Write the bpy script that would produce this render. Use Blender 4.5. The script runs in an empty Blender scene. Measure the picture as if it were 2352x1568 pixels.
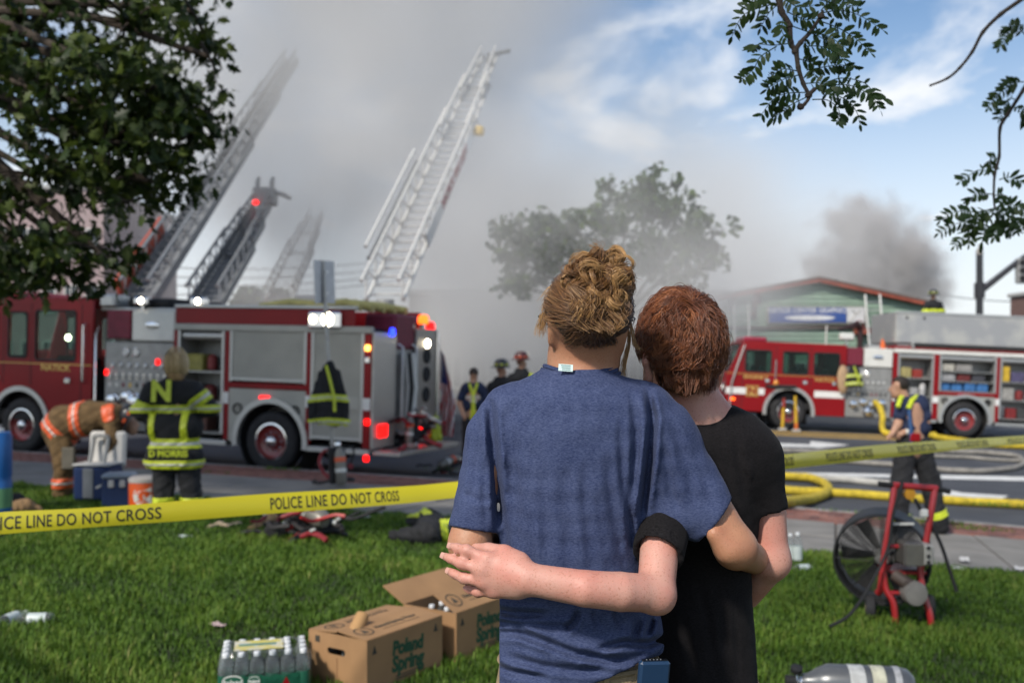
import bpy, bmesh, math, random
import numpy as np
from mathutils import Vector, Matrix
R = math.radians
random.seed(7); RNG = np.random.default_rng(7)
SC = bpy.context.scene
COL = SC.collection
# ------------------------------------------------------------------ camera
cam_d = bpy.data.cameras.new('camera'); cam = bpy.data.objects.new('camera', cam_d); COL.objects.link(cam)
cam.location = (0, 0, 1.5); cam.rotation_euler = (R(90), 0, 0)
cam_d.lens = 35; cam_d.sensor_width = 36; cam_d.shift_y = 0.01956
cam_d.clip_start = 0.05; cam_d.clip_end = 3000
cam_d.dof.use_dof = True; cam_d.dof.focus_distance = 1.63; cam_d.dof.aperture_fstop = 4.8
SC.camera = cam
# ------------------------------------------------------------------ sky and sun
SUN_AZ, SUN_EL = 215.0, 42.0          # compass-style: 0 = +Y (ahead), clockwise; sun behind the camera, to the left
wd = bpy.data.worlds.new('World'); SC.world = wd; wd.use_nodes = True
def build_world():
    nt = wd.node_tree; N = nt.nodes; L = nt.links; N.clear()
    out = N.new('ShaderNodeOutputWorld'); bg = N.new('ShaderNodeBackground'); bg.inputs[1].default_value = 0.11
    sky = N.new('ShaderNodeTexSky'); sky.sky_type = 'NISHITA'; sky.sun_disc = False
    sky.sun_elevation = R(SUN_EL); sky.sun_rotation = R(SUN_AZ); sky.air_density = 1.0; sky.dust_density = 1.0; sky.ozone_density = 1.2
    tc = N.new('ShaderNodeTexCoord')
    sep = N.new('ShaderNodeSeparateXYZ'); L.new(tc.outputs['Generated'], sep.inputs[0])
    # clouds lie on a flat layer high above: project the direction on a plane
    zc = N.new('ShaderNodeMath'); zc.operation = 'MAXIMUM'; zc.inputs[1].default_value = 0.0; L.new(sep.outputs[2], zc.inputs[0])
    za = N.new('ShaderNodeMath'); za.operation = 'ADD'; za.inputs[1].default_value = 0.12; L.new(zc.outputs[0], za.inputs[0])
    dv = N.new('ShaderNodeVectorMath'); dv.operation = 'DIVIDE'; L.new(tc.outputs['Generated'], dv.inputs[0])
    cb = N.new('ShaderNodeCombineXYZ')
    for i in range(2): L.new(za.outputs[0], cb.inputs[i])
    cb.inputs[2].default_value = 1.0; L.new(cb.outputs[0], dv.inputs[1])
    mp = N.new('ShaderNodeMapping'); mp.inputs['Scale'].default_value = (1.0, 0.7, 0.6); mp.inputs['Location'].default_value = (7.7, 2.2, 2.4)
    mp.inputs['Rotation'].default_value = (0, 0, R(-28)); L.new(dv.outputs[0], mp.inputs[0])
    n1 = N.new('ShaderNodeTexNoise'); n1.inputs['Scale'].default_value = 2.0; n1.inputs['Detail'].default_value = 7; n1.inputs['Roughness'].default_value = 0.56
    n1.inputs['Distortion'].default_value = 0.25; L.new(mp.outputs[0], n1.inputs['Vector'])
    cr = N.new('ShaderNodeMapRange'); cr.interpolation_type = 'SMOOTHSTEP'; cr.inputs['From Min'].default_value = 0.46; cr.inputs['From Max'].default_value = 0.70
    cr.inputs['To Max'].default_value = 0.95
    L.new(n1.outputs['Fac'], cr.inputs['Value'])
    hz = N.new('ShaderNodeMapRange'); hz.interpolation_type = 'SMOOTHSTEP'; hz.inputs['From Min'].default_value = 0.34; hz.inputs['From Max'].default_value = 0.02
    hz.inputs['To Max'].default_value = 0.80; L.new(sep.outputs[2], hz.inputs['Value'])
    mx = N.new('ShaderNodeMath'); mx.operation = 'MAXIMUM'; L.new(cr.outputs[0], mx.inputs[0]); L.new(hz.outputs[0], mx.inputs[1])
    mix = N.new('ShaderNodeMixRGB'); mix.inputs['Color2'].default_value = (8.6, 8.8, 9.1, 1)
    sc_ = N.new('ShaderNodeMixRGB'); sc_.blend_type = 'MULTIPLY'; sc_.inputs['Fac'].default_value = 1; sc_.inputs['Color2'].default_value = (1.0, 1.12, 1.2, 1)
    L.new(sky.outputs[0], sc_.inputs['Color1'])
    L.new(mx.outputs[0], mix.inputs['Fac']); L.new(sc_.outputs[0], mix.inputs['Color1'])
    L.new(mix.outputs[0], bg.inputs[0]); L.new(bg.outputs[0], out.inputs[0])
build_world()
sun_d = bpy.data.lights.new('sun', 'SUN'); sun = bpy.data.objects.new('sun', sun_d); COL.objects.link(sun)
sun_d.energy = 3.8; sun_d.angle = R(5); sun_d.color = (1.0, 0.93, 0.83)
_sd = Vector((math.sin(R(SUN_AZ))*math.cos(R(SUN_EL)), math.cos(R(SUN_AZ))*math.cos(R(SUN_EL)), math.sin(R(SUN_EL))))
sun.rotation_euler = _sd.to_track_quat('Z', 'Y').to_euler(); sun.location = (-20, -20, 30)
# ------------------------------------------------------------------ render settings
vs = SC.view_settings; vs.view_transform = 'Standard'; vs.look = 'None'; vs.exposure = 0.08; vs.gamma = 1.0; vs.use_curve_mapping = False
SC.render.engine = 'CYCLES'
cy = SC.cycles; cy.max_bounces = 6; cy.diffuse_bounces = 2; cy.glossy_bounces = 3; cy.transmission_bounces = 4; cy.transparent_max_bounces = 8
cy.volume_bounces = 2; cy.volume_step_rate = 1.0; cy.volume_max_steps = 128
cy.use_denoising = True
try: cy.denoiser = 'OPENIMAGEDENOISE'
except Exception: pass
cy.caustics_reflective = False; cy.caustics_refractive = False; cy.sample_clamp_indirect = 4.0
# ------------------------------------------------------------------ coordinates
F = 2286.7       # focal length in units of a 2352-wide frame
def P(px, py, d): return Vector(((px-1176.0)*d/F, d, 1.5-(py-830.0)*d/F))
ST = R(18); SN = (math.sin(ST), math.cos(ST)); SU = (-math.cos(ST), math.sin(ST))     # street normal (away) and street direction (to the left)
def tt(x, y): return SN[0]*x + SN[1]*y
def st(u, t): return (SU[0]*u + SN[0]*t, SU[1]*u + SN[1]*t)            # street frame -> world xy
_GT = [-50, 0, 5.5, 8, 10, 13, 15, 18, 23, 28, 40, 3000]; _GZ = [0, 0, 0, -.08, -.18, -.31, -.40, -.47, -.32, -.06, .05, .05]
CURB_T = 14.75
def base_z(x, y):
    lim = np.clip(x, -30, 30)
    return -np.where(lim > 0, .045, .025)*lim + np.interp(tt(x, y), _GT, _GZ)
def gz(x, y):
    return float(base_z(x, y)) - (0.12 if tt(x, y) > CURB_T else 0.0)
def G(px, py, d0=None, lo=2.0, hi=80.0):
    """point of the ground seen at pixel px,py"""
    best = None
    for d in np.linspace(lo, hi, 2400):
        p = P(px, py, d)
        if p.z <= gz(p.x, p.y): return Vector((p.x, p.y, gz(p.x, p.y)))
    p = P(px, py, hi); return Vector((p.x, p.y, gz(p.x, p.y)))
def pxz(py, d): return 1.5-(py-830)*d/F
def pxx(px, d): return (px-1176)*d/F
def on(px, d):
    x = (px-1176.0)*d/F; return Vector((x, d, gz(x, d)))
# ------------------------------------------------------------------ materials
def lin(h):
    h = h.lstrip('#'); o = []
    for i in (0, 2, 4):
        c = int(h[i:i+2], 16)/255; o.append(c/12.92 if c <= .04045 else ((c+.055)/1.055)**2.4)
    return tuple(o)
MATS = {}
def mat(name, col=(.5,.5,.5), rough=.6, metal=0, var=.12, scale=8., bump=0., bscale=60., coat=0., emit=None, estr=0., trans=0., ior=1.45, sss=0., stretch=(1,1,1), col2=None, thr=(.45,.6), spec=.5):
    if name in MATS: return MATS[name]
    m = bpy.data.materials.new(name); m.use_nodes = True; nt = m.node_tree; N = nt.nodes; L = nt.links
    b = N['Principled BSDF']; MATS[name] = m
    if isinstance(col, str): col = lin(col)
    if isinstance(col2, str): col2 = lin(col2)
    b.inputs['Roughness'].default_value = rough; b.inputs['Metallic'].default_value = metal
    b.inputs['Specular IOR Level'].default_value = spec
    tc = N.new('ShaderNodeTexCoord'); mp = N.new('ShaderNodeMapping'); mp.inputs['Scale'].default_value = stretch
    L.new(tc.outputs['Object'], mp.inputs[0])
    n = N.new('ShaderNodeTexNoise'); n.inputs['Scale'].default_value = scale; n.inputs['Detail'].default_value = 5; L.new(mp.outputs[0], n.inputs['Vector'])
    if col2 is None:
        mr = N.new('ShaderNodeMapRange'); mr.inputs['To Min'].default_value = 1-var*1.6; mr.inputs['To Max'].default_value = 1+var*1.6
        mr.inputs['From Min'].default_value = .25; mr.inputs['From Max'].default_value = .75
        L.new(n.outputs['Fac'], mr.inputs['Value'])
        mu = N.new('ShaderNodeVectorMath'); mu.operation = 'SCALE'; mu.inputs[0].default_value = col; L.new(mr.outputs[0], mu.inputs['Scale'])
        L.new(mu.outputs[0], b.inputs['Base Color'])
    else:
        mr = N.new('ShaderNodeMapRange'); mr.interpolation_type = 'SMOOTHSTEP'; mr.inputs['From Min'].default_value = thr[0]; mr.inputs['From Max'].default_value = thr[1]
        L.new(n.outputs['Fac'], mr.inputs['Value'])
        mu = N.new('ShaderNodeMixRGB'); mu.inputs['Color1'].default_value = (*col, 1); mu.inputs['Color2'].default_value = (*col2, 1)
        L.new(mr.outputs[0], mu.inputs['Fac']); L.new(mu.outputs[0], b.inputs['Base Color'])
    if bump:
        n2 = N.new('ShaderNodeTexNoise'); n2.inputs['Scale'].default_value = bscale; n2.inputs['Detail'].default_value = 4; L.new(mp.outputs[0], n2.inputs['Vector'])
        bp = N.new('ShaderNodeBump'); bp.inputs['Strength'].default_value = min(1, bump); bp.inputs['Distance'].default_value = 0.01*max(1, bump); L.new(n2.outputs['Fac'], bp.inputs['Height'])
        L.new(bp.outputs[0], b.inputs['Normal'])
    if coat: b.inputs['Coat Weight'].default_value = coat; b.inputs['Coat Roughness'].default_value = .08
    if emit is not None:
        if isinstance(emit, str): emit = lin(emit)
        b.inputs['Emission Color'].default_value = (*emit, 1); b.inputs['Emission Strength'].default_value = estr
    if trans: b.inputs['Transmission Weight'].default_value = trans; b.inputs['IOR'].default_value = ior
    if sss:
        b.inputs['Subsurface Weight'].default_value = sss; b.inputs['Subsurface Radius'].default_value = (.012, .005, .003); b.inputs['Subsurface Scale'].default_value = 1.0
    return m
# ------------------------------------------------------------------ objects
def link(o, parent=None):
    COL.objects.link(o)
    if parent is not None: o.parent = parent
    return o
def tag(o, label=None, cat=None, group=None, kind=None):
    if label: o['label'] = label
    if cat: o['category'] = cat
    if group: o['group'] = group
    if kind: o['kind'] = kind
    return o
def thing(name, label, cat, loc=(0,0,0), rz=0, group=None, rot=None):
    o = bpy.data.objects.new(name, None); o.empty_display_size = .1; link(o)
    o.location = loc; o.rotation_euler = rot if rot else (0, 0, rz)
    return tag(o, label, cat, group)
def mobj(name, me, m, parent=None, loc=None, rot=None):
    if m is not None and len(me.materials) == 0: me.materials.append(m)
    o = bpy.data.objects.new(name, me); link(o, parent)
    if loc is not None: o.location = loc
    if rot is not None: o.rotation_euler = rot
    return o
def npmesh(name, v, f, smooth=True):
    """numpy verts (n,3) and faces (m,3|4) -> mesh, fast"""
    me = bpy.data.meshes.new(name); v = np.asarray(v, np.float32); f = np.asarray(f, np.int32)
    k = f.shape[1]; me.vertices.add(len(v)); me.vertices.foreach_set('co', v.ravel())
    me.loops.add(f.size); me.loops.foreach_set('vertex_index', f.ravel())
    me.polygons.add(len(f)); me.polygons.foreach_set('loop_start', np.arange(0, f.size, k, dtype=np.int32))
    me.polygons.foreach_set('loop_total', np.full(len(f), k, np.int32))
    if smooth: me.polygons.foreach_set('use_smooth', np.ones(len(f), bool))
    me.update(calc_edges=True); return me
class MB:
    def __init__(s): s.v = []; s.f = []
    def add(s, vs, fs):
        o = len(s.v); s.v += [tuple(p) for p in vs]; s.f += [tuple(i+o for i in q) for q in fs]; return s
    def box(s, x0, x1, y0, y1, z0, z1, b=0.0):
        if x0 > x1: x0, x1 = x1, x0
        if y0 > y1: y0, y1 = y1, y0
        if z0 > z1: z0, z1 = z1, z0
        b = min(b, (x1-x0)*.45, (y1-y0)*.45, (z1-z0)*.45)
        if b <= 0:
            return s.add([(x0,y0,z0),(x1,y0,z0),(x1,y1,z0),(x0,y1,z0),(x0,y0,z1),(x1,y0,z1),(x1,y1,z1),(x0,y1,z1)],
                         [(0,3,2,1),(4,5,6,7),(0,1,5,4),(1,2,6,5),(2,3,7,6),(3,0,4,7)])
        X = (x0, x1); Y = (y0, y1); Z = (z0, z1); vs = []; ix = {}
        for i in (0,1):
            for j in (0,1):
                for k in (0,1):
                    sx = b if i == 0 else -b; sy = b if j == 0 else -b; sz = b if k == 0 else -b
                    ix[i,j,k,0] = len(vs); vs.append((X[i], Y[j]+sy, Z[k]+sz))
                    ix[i,j,k,1] = len(vs); vs.append((X[i]+sx, Y[j], Z[k]+sz))
                    ix[i,j,k,2] = len(vs); vs.append((X[i]+sx, Y[j]+sy, Z[k]))
        fs = []
        for a in range(3):
            u, w = [(1,2),(0,2),(0,1)][a]
            for sd in (0,1):
                q = []
                for (p, r) in ((0,0),(1,0),(1,1),(0,1)):
                    c = [0,0,0]; c[a] = sd; c[u] = p; c[w] = r; q.append(ix[(*c, a)])
                if (sd == 0) != (a == 1): q = q[::-1]
                fs.append(tuple(q))
        for a in range(3):
            u, w = [(1,2),(0,2),(0,1)][a]
            for p in (0,1):
                for r in (0,1):
                    c0 = [0,0,0]; c0[u] = p; c0[w] = r; c1 = list(c0); c1[a] = 1
                    fs.append((ix[(*c0,u)], ix[(*c1,u)], ix[(*c1,w)], ix[(*c0,w)]))
        for i in (0,1):
            for j in (0,1):
                for k in (0,1): fs.append((ix[i,j,k,0], ix[i,j,k,1], ix[i,j,k,2]))
        return s.add(vs, fs)
    def tube(s, pts, r, n=8, caps=True, closed=False):
        pts = [Vector(p) for p in pts]; m = len(pts); rr = list(r) if hasattr(r, '__len__') else [r]*m
        vs = []; prev = None
        for i in range(m):
            a = pts[(i-1) % m] if closed or i > 0 else pts[0]; c = pts[(i+1) % m] if closed or i < m-1 else pts[-1]
            t = (c-a); t = t.normalized() if t.length > 1e-9 else Vector((0,0,1))
            if prev is None:
                up = Vector((0,0,1)) if abs(t.z) < .9 else Vector((1,0,0)); nx = t.cross(up).normalized()
            else:
                nx = prev - t*prev.dot(t); nx = nx.normalized() if nx.length > 1e-6 else t.orthogonal().normalized()
            prev = nx; ny = t.cross(nx)
            for k in range(n):
                an = 2*math.pi*k/n; vs.append(pts[i] + nx*(math.cos(an)*rr[i]) + ny*(math.sin(an)*rr[i]))
        fs = []
        for i in range(m if closed else m-1):
            j = (i+1) % m
            for k in range(n): fs.append((i*n+k, j*n+k, j*n+(k+1) % n, i*n+(k+1) % n)[::-1])
        if caps and not closed: fs += [tuple(range(n)), tuple(range((m-1)*n, m*n))[::-1]]
        return s.add(vs, fs)
    def cyl(s, a, b, r, r2=None, n=14): return s.tube([a, b], [r, r if r2 is None else r2], n)
    def lathe(s, prof, n=20, c=(0,0,0), axis='z', caps=True):
        vs = []; fs = []; c = Vector(c)
        for (r, h) in prof:
            for k in range(n):
                a = 2*math.pi*k/n; p = (r*math.cos(a), r*math.sin(a), h)
                if axis == 'y': p = (p[0], p[2], p[1])
                elif axis == 'x': p = (p[2], p[0], p[1])
                vs.append(c+Vector(p))
        m = len(prof)
        for i in range(m-1):
            for k in range(n):
                q = (i*n+k, i*n+(k+1) % n, (i+1)*n+(k+1) % n, (i+1)*n+k); fs.append(q)
        if caps: fs += [tuple(range(n))[::-1], tuple(range((m-1)*n, m*n))]
        return s.add(vs, fs)
    def prism(s, poly, y0, y1):
        """polygon in xz, extruded along y"""
        n = len(poly); vs = [(x, y0, z) for x, z in poly] + [(x, y1, z) for x, z in poly]
        fs = [tuple(range(n)), tuple(range(n, 2*n))[::-1]] + [(i, i+n, (i+1) % n+n, (i+1) % n) for i in range(n)]
        return s.add(vs, fs)
    def xf(s, M):
        s.v = [tuple(M @ Vector(p)) for p in s.v]; return s
    def mesh(s, name='m', smooth=False):
        me = bpy.data.meshes.new(name); me.from_pydata(s.v, [], s.f); bm = bmesh.new(); bm.from_mesh(me)
        bmesh.ops.recalc_face_normals(bm, faces=bm.faces); bm.to_mesh(me); bm.free()
        if smooth:
            me.polygons.foreach_set('use_smooth', [True]*len(me.polygons)); me.set_sharp_from_angle(angle=R(38))
        me.update(); return me
    def build(s, name, m, parent=None, smooth=False, loc=None, rot=None):
        return mobj(name, s.mesh(name, smooth), m, parent, loc, rot)
def copy_tree(o, parent=None):
    c = o.copy(); link(c, parent)
    for ch in o.children: copy_tree(ch, c)
    return c
def curve_mesh(polys, ext):
    """2D polygons (first outer, the rest holes) filled, thickness ext; lies in XY"""
    cu = bpy.data.curves.new('t', 'CURVE'); cu.dimensions = '2D'; cu.fill_mode = 'BOTH'; cu.extrude = ext/2
    for p in polys:
        sp = cu.splines.new('POLY'); sp.points.add(len(p)-1); sp.use_cyclic_u = True
        for i, q in enumerate(p): sp.points[i].co = (q[0], q[1], 0, 1)
    o = bpy.data.objects.new('t', cu); me = bpy.data.meshes.new_from_object(o)
    bpy.data.objects.remove(o); bpy.data.curves.remove(cu); return me
XZ = Matrix(((1,0,0,0),(0,0,-1,0),(0,1,0,0),(0,0,0,1)))      # XY plane -> XZ plane (normal to -y)
def plate(name, polys, y, th, m, parent):
    """polygon with holes standing in xz, front face at y, thickness th going +y"""
    me = curve_mesh(polys, th); me.transform(Matrix.Translation((0, y+th/2, 0)) @ XZ); return mobj(name, me, m, parent)
def text_mesh(s, size=1.0, sx=1.0, bold=0.0, ext=0.0, align='CENTER', shear=0, spacing=1.0):
    cu = bpy.data.curves.new('t', 'FONT'); cu.body = s; cu.size = size; cu.offset = bold; cu.extrude = ext; cu.align_x = align; cu.align_y = 'CENTER'; cu.shear = shear; cu.space_character = spacing
    cu.resolution_u = 3
    o = bpy.data.objects.new('t', cu); me = bpy.data.meshes.new_from_object(o)
    bpy.data.objects.remove(o); bpy.data.curves.remove(cu)
    me.transform(Matrix.Diagonal((sx, 1, 1, 1))); return me
def text(name, s, m, parent, loc, size, sx=1, bold=0.0, rot=None, **k):
    """lettering standing in xz facing -y"""
    me = text_mesh(s, size, sx, bold, ext=.002, **k); me.transform(XZ); return mobj(name, me, m, parent, loc, rot)
def circ(cx, cy, r, n=28, a0=0, a1=360):
    full = abs(a1-a0) >= 360; m = n if full else n+1
    return [(cx+r*math.cos(R(a0+(a1-a0)*i/n)), cy+r*math.sin(R(a0+(a1-a0)*i/n))) for i in range(m)]
def rrect(x0, x1, y0, y1, r, n=4):
    o = []
    for cx, cy, a in ((x1-r, y1-r, 0), (x0+r, y1-r, 90), (x0+r, y0+r, 180), (x1-r, y0+r, 270)):
        o += [(cx+r*math.cos(R(a+90*i/n)), cy+r*math.sin(R(a+90*i/n))) for i in range(n+1)]
    return o
def vnoise(p, s=1.0, seed=0):
    """cheap smooth pseudo-noise on arrays (...,3), about -1..1"""
    r = np.random.default_rng(seed); o = 0; amp = .5
    for i in range(4):
        k = r.normal(size=3)*s*(1.7**i); ph = r.uniform(0, 6.28); k2 = r.normal(size=3)*s*(1.7**i)
        o = o + amp*np.sin(p@k+ph+1.3*np.sin(p@k2+ph*2)); amp *= .72
    return o
# ------------------------------------------------------------------ implicit surfaces
class SDF:
    def __init__(s, lo, hi, h):
        s.h = h; s.lo = np.array(lo, float); n = np.ceil((np.array(hi)-s.lo)/h).astype(int)+1
        s.n = n; s.ax = [s.lo[i]+np.arange(n[i])*h for i in range(3)]
        s.vol = np.full(n, 1.0, np.float32)
    def _blk(s, lo, hi):
        sl = []
        for i in range(3):
            a = int(np.clip(math.floor((lo[i]-s.lo[i])/s.h), 0, s.n[i])); b = int(np.clip(math.ceil((hi[i]-s.lo[i])/s.h)+1, 0, s.n[i]))
            if b <= a: return None, None
            sl.append(slice(a, b))
        return tuple(sl), np.meshgrid(*[s.ax[i][sl[i]].astype(np.float32) for i in range(3)], indexing='ij', sparse=True)
    def _mix(s, sl, d, k, op='add'):
        o = s.vol[sl]
        if op == 'add':
            if k > 0:
                q = np.maximum(k-np.abs(o-d), 0)/k; s.vol[sl] = np.minimum(o, d)-q*q*k*.25
            else: s.vol[sl] = np.minimum(o, d)
        else: s.vol[sl] = np.maximum(o, -d)
    def cone(s, a, b, ra, rb=None, k=.02, flat=None, op='add'):
        a = np.array(a, float); b = np.array(b, float); rb = ra if rb is None else rb
        m = max(ra, rb)+k+3*s.h; sl, g = s._blk(np.minimum(a, b)-m, np.maximum(a, b)+m)
        if sl is None: return s
        ba = b-a; L2 = max(ba@ba, 1e-9)
        t = np.clip(((g[0]-a[0])*ba[0]+(g[1]-a[1])*ba[1]+(g[2]-a[2])*ba[2])/L2, 0, 1)
        q = [g[i]-a[i]-t*ba[i] for i in range(3)]
        if flat is not None:
            ax, f = flat; ax = np.array(ax, float); ax /= np.linalg.norm(ax)
            w = (q[0]*ax[0]+q[1]*ax[1]+q[2]*ax[2])*(1/f-1); q = [q[i]+w*ax[i] for i in range(3)]
        s._mix(sl, np.sqrt(q[0]**2+q[1]**2+q[2]**2)-(ra+(rb-ra)*t), k, op); return s
    def ell(s, c, r, rot=None, k=.02, op='add'):
        c = np.array(c, float); r = np.array(r, float); m = r.max()+k+3*s.h
        sl, g = s._blk(c-m, c+m)
        if sl is None: return s
        q = [g[i]-c[i] for i in range(3)]
        if rot is not None:
            M = np.array(rot); q = [M[0][i]*q[0]+M[1][i]*q[1]+M[2][i]*q[2] for i in range(3)]
        e = np.sqrt((q[0]/r[0])**2+(q[1]/r[1])**2+(q[2]/r[2])**2); e2 = np.sqrt((q[0]/r[0]**2)**2+(q[1]/r[1]**2)**2+(q[2]/r[2]**2)**2)
        s._mix(sl, e*(e-1)/np.maximum(e2, 1e-6), k, op); return s
    def loft(s, st, n=2.3, k=.02):
        """st rows: z, cx, cy, half width, half depth"""
        st = np.array(sorted([list(r) for r in st]), float); z = s.ax[2]
        zz = np.clip(z, st[0, 0], st[-1, 0])
        cx, cyy, a, b = [np.interp(zz, st[:, 0], st[:, i]).astype(np.float32) for i in (1, 2, 3, 4)]
        for _ in range(3):     # soften the stations
            w = max(1, int(.012/s.h)); kern = np.ones(2*w+1)/(2*w+1)
            cx, cyy, a, b = [np.convolve(np.pad(q, w, mode='edge'), kern, 'valid').astype(np.float32) for q in (cx, cyy, a, b)]
        X = s.ax[0][:, None, None].astype(np.float32); Y = s.ax[1][None, :, None].astype(np.float32)
        e = (np.abs((X-cx)/a)**n+np.abs((Y-cyy)/b)**n)**(1/n)
        d = (e-1)*np.minimum(a, b)*1.0
        dz = np.maximum(st[0, 0]-z, z-st[-1, 0])[None, None, :]
        s._mix((slice(None),)*3, np.maximum(d, dz).astype(np.float32), k); return s
    def grid(s): return np.meshgrid(*[a.astype(np.float32) for a in s.ax], indexing='ij', sparse=True)
    def cut(s, fn):
        g = s.grid(); s.vol = np.maximum(s.vol, fn(*g)).astype(np.float32); return s
    def mesh(s, base=(0,0,0)):
        v = s.vol; v = np.pad(v, 1, constant_values=1.0); ins = v < 0; n = v.shape
        c = ins[:-1,:-1,:-1].astype(np.int8)
        cnt = sum(ins[i:n[0]-1+i, j:n[1]-1+j, k:n[2]-1+k].astype(np.int8) for i in (0,1) for j in (0,1) for k in (0,1))
        act = (cnt > 0) & (cnt < 8); ids = np.full(act.shape, -1, np.int32); I = np.argwhere(act); ids[act] = np.arange(len(I))
        cor = np.array([(i,j,k) for i in (0,1) for j in (0,1) for k in (0,1)])
        val = np.stack([v[I[:,0]+o[0], I[:,1]+o[1], I[:,2]+o[2]] for o in cor], 1)
        acc = np.zeros((len(I), 3)); num = np.zeros(len(I))
        for a in range(8):
            for b in range(a+1, 8):
                df = cor[b]-cor[a]
                if abs(df).sum() != 1: continue
                va, vb = val[:, a], val[:, b]; m = (va < 0) != (vb < 0)
                t = np.where(m, va/np.where(m, va-vb, 1), 0); acc += m[:, None]*(cor[a]+t[:, None]*df); num += m
        pos = (I+acc/np.maximum(num, 1)[:, None]-1)*s.h+s.lo
        F_ = []
        for ax in range(3):
            u, w = [(1,2),(2,0),(0,1)][ax]
            sl0 = [slice(1, -1)]*3; sl1 = [slice(1, -1)]*3
            sl0[ax] = slice(0, n[ax]-1); sl1[ax] = slice(1, n[ax])
            a = ins[tuple(sl0)]; b = ins[tuple(sl1)]; E = np.argwhere(a != b)
            if not len(E): continue
            fl = a[tuple(E.T)]; off = np.ones(3, int); off[ax] = 0; E = E+off
            def cid(du, dw):
                q = E.copy(); q[:, u] -= du; q[:, w] -= dw; return ids[q[:,0], q[:,1], q[:,2]]
            Q = np.stack([cid(1,1), cid(0,1), cid(0,0), cid(1,0)], 1)
            Q[~fl] = Q[~fl][:, ::-1]; F_.append(Q)
        Fc = np.concatenate(F_); Fc = Fc[(Fc >= 0).all(1)]
        return pos-np.array(base), Fc
def relax(v, f, it=2, lam=.5):
    """a little Laplacian smoothing on numpy quads"""
    e = np.concatenate([f[:, [i, (i+1) % 4]] for i in range(4)]); n = len(v)
    for _ in range(it):
        a = np.zeros_like(v); c = np.zeros(n)
        for k in range(3): a[:, k] = np.bincount(e[:, 0], v[e[:, 1], k], n)+np.bincount(e[:, 1], v[e[:, 0], k], n)
        c = np.bincount(e[:, 0], minlength=n)+np.bincount(e[:, 1], minlength=n)
        v = v+lam*(a/np.maximum(c, 1)[:, None]-v)
    return v
def sobj(name, sd, m, parent=None, base=(0,0,0), it=2):
    v, f = sd.mesh(base); v = relax(v, f, it); return mobj(name, npmesh(name, v, f), m, parent)
def strands(guides, w, seed=0, taper=.35):
    """guides (n,k,3) -> three-sided tubes; returns v,f and per-vertex strand id"""
    g = np.asarray(guides, float); n, k, _ = g.shape
    t = np.gradient(g, axis=1); t /= np.maximum(np.linalg.norm(t, axis=2, keepdims=True), 1e-9)
    ref = np.where(np.abs(t[..., 2:3]) < .9, np.array([0,0,1.]), np.array([1.,0,0]))
    nx = np.cross(t, ref); nx /= np.maximum(np.linalg.norm(nx, axis=2, keepdims=True), 1e-9); ny = np.cross(t, nx)
    ww = (np.asarray(w)*np.ones(n))[:, None]*np.interp(np.linspace(0, 1, k), [0, .1, .6, 1], [.8, 1, .9, taper])[None, :]
    V = np.stack([g+ww[..., None]*(nx*math.cos(a)+ny*math.sin(a)) for a in (0, 2.094, 4.189)], 2).reshape(-1, 3)
    i = np.arange(n)[:, None, None]*k*3+np.arange(k-1)[None, :, None]*3; s_ = np.arange(3)[None, None, :]; s2 = (s_+1) % 3
    Fc = np.stack([i+s_, i+s2, i+s2+3, i+s_+3], -1).reshape(-1, 4)
    return V, Fc, np.repeat(np.arange(n), k*3), np.tile(np.repeat(np.linspace(0, 1, k), 3), n)
def hair_obj(name, guides, w, m, parent, base, shade, taper=.35):
    V, Fc, sid, along = strands(guides, w, taper=taper); me = npmesh(name, V-np.array(base), Fc)
    at = me.attributes.new('shade', 'FLOAT', 'POINT'); at.data.foreach_set('value', np.asarray(shade)[sid].astype(np.float32))
    return tag(mobj(name, me, m, parent), kind='stuff')
def hair_mat(name, dark, mid, light):
    m = bpy.data.materials.new(name); m.use_nodes = True; nt = m.node_tree; N = nt.nodes; L = nt.links; b = N['Principled BSDF']
    a = N.new('ShaderNodeAttribute'); a.attribute_name = 'shade'; r = N.new('ShaderNodeValToRGB'); e = r.color_ramp.elements
    e[0].color = (*dark, 1); e[1].color = (*light, 1); q = e.new(.5); q.color = (*mid, 1)
    L.new(a.outputs['Fac'], r.inputs[0]); L.new(r.outputs[0], b.inputs['Base Color'])
    b.inputs['Roughness'].default_value = .38; b.inputs['Specular IOR Level'].default_value = .55; b.inputs['Sheen Weight'].default_value = .1
    MATS[name] = m; return m
# ------------------------------------------------------------------ the ground: lawn, sidewalk, brick verge, kerb, road
def sheet(name, u0, u1, t0, t1, nu, ntt, dz, m, extra=None):
    us = np.linspace(u0, u1, nu); ts = np.linspace(t0, t1, ntt) if extra is None else np.array(extra); U, T = np.meshgrid(us, ts, indexing='ij')
    x = SU[0]*U+SN[0]*T; y = SU[1]*U+SN[1]*T; z = base_z(x, y)+dz; n2 = len(ts)
    i = (np.arange(nu-1)[:, None]*n2+np.arange(n2-1)[None, :]).ravel()
    me = npmesh(name, np.stack([x, y, z], -1).reshape(-1, 3), np.stack([i, i+1, i+n2+1, i+n2], 1)); o = mobj(name, me, m); tag(o, kind='structure'); return o
m_soil = mat('lawn_soil', (.030, .044, .014), .95, scale=1.6, col2=(.055, .060, .022), thr=(.4, .65), bump=.6, bscale=30)
m_far = mat('far_ground', (.10, .10, .095), .95, scale=.3, var=.2)
m_asph = mat('asphalt', (.044, .048, .058), .85, scale=.9, col2=(.072, .076, .086), thr=(.35, .7), bump=.35, bscale=160)
m_conc = mat('concrete', (.20, .19, .175), .9, scale=2.2, var=.16, bump=.25, bscale=90)
m_joint = mat('joint_dirt', (.075, .065, .055), .95, scale=5)
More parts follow.
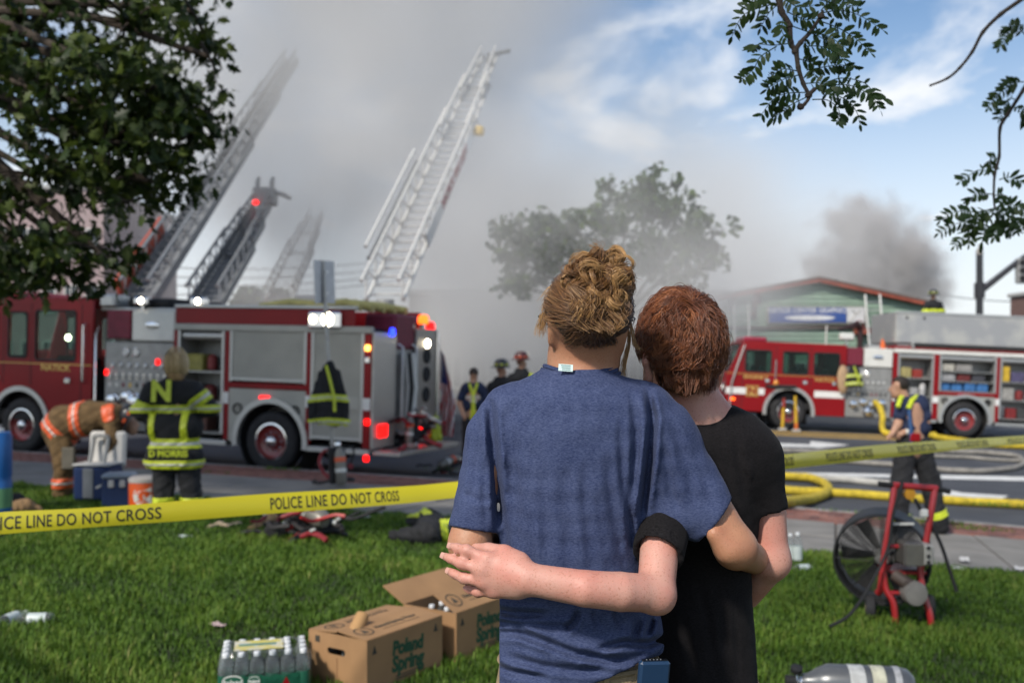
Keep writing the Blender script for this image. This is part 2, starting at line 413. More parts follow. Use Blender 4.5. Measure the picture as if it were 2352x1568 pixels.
m_kerb = mat('granite_kerb', (.23, .225, .215), .85, scale=9, var=.22, bump=.3, bscale=70)
far = sheet('ground', -900, 900, -40, 1600, 60, 60, -.45, m_far, extra=list(np.linspace(-40, 60, 30))+[90, 150, 300, 700, 1600])
lawn = sheet('lawn', -40, 40, -25, 9.68, 90, 70, 0, m_soil)
walk = sheet('sidewalk', -40, 40, 9.66, 12.92, 90, 12, -.02, m_joint)
verge = sheet('brick_verge', -40, 40, 12.90, 14.58, 90, 8, -.022, m_joint)
road = sheet('road', -90, 90, 14.70, 44, 160, 50, -.12, m_asph)
kerb = sheet('kerb', -40, 40, 14.5, 14.8, 90, 2, -.2, m_kerb)
def hexa(u0, u1, t0, t1, top, bot, bev=.008):
    vs = []
    for z_, g in ((bot, 0), (top-bev, 0), (top, bev)):
        for u, t in ((u0+g, t0+g), (u1-g, t0+g), (u1-g, t1-g), (u0+g, t1-g)):
            x, y = st(u, t); vs.append((x, y, float(base_z(x, y))+z_))
    fs = [(8, 9, 10, 11)]
    for k in (0, 4):
        for i in range(4): fs.append((k+i, k+(i+1) % 4, k+4+(i+1) % 4, k+4+i))
    return vs, fs
for i in range(-8, 11):           # concrete flags
    for j in range(2):
        u0 = i*1.55+.02*math.sin(i*3); t0 = 9.68+j*1.615; MB().add(*hexa(u0+.008, u0+1.54, t0+.006, t0+1.60, .0+.004*math.sin(i*2.1+j), -.08)).build('paving_slab', m_conc, walk)
for i in range(-9, 11):           # kerb stones
    MB().add(*hexa(i*1.5+.006, i*1.5+1.494, 14.585, 14.755, .004, -.25, .015)).build('kerb_stone', m_kerb, kerb)
bcol = [mat('brick_%s' % n, c, .9, scale=14, var=.2, bump=.4, bscale=60) for n, c in (('red', (.20, .075, .055)), ('brown', (.15, .065, .055)), ('pink', (.24, .115, .09)), ('dark', (.10, .05, .045)))]
bmesh_ = []
for c in bcol:
    me = MB().box(-.098, .098, -.047, .047, -.04, 0, .006).mesh('brick'); me.materials.append(c); bmesh_.append(me)
spots = []
for i in range(-70, 72):
    for j in range(16):
        u = i*.205+(.1025 if j % 2 else 0); t = 12.96+j*.102; x, y = st(u, t); px = x/y*F+1176
        if -60 < px < 2420: spots.append((y, x, u, t, px))
def vis(px): return 0 if 1040 < px < 1800 else 1
spots.sort(key=lambda q: (-vis(q[4]), q[0]))
def bricktop(x, y): return float(base_z(x, y))+.003*math.sin(x*37+y*51)
SL = math.atan(.045); 
for q in spots[:300]:
    y, x, u, t, px = q; o = mobj('brick', random.choice(bmesh_), None, verge, (x, y, bricktop(x, y)), (R(-3.6)+R(random.uniform(-.8, .8)), SL+R(random.uniform(-.8, .8)), -ST+R(random.uniform(-1, 1))))
rest = MB()
for q in spots[300:]:
    y, x, u, t, px = q; z = bricktop(x, y); n0 = len(rest.v); rest.add(*hexa(u-.098, u+.098, t-.047, t+.047, z-float(base_z(x, y)), -.04, .006))
tag(rest.build('brick_field', mat('brick_mix', (.17, .07, .055), .9, scale=5, col2=(.24, .11, .085), thr=(.45, .55), bump=.4, bscale=60), verge), kind='stuff')
# ---- grass
def grass():
    rng = np.random.default_rng(3); pts = []
    for y0, y1, dens in ((4.1, 6.0, 5200), (6.0, 8.0, 3600), (8.0, 12.6, 2400)):
        w = .56*y1+.4; n = int((y1-y0)*2*w*dens); x = rng.uniform(-w, w, n); y = rng.uniform(y0, y1, n)
        m = (np.abs(x) < .54*y+.35) & (tt(x, y) < 9.74+.06*np.sin(x*9)+.05*rng.normal(size=n)); pts.append(np.stack([x[m], y[m]], 1))
    # weeds growing along the verge
    for px, py, n, r in ((640, 1078, 90, .25), (1060, 1095, 60, .3), (2280, 1178, 120, .4), (2130, 1200, 160, .35), (2235, 1215, 110, .3), (1990, 1178, 60, .3), (470, 1085, 40, .3)):
        g = G(px, py); pts.append(np.array([g.x, g.y])+rng.normal(size=(n, 2))*np.array([r, .08]))
    p = np.concatenate(pts); n = len(p); p3 = np.concatenate([p, np.zeros((n, 1))], 1)
    z = base_z(p[:, 0], p[:, 1]); cl = vnoise(p3, 2.6, 1); cl2 = vnoise(p3, 9, 2)
    h = (.043+.017*cl+.011*cl2+.010*rng.normal(size=n)).clip(.014, .11); a = rng.uniform(0, 6.283, n); ln = np.abs(rng.normal(.5, .3, n))
    w = rng.uniform(.0022, .0048, n)*(1+.10*(p[:, 1]-4)); d = np.stack([np.cos(a), np.sin(a)], 1); sd_ = np.stack([-np.sin(a), np.cos(a)], 1)
    b = np.concatenate([p, z[:, None]], 1); S3 = np.concatenate([sd_*w[:, None], np.zeros((n, 1))], 1)
    mid = b+np.concatenate([d*(h*ln*.32)[:, None], (h*.62)[:, None]], 1); tip = b+np.concatenate([d*(h*ln)[:, None], (h*(1.05-.25*ln.clip(0, 1.4)))[:, None]], 1)
    V = np.stack([b-S3, b+S3, mid-S3*.75, mid+S3*.75, tip], 1).reshape(-1, 3); i = np.arange(n)*5
    Fc = np.concatenate([np.stack([i, i+1, i+3], 1), np.stack([i, i+3, i+2], 1), np.stack([i+2, i+3, i+4], 1)])
    me = npmesh('grass', V, Fc); at = me.attributes.new('shade', 'FLOAT', 'POINT')
    sh = (.45+.22*cl+.15*cl2+.17*rng.normal(size=n)).clip(0, 1); at.data.foreach_set('value', np.repeat(sh, 5).astype(np.float32))
    m = bpy.data.materials.new('grass_blade'); m.use_nodes = True; nt = m.node_tree; N = nt.nodes; L = nt.links; bs = N['Principled BSDF']
    an = N.new('ShaderNodeAttribute'); an.attribute_name = 'shade'; r = N.new('ShaderNodeValToRGB'); e = r.color_ramp.elements
    e[0].color = (.028, .064, .009, 1); e[1].color = (.25, .27, .07, 1); q = e.new(.45); q.color = (.092, .180, .020, 1); q = e.new(.8); q.color = (.155, .24, .03, 1)
    L.new(an.outputs['Fac'], r.inputs[0]); L.new(r.outputs[0], bs.inputs['Base Color']); bs.inputs['Roughness'].default_value = .6; bs.inputs['Specular IOR Level'].default_value = .3
    tr = N.new('ShaderNodeBsdfTranslucent'); mx = N.new('ShaderNodeMixShader'); mx.inputs[0].default_value = .3; L.new(r.outputs[0], tr.inputs['Color'])
    L.new(bs.outputs[0], mx.inputs[1]); L.new(tr.outputs[0], mx.inputs[2]); L.new(mx.outputs[0], N['Material Output'].inputs[0])
    o = mobj('grass', me, m); tag(o, 'mown green grass covering the lawn', 'grass', kind='stuff')
grass()
# ---- painted road markings
def zroad(x, y): return gz(x, y)
def ribbon(name, tops, bots, m, dz=.006, n=24):
    """strip between two pixel lines lying on the ground"""
    a = [G(tops[0][0]+(tops[1][0]-tops[0][0])*i/n, tops[0][1]+(tops[1][1]-tops[0][1])*i/n) for i in range(n+1)]
    b = [G(bots[0][0]+(bots[1][0]-bots[0][0])*i/n, bots[0][1]+(bots[1][1]-bots[0][1])*i/n) for i in range(n+1)]
    vs = [(p.x, p.y, p.z+dz) for p in a+b]; o = MB().add(vs, [(i, i+1, n+2+i, n+1+i) for i in range(n)]).build(name, m, road); return o
m_white = mat('road_paint_white', (.62, .62, .60), .7, scale=6, var=.12); m_yel = mat('road_paint_yellow', (.42, .27, .06), .75, scale=6, var=.15)
ribbon('edge_line', ((1780, 1084), (2400, 1096)), ((1780, 1090), (2400, 1106)), m_white)
ribbon('centre_line', ((1700, 987), (2120, 1003)), ((1700, 990), (2120, 1007)), m_yel)
ribbon('centre_line', ((1700, 993), (2120, 1010)), ((1700, 996), (2120, 1014)), m_yel)
def blot(name, pix, m, dz=.007):
    p = [G(*q) for q in pix]; MB().add([(q.x, q.y, q.z+dz) for q in p], [tuple(range(len(p)))]).build(name, m, road)
blot('arrow_marking', [(1780, 1018), (1860, 1021), (1862, 1013), (1952, 1022), (1880, 1029), (1865, 1027), (1780, 1026)], m_white)
blot('arrow_marking', [(2166, 1123), (2210, 1132), (2317, 1139), (2300, 1146), (2215, 1143), (2172, 1146), (2150, 1136)], m_white)
# ---- hoses
def smooth_path(pts, n=8):
    pts = [Vector(p) for p in pts]; o = []
    for i in range(len(pts)-1):
        p0 = pts[max(0, i-1)]; p1 = pts[i]; p2 = pts[i+1]; p3 = pts[min(len(pts)-1, i+2)]
        for k in range(n):
            t = k/n; o.append(.5*((2*p1)+(-p0+p2)*t+(2*p0-5*p1+4*p2-p3)*t*t+(-p0+3*p1-3*p2+p3)*t**3))
    o.append(pts[-1]); return o
def hose(name, pix, r, m, label, group=None, dz=0, world=None, flat=1.0):
    pts = world if world else [G(*q)+Vector((0, 0, r*flat+dz)) for q in pix]
    p = smooth_path(pts); c = p[0].copy()
    p = [q+Vector((0, 0, .003*math.sin(i*.9))) for i, q in enumerate(p)]
    o = MB().tube([q-c for q in p], r, 10).build(name, m, None, True, loc=c); tag(o, label, 'hose', group); return o
m_hy = mat('hose_yellow', (.50, .37, .025), .75, scale=9, var=.22, bump=.5, bscale=220); m_hg = mat('hose_grey', (.24, .225, .20), .85, scale=6, var=.2, bump=.4, bscale=200); m_hw = mat('hose_white', (.40, .39, .36), .85, scale=6, var=.2, bump=.4, bscale=200)
hose('fire_hose', [(2420, 1172), (2300, 1166), (2180, 1160), (2060, 1152), (1940, 1143), (1840, 1138), (1740, 1132), (1640, 1128)], .078, m_hy, 'long yellow fire hose lying along the kerb behind the fan')
hose('fire_hose', [(1600, 1112), (1720, 1108), (1800, 1106), (1862, 1110), (1900, 1128), (1896, 1146), (1860, 1160), (1790, 1170), (1700, 1178), (1600, 1180)], .080, m_hy, 'yellow fire hose doubled back in a loop at the kerb', dz=.02)
hose('fire_hose', [(2135, 1008), (2200, 1018), (2260, 1026), (2352, 1032), (2420, 1034)], .085, m_hy, 'yellow fire hose running from under the parked engine to the right')
hose('fire_hose', [(1740, 1058), (1840, 1060), (1950, 1066), (2060, 1074), (2160, 1084), (2250, 1088), (2330, 1080), (2352, 1066), (2330, 1052), (2250, 1044), (2150, 1042)], .06, m_hg, 'grey hose curving back in a wide bend on the asphalt')
hose('fire_hose', [(1740, 1098), (1850, 1104), (1950, 1110), (2060, 1122)], .07, m_hw, 'pale hose lying on the road beside the white line')
hose('fire_hose', [(1740, 1036), (1850, 1040), (1960, 1042), (2080, 1052)], .05, m_hg, 'grey hose lying straight across the far lane')
hose('fire_hose', [(2140, 1052), (2220, 1054), (2290, 1060), (2352, 1062)], .045, m_hg, 'thin dark grey hose inside the wide bend')
# ------------------------------------------------------------------ fire engines
M_RED = mat('fire_engine_red', (.23, .0035, .007), .4, spec=.25, coat=.08, var=.06, scale=1.5, bump=.05, bscale=3); M_DRED = mat('maroon_vinyl', (.16, .012, .03), .6, bump=.3, bscale=15)
M_ALU = mat('brushed_aluminium', (.52, .52, .50), .42, .7, var=.08, scale=5, stretch=(1, 1, 12)); M_CHR = mat('chrome', (.75, .75, .76), .12, 1, var=.03)
M_WHT = mat('white_paint', (.66, .66, .62), .4, var=.06, scale=3, coat=.3); M_STRIPE = mat('white_stripe', (.72, .72, .70), .35, var=.04)
M_BLK = mat('black_rubber', (.012, .012, .013), .75, var=.2, scale=20); M_TYRE = mat('tyre_rubber', (.018, .018, .02), .8, scale=9, var=.25, bump=.3, bscale=60)
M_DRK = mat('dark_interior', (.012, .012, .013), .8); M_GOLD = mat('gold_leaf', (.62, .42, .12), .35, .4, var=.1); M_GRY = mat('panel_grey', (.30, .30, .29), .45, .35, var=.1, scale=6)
M_SHUT = mat('shutter_aluminium', (.38, .375, .34), .5, .3, var=.07, scale=2); M_PLATE = mat('tread_plate', (.50, .48, .44), .35, .8, var=.12, scale=30, bump=1, bscale=55)
def glass_mat():
    m = bpy.data.materials.new('tinted_glass'); m.use_nodes = True; nt = m.node_tree; N = nt.nodes; L = nt.links; b = N['Principled BSDF']
    b.inputs['Base Color'].default_value = (.02, .03, .03, 1); b.inputs['Roughness'].default_value = .03
    n = N.new('ShaderNodeTexNoise'); n.inputs['Scale'].default_value = 3; mr = N.new('ShaderNodeMapRange'); mr.inputs['To Min'].default_value = .02; mr.inputs['To Max'].default_value = .08; L.new(n.outputs['Fac'], mr.inputs['Value']); L.new(mr.outputs[0], b.inputs['Roughness'])
    t = N.new('ShaderNodeBsdfTransparent'); t.inputs[0].default_value = (.75, .88, .84, 1); mx = N.new('ShaderNodeMixShader'); mx.inputs[0].default_value = .22
    L.new(t.outputs[0], mx.inputs[1]); L.new(b.outputs[0], mx.inputs[2]); L.new(mx.outputs[0], N['Material Output'].inputs[0]); MATS['tinted_glass'] = m; return m
M_GLS = glass_mat()
def lamp(name, col, s): return mat(name, col, .3, emit=col, estr=s, var=.02)
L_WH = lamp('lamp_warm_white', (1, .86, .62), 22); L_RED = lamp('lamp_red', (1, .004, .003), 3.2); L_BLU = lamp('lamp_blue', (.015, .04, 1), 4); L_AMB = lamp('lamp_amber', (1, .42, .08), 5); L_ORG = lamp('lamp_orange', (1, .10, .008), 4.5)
_wheel = {}
def wheel(parent, x, y, r=.52):
    o = bpy.data.objects.new('wheel', None); link(o, parent); o.location = (x, y, r)
    if 't' not in _wheel:
        t = MB().lathe([(.29, -.005), (.34, -.02), (.40, -.03), (.47, -.025), (.505, 0), (.52, .05), (.52, .24), (.505, .28), (.3, .29)], 36, axis='y', caps=False); _wheel['t'] = t.mesh('tyre', True); _wheel['t'].materials.append(M_TYRE)
        g = MB()
        for k in range(30):
            a = 2*math.pi*k/30; c, s_ = math.cos(a), math.sin(a); g.add([(c*.519-s_*.02, .05, s_*.519+c*.02), (c*.519+s_*.02, .05, s_*.519-c*.02), (c*.528+s_*.02, .14, s_*.528-c*.02), (c*.528-s_*.02, .14, s_*.528+c*.02), (c*.519+s_*.02, .24, s_*.519-c*.02), (c*.519-s_*.02, .24, s_*.519+c*.02)], [(0, 1, 2, 3), (3, 2, 4, 5)])
        rm = MB().lathe([(.315, -.01), (.30, -.015), (.285, .0), (.275, .06), (.20, .09), (.13, .085), (.10, .04), (.0, .04)], 30, axis='y', caps=False); _wheel['r'] = rm.mesh('rim', True); _wheel['r'].materials.append(mat('rim_red', (.22, .02, .02), .35, coat=.4))
        ring = MB().lathe([(.318, -.012), (.322, -.018), (.295, -.022), (.292, -.01)], 30, axis='y', caps=False); _wheel['g'] = ring.mesh('rim_edge', True); _wheel['g'].materials.append(M_CHR)
        h = MB().lathe([(.105, .06), (.10, -.02), (.075, -.05), (.03, -.06), (0, -.06)], 18, axis='y')
        for k in range(10):
            a = 2*math.pi*k/10; h.lathe([(.017, .08), (.017, .045), (.008, .038)], 6, c=(.165*math.cos(a), 0, .165*math.sin(a)), axis='y')
        _wheel['h'] = h.mesh('hub', True); _wheel['h'].materials.append(M_CHR)
    mobj('tyre', _wheel['t'], None, o); mobj('rim', _wheel['r'], None, o); mobj('rim_edge', _wheel['g'], None, o); mobj('hub', _wheel['h'], None, o); return o
def arch_ring(parent, x, r0, r1, y0, y1, m, zc=.52):
    a = [R(-8+196*i/26) for i in range(27)]; p = [(x+r1*math.cos(t), zc+r1*math.sin(t)) for t in a]+[(x+r0*math.cos(t), zc+r0*math.sin(t)) for t in reversed(a)]
    MB().prism(p, y0, y1).build('wheel_arch', m, parent)
def shutter(parent, x0, x1, z0, z1, y, m=None):
    mb = MB(); n = int((z1-z0)/.032); vs = []; 
    for i in range(n):
        a, b = z0+(z1-z0)*i/n, z0+(z1-z0)*(i+1)/n; o = len(mb.v); mb.add([(x0, y+.006, a), (x1, y+.006, a), (x1, y, a+.006), (x0, y, a+.006), (x1, y, b-.003), (x0, y, b-.003), (x1, y+.006, b), (x0, y+.006, b)], [(0, 1, 2, 3), (3, 2, 4, 5), (5, 4, 6, 7)])
    mb.box(x0, x1, y+.007, y+.03, z0, z1); o = mb.build('roller_shutter', m or M_SHUT, parent)
    MB().box(x0+.01, x1-.01, y-.02, y+.004, z0, z0+.05, .006).build('shutter_bar', M_ALU, o)
    for xx in (x0, x1): MB().box(xx-.025, xx+.025, y-.012, y+.012, z0-.02, z1+.02, .004).build('shutter_track', M_ALU, o)
    return o
def bay(parent, x0, x1, z0, z1, y, seed, items, depth=.55):
    """open locker: back, sides, shelves and the kit in it"""
    rn = random.Random(seed); t = .03; b = bpy.data.objects.new('locker', None); link(b, parent)
    w = MB(); w.box(x0, x1, y+depth, y+depth+t, z0, z1); w.box(x0-t, x0, y+.02, y+depth, z0, z1); w.box(x1, x1+t, y+.02, y+depth, z0, z1); w.box(x0, x1, y+.02, y+depth, z0-t, z0); w.box(x0, x1, y+.02, y+depth, z1, z1+t); w.build('locker_shell', M_GRY, b)
    for xx in (x0, x1): MB().box(xx-.025, xx+.025, y-.012, y+.018, z0-.02, z1, .004).build('shutter_track', M_ALU, b)
    MB().cyl((x0+.03, y+.10, z1-.09), (x1-.03, y+.10, z1-.09), .075).build('rolled_shutter', M_ALU, b, True)
    n = len(items); zs = [z0+(z1-.18-z0)*i/n for i in range(n)]
    for zi, row_ in zip(zs, items):
        if zi > z0+.01: MB().box(x0, x1, y+.06, y+depth, zi-.025, zi, .004).build('shelf', M_ALU, b)
        hgt = (z1-.18-z0)/n-.05; x = x0+.04
        for nm, col, w_, h_ in row_:
            hh = min(hgt, h_); m = mat('kit_%s' % nm+str(col), col, .5, var=.2)
            if x+w_ > x1-.02: break
            if nm in ('air_cylinder', 'coil'): MB().lathe([(.0, 0), (w_*.42, .03), (w_*.45, .08), (w_*.45, hh*.8), (w_*.3, hh*.92), (.02, hh)], 12, c=(x+w_/2, y+.22, zi+.002)).build(nm, m, b, True)
            else: MB().box(x, x+w_*.92, y+.10+.05*rn.random(), y+.42, zi+.002, zi+hh, .02).build(nm, m, b)
            x += w_+.02
    return b
def gauge(parent, x, z, r, y, face=(.7, .7, .68)):
    g = MB().lathe([(r, 0), (r, -.02), (r*.82, -.03), (r*.80, -.012), (0, -.012)], 14, c=(x, y, z), axis='y').build('gauge', M_CHR, parent, True)
    MB().lathe([(r*.78, 0), (r*.78, -.004), (0, -.004)], 14, c=(x, y-.0125, z), axis='y').build('gauge_face', mat('gauge_face', face, .4), g)
def build_engine(kind, loc, rot, label, X, top):
    """X: stations along x from the front axle: ce cab end, pe pump end, be body end, ra rear axle, c1,c2,c3 locker spans"""
    t = thing('fire_engine', label, 'fire engine', loc, rot=rot); W = 2.45; ce, pe, be, ra = X['ce'], X['pe'], X['be'], X['ra']
    # ---- cab
    arch = [(.74*math.cos(R(a)), .52+.74*math.sin(R(a))) for a in range(190, -11, -10)]; arch = [q for q in arch if q[1] > .5]
    H = X['H']; hb = X['hb']; s0, s1 = X['cs']; q0, q1 = X['bs']; pz = X['pz']; zw = X['zw']
    out = [(-1.86, .50), (-1.86, 1.20), (-1.80, hb), (-1.46, H-.07), (-1.38, H), (ce, H), (ce, .46), (arch[-1][0], .46)]+arch[::-1]+[(arch[0][0], .50)]
    wins = X['wins']
    cab = bpy.data.objects.new('cab', None); link(cab, t)
    for y, nm in ((0, 'cab_side'), (W-.05, 'cab_side')): plate(nm, [out]+[rrect(*w, .06)[::-1] for w in wins], y, .05, M_RED, cab)
    MB().box(-1.40, ce, .052, W-.052, H-.06, H+.03, .03).build('roof', M_RED, cab); MB().box(-1.35, ce-.1, .06, W-.06, .62, .80).build('floor', M_DRK, cab)
    MB().box(-1.85, -1.78, .052, W-.052, .5, hb, .02).build('cab_front', M_RED, cab)
    fm = MB(); fm.add([(-1.80, .08, hb+.01), (-1.80, W-.08, hb+.01), (-1.47, W-.08, H-.09), (-1.47, .08, H-.09), (-1.77, .08, hb+.01), (-1.77, W-.08, hb+.01), (-1.44, W-.08, H-.09), (-1.44, .08, H-.09)], [(0, 1, 2, 3), (7, 6, 5, 4), (0, 4, 5, 1), (3, 2, 6, 7)]); fm.build('windshield', M_GLS, cab)
    MB().box(ce-.05, ce-.002, .052, W-.052, .7, 1.7).build('rear_wall', M_DRK, cab)
    for x in (-.9, .35, .95):
        for yy in (.35, 1.6): MB().box(x-.22, x+.2, yy, yy+.5, .8, 1.25, .05).build('seat', M_BLK, cab); MB().box(x+.12, x+.24, yy, yy+.5, 1.2, 1.85, .05).build('seat_back', M_BLK, cab)
    for w in wins:
        MB().box(w[0]-.005, w[1]+.005, .018, .026, w[2]-.005, w[3]+.005).build('window', M_GLS, cab); MB().box(w[0]-.005, w[1]+.005, W-.026, W-.018, w[2]-.005, w[3]+.005).build('window', M_GLS, cab)
        fr = curve_mesh([rrect(w[0]-.035, w[1]+.035, w[2]-.035, w[3]+.035, .08), rrect(w[0]+.004, w[1]-.004, w[2]+.004, w[3]-.004, .06)[::-1]], .016); fr.transform(Matrix.Translation((0, -.004, 0)) @ XZ); mobj('window_frame', fr, M_BLK, cab)
    for x in X['seams']: MB().box(x-.008, x+.008, -.0035, .002, .55 if x > .8 or x < -.8 else 1.3, H-.1).build('door_seam', M_BLK, cab)
    MB().box(-1.855, ce-.003, -.004, .001, hb-.035, hb-.02).build('pinstripe', M_GOLD, cab)
    for a, b_ in ((-1.86, -.72), (.72, ce)): MB().box(a+.004, b_-.004, -.005, .001, s0, s1).build('stripe', M_STRIPE, cab)
    for hx in X['handles']: MB().box(hx-.07, hx+.07, -.03, -.001, 1.36, 1.46, .012).build('door_handle', M_CHR, cab)
    for gx in X['rails']: MB().tube([(gx, -.002, 1.38), (gx, -.07, 1.42), (gx, -.07, H-.5), (gx, -.002, H-.46)], .017, 8).build('grab_rail', M_CHR, cab, True)
    MB().tube([(-1.74, -.03, .5), (-1.70, -.05, 1.3), (-1.58, -.05, 1.75), (-1.36, -.03, H-.09)], .022, 8).build('pillar_trim', M_ALU, cab, True)
    MB().box(-2.28, -1.87, .03, W-.03, .52, .92, .05).build('front_bumper', M_CHR, t); MB().box(-1.90, -1.862, .12, .5, 1.0, 1.3, .03).build('headlight_housing', M_CHR, t)
    MB().lathe([(.09, 0), (.08, -.03), (0, -.04)], 14, c=(-1.905, .3, 1.15), axis='x').build('headlight', M_WHT, t, True)
    MB().box(-1.72, -1.58, -.02, -.001, .80, .87, .01).build('marker_light', L_ORG, t)
    MB().box(-1.3, -.6, .5, W-.5, H+.03, H+.17, .05).build('light_bar', mat('lens_red', (.3, .02, .05), .2), t)
    for sx in (0, ra): arch_ring(t, sx, .66, .755, -.035, .06, M_ALU)
    for x in (0, ra):
        wheel(t, x, .05); w2 = wheel(t, x, W-.05); w2.rotation_euler = (0, 0, math.pi)
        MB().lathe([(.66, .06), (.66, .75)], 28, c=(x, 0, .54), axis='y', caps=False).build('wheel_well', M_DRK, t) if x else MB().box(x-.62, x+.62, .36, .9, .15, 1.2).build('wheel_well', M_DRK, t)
    MB().box(-1.6, be-.2, .75, W-.75, .42, .70).build('chassis', M_DRK, t)
    # ---- pump house
    y0 = .04; MB().box(ce+.01, pe, .55, W, .5, 2.5+pz).build('pump_house', M_GRY, t); pm = MB().box(ce+.26 if kind == 'shaded' else ce+.02, pe-.01, y0, .56, .46+pz*2, 1.92+pz, .015).build('pump_panel', M_GRY, t)
    a = ce+.05; s_ = (pe-ce-.06); px0 = ce+(.30 if kind == 'shaded' else .05); pw = pe-px0-.06
    MB().box(px0-.02, px0+.36*pw, y0, .55, 1.98+pz, 2.50+pz, .02).build('crosslay_cover', M_DRED, t); MB().box(px0+.38*pw, pe-.01, y0, .55, 1.95+pz, 2.50+pz, .02).build('upper_panel', M_WHT, t)
    me = MB().lathe([(.13, 0), (.13, -.012), (.11, -.018), (0, -.018)], 20, axis='y').mesh('badge', True); me.transform(Matrix.Diagonal((1.25, 1, .45, 1))); mobj('badge', me, M_CHR, t, (px0+.70*pw, y0-.001, 2.24+pz))
    rn = random.Random(5 if kind == 'shaded' else 8)
    for i in range(2): gauge(pm, px0+pw*(.30+.16*i), 1.74+pz, .085, y0)
    for i in range(7): gauge(pm, px0+pw*(.10+.125*i), 1.50+pz, .05, y0)
    for i in range(9):
        lx = px0+pw*(.06+.105*i); lv = MB().box(lx-.02, lx+.02, y0-.012, y0+.001, 1.24+pz, 1.36+pz, .004); lv.cyl((lx, y0-.01, 1.30+pz), (lx, y0-.09, 1.27+pz), .012, n=8); lv.build('valve_handle', M_CHR, pm)
        MB().box(lx-.03, lx+.03, y0-.006, y0+.001, 1.10+pz, 1.18+pz, .003).build('name_plate', [M_DRED, M_BLK, M_WHT, M_GOLD][rn.randrange(4)], pm)
    for i in range(4):
        lx = px0+pw*(.16+.22*i); lz = (.90 if i % 2 else .84)+pz*1.1; ou = MB().lathe([(.10, 0), (.10, -.03), (.075, -.04), (.075, -.12), (.088, -.12), (.088, -.15), (.03, -.17), (0, -.17)], 18, c=(lx, y0, lz), axis='y').build('outlet', M_CHR, pm, True); MB().lathe([(.115, 0), (.115, -.012), (.1, -.014)], 18, c=(lx, y0-.002, lz), axis='y', caps=False).build('outlet_flange', M_BLK, ou, True)
    MB().lathe([(.15, 0), (.15, -.05), (.12, -.08), (.12, -.16), (.04, -.2), (0, -.2)], 20, c=(px0+pw*.5, y0, .64+pz*1.9), axis='y').build('suction_inlet', M_CHR, pm, True)
    if kind == 'shaded':
        for lx, lz in ((px0+.02, 1.60), (px0+.80*pw, 1.82)): MB().box(lx-.03, lx+.03, y0-.05, y0-.001, lz-.05, lz+.05, .012).build('warning_lamp', L_RED, pm)
        rl = MB(); rl.tube([(ce+.10, -.01, .5), (ce+.10, -.03, 2.3), (ce+.10, .05, 2.45)], .02, 8); rl.build('hand_rail', M_CHR, t, True)
    # ---- body
    ztop = 2.40; (a1, b1), (a2, b2), (a3, b3) = X['c1'], X['c2'], X['c3']
    xs = [pe, a1, b1, a2, b2, a3, b3, be]; 
    for p, q in ((pe+.003, a1-.028), (b1+.028, a2-.028), (b2+.028, a3-.028), (b3+.028, be-.003)): MB().box(p, q, 0, .08, .50, ztop, .012).build('body_post', M_RED, t)
    MB().box(pe+.003, be-.003, -.01, .09, ztop+.003, 2.52, .015).build('top_trim', M_WHT if kind == 'lit' else M_SHUT, t)
    MB().box(a2-.03, b2+.03, .002, .075, zw-.13, zw-.035, .01).build('locker_sill', M_RED, t)
    # wheel panel with round cut-out
    ar = [(ra+.755*math.cos(R(q)), .52+.755*math.sin(R(q))) for q in range(-6, 187, 8)]; pan = [(a2-.03, zw-.14), (b2+.03, zw-.14), (b2+.03, .50), (ar[0][0], .50)]+ar+[(ar[-1][0], .50), (a2-.03, .50)]
    plate('wheel_panel', [pan], .012, .04, M_SHUT, t)
    for lx in (a2+.16, b2-.18): MB().lathe([(.10, 0), (.10, -.015), (.075, -.02), (.07, .01), (0, .01)], 16, c=(lx, .012, 1.06), axis='y').build('air_bottle_door', M_BLK, t, True)
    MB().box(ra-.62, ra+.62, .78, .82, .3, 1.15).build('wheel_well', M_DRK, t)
    MB().box(ra-.22, ra-.02, -.03, .01, 1.20, 1.30, .012).build('side_lamp', L_RED if kind == 'shaded' else mat('lens_red', (.3, .02, .05), .2), t)
    for p, q in ((pe, a2-.05), (b2+.05, be)): MB().box(p+.005, q-.005, -.02, .5, .40, .49, .012).build('running_board', M_ALU, t)
    MB().box(pe+.02, be-.02, .62, W-.1, .72, 2.38).build('body_core', M_GRY, t); MB().box(pe+.01, be-.01, W-.09, W, .5, 2.5, .01).build('far_side', M_RED, t)
    kitA = [[('air_cylinder', (.35, .3, .03), .2, .4), ('tool_box', (.22, .02, .02), .3, .3), ('coil', (.05, .05, .05), .25, .3)], [('nozzle_case', (.04, .04, .045), .35, .3), ('tool_box', (.3, .3, .3), .25, .25), ('air_cylinder', (.4, .4, .4), .2, .4)], [('hose_roll', (.35, .3, .12), .4, .3), ('hand_tool_box', (.25, .03, .02), .3, .25)]]
    kitB = [[('storage_bin', (.04, .14, .34), .34, .24)]*4, [('tool_box', (.30, .30, .31), .5, .2), ('tool_box', (.12, .02, .02), .4, .2), ('tool_box', (.05, .05, .06), .4, .2)], [('rolled_tarp', (.40, .38, .33), .45, .2), ('tool_box', (.25, .24, .23), .5, .2)]]
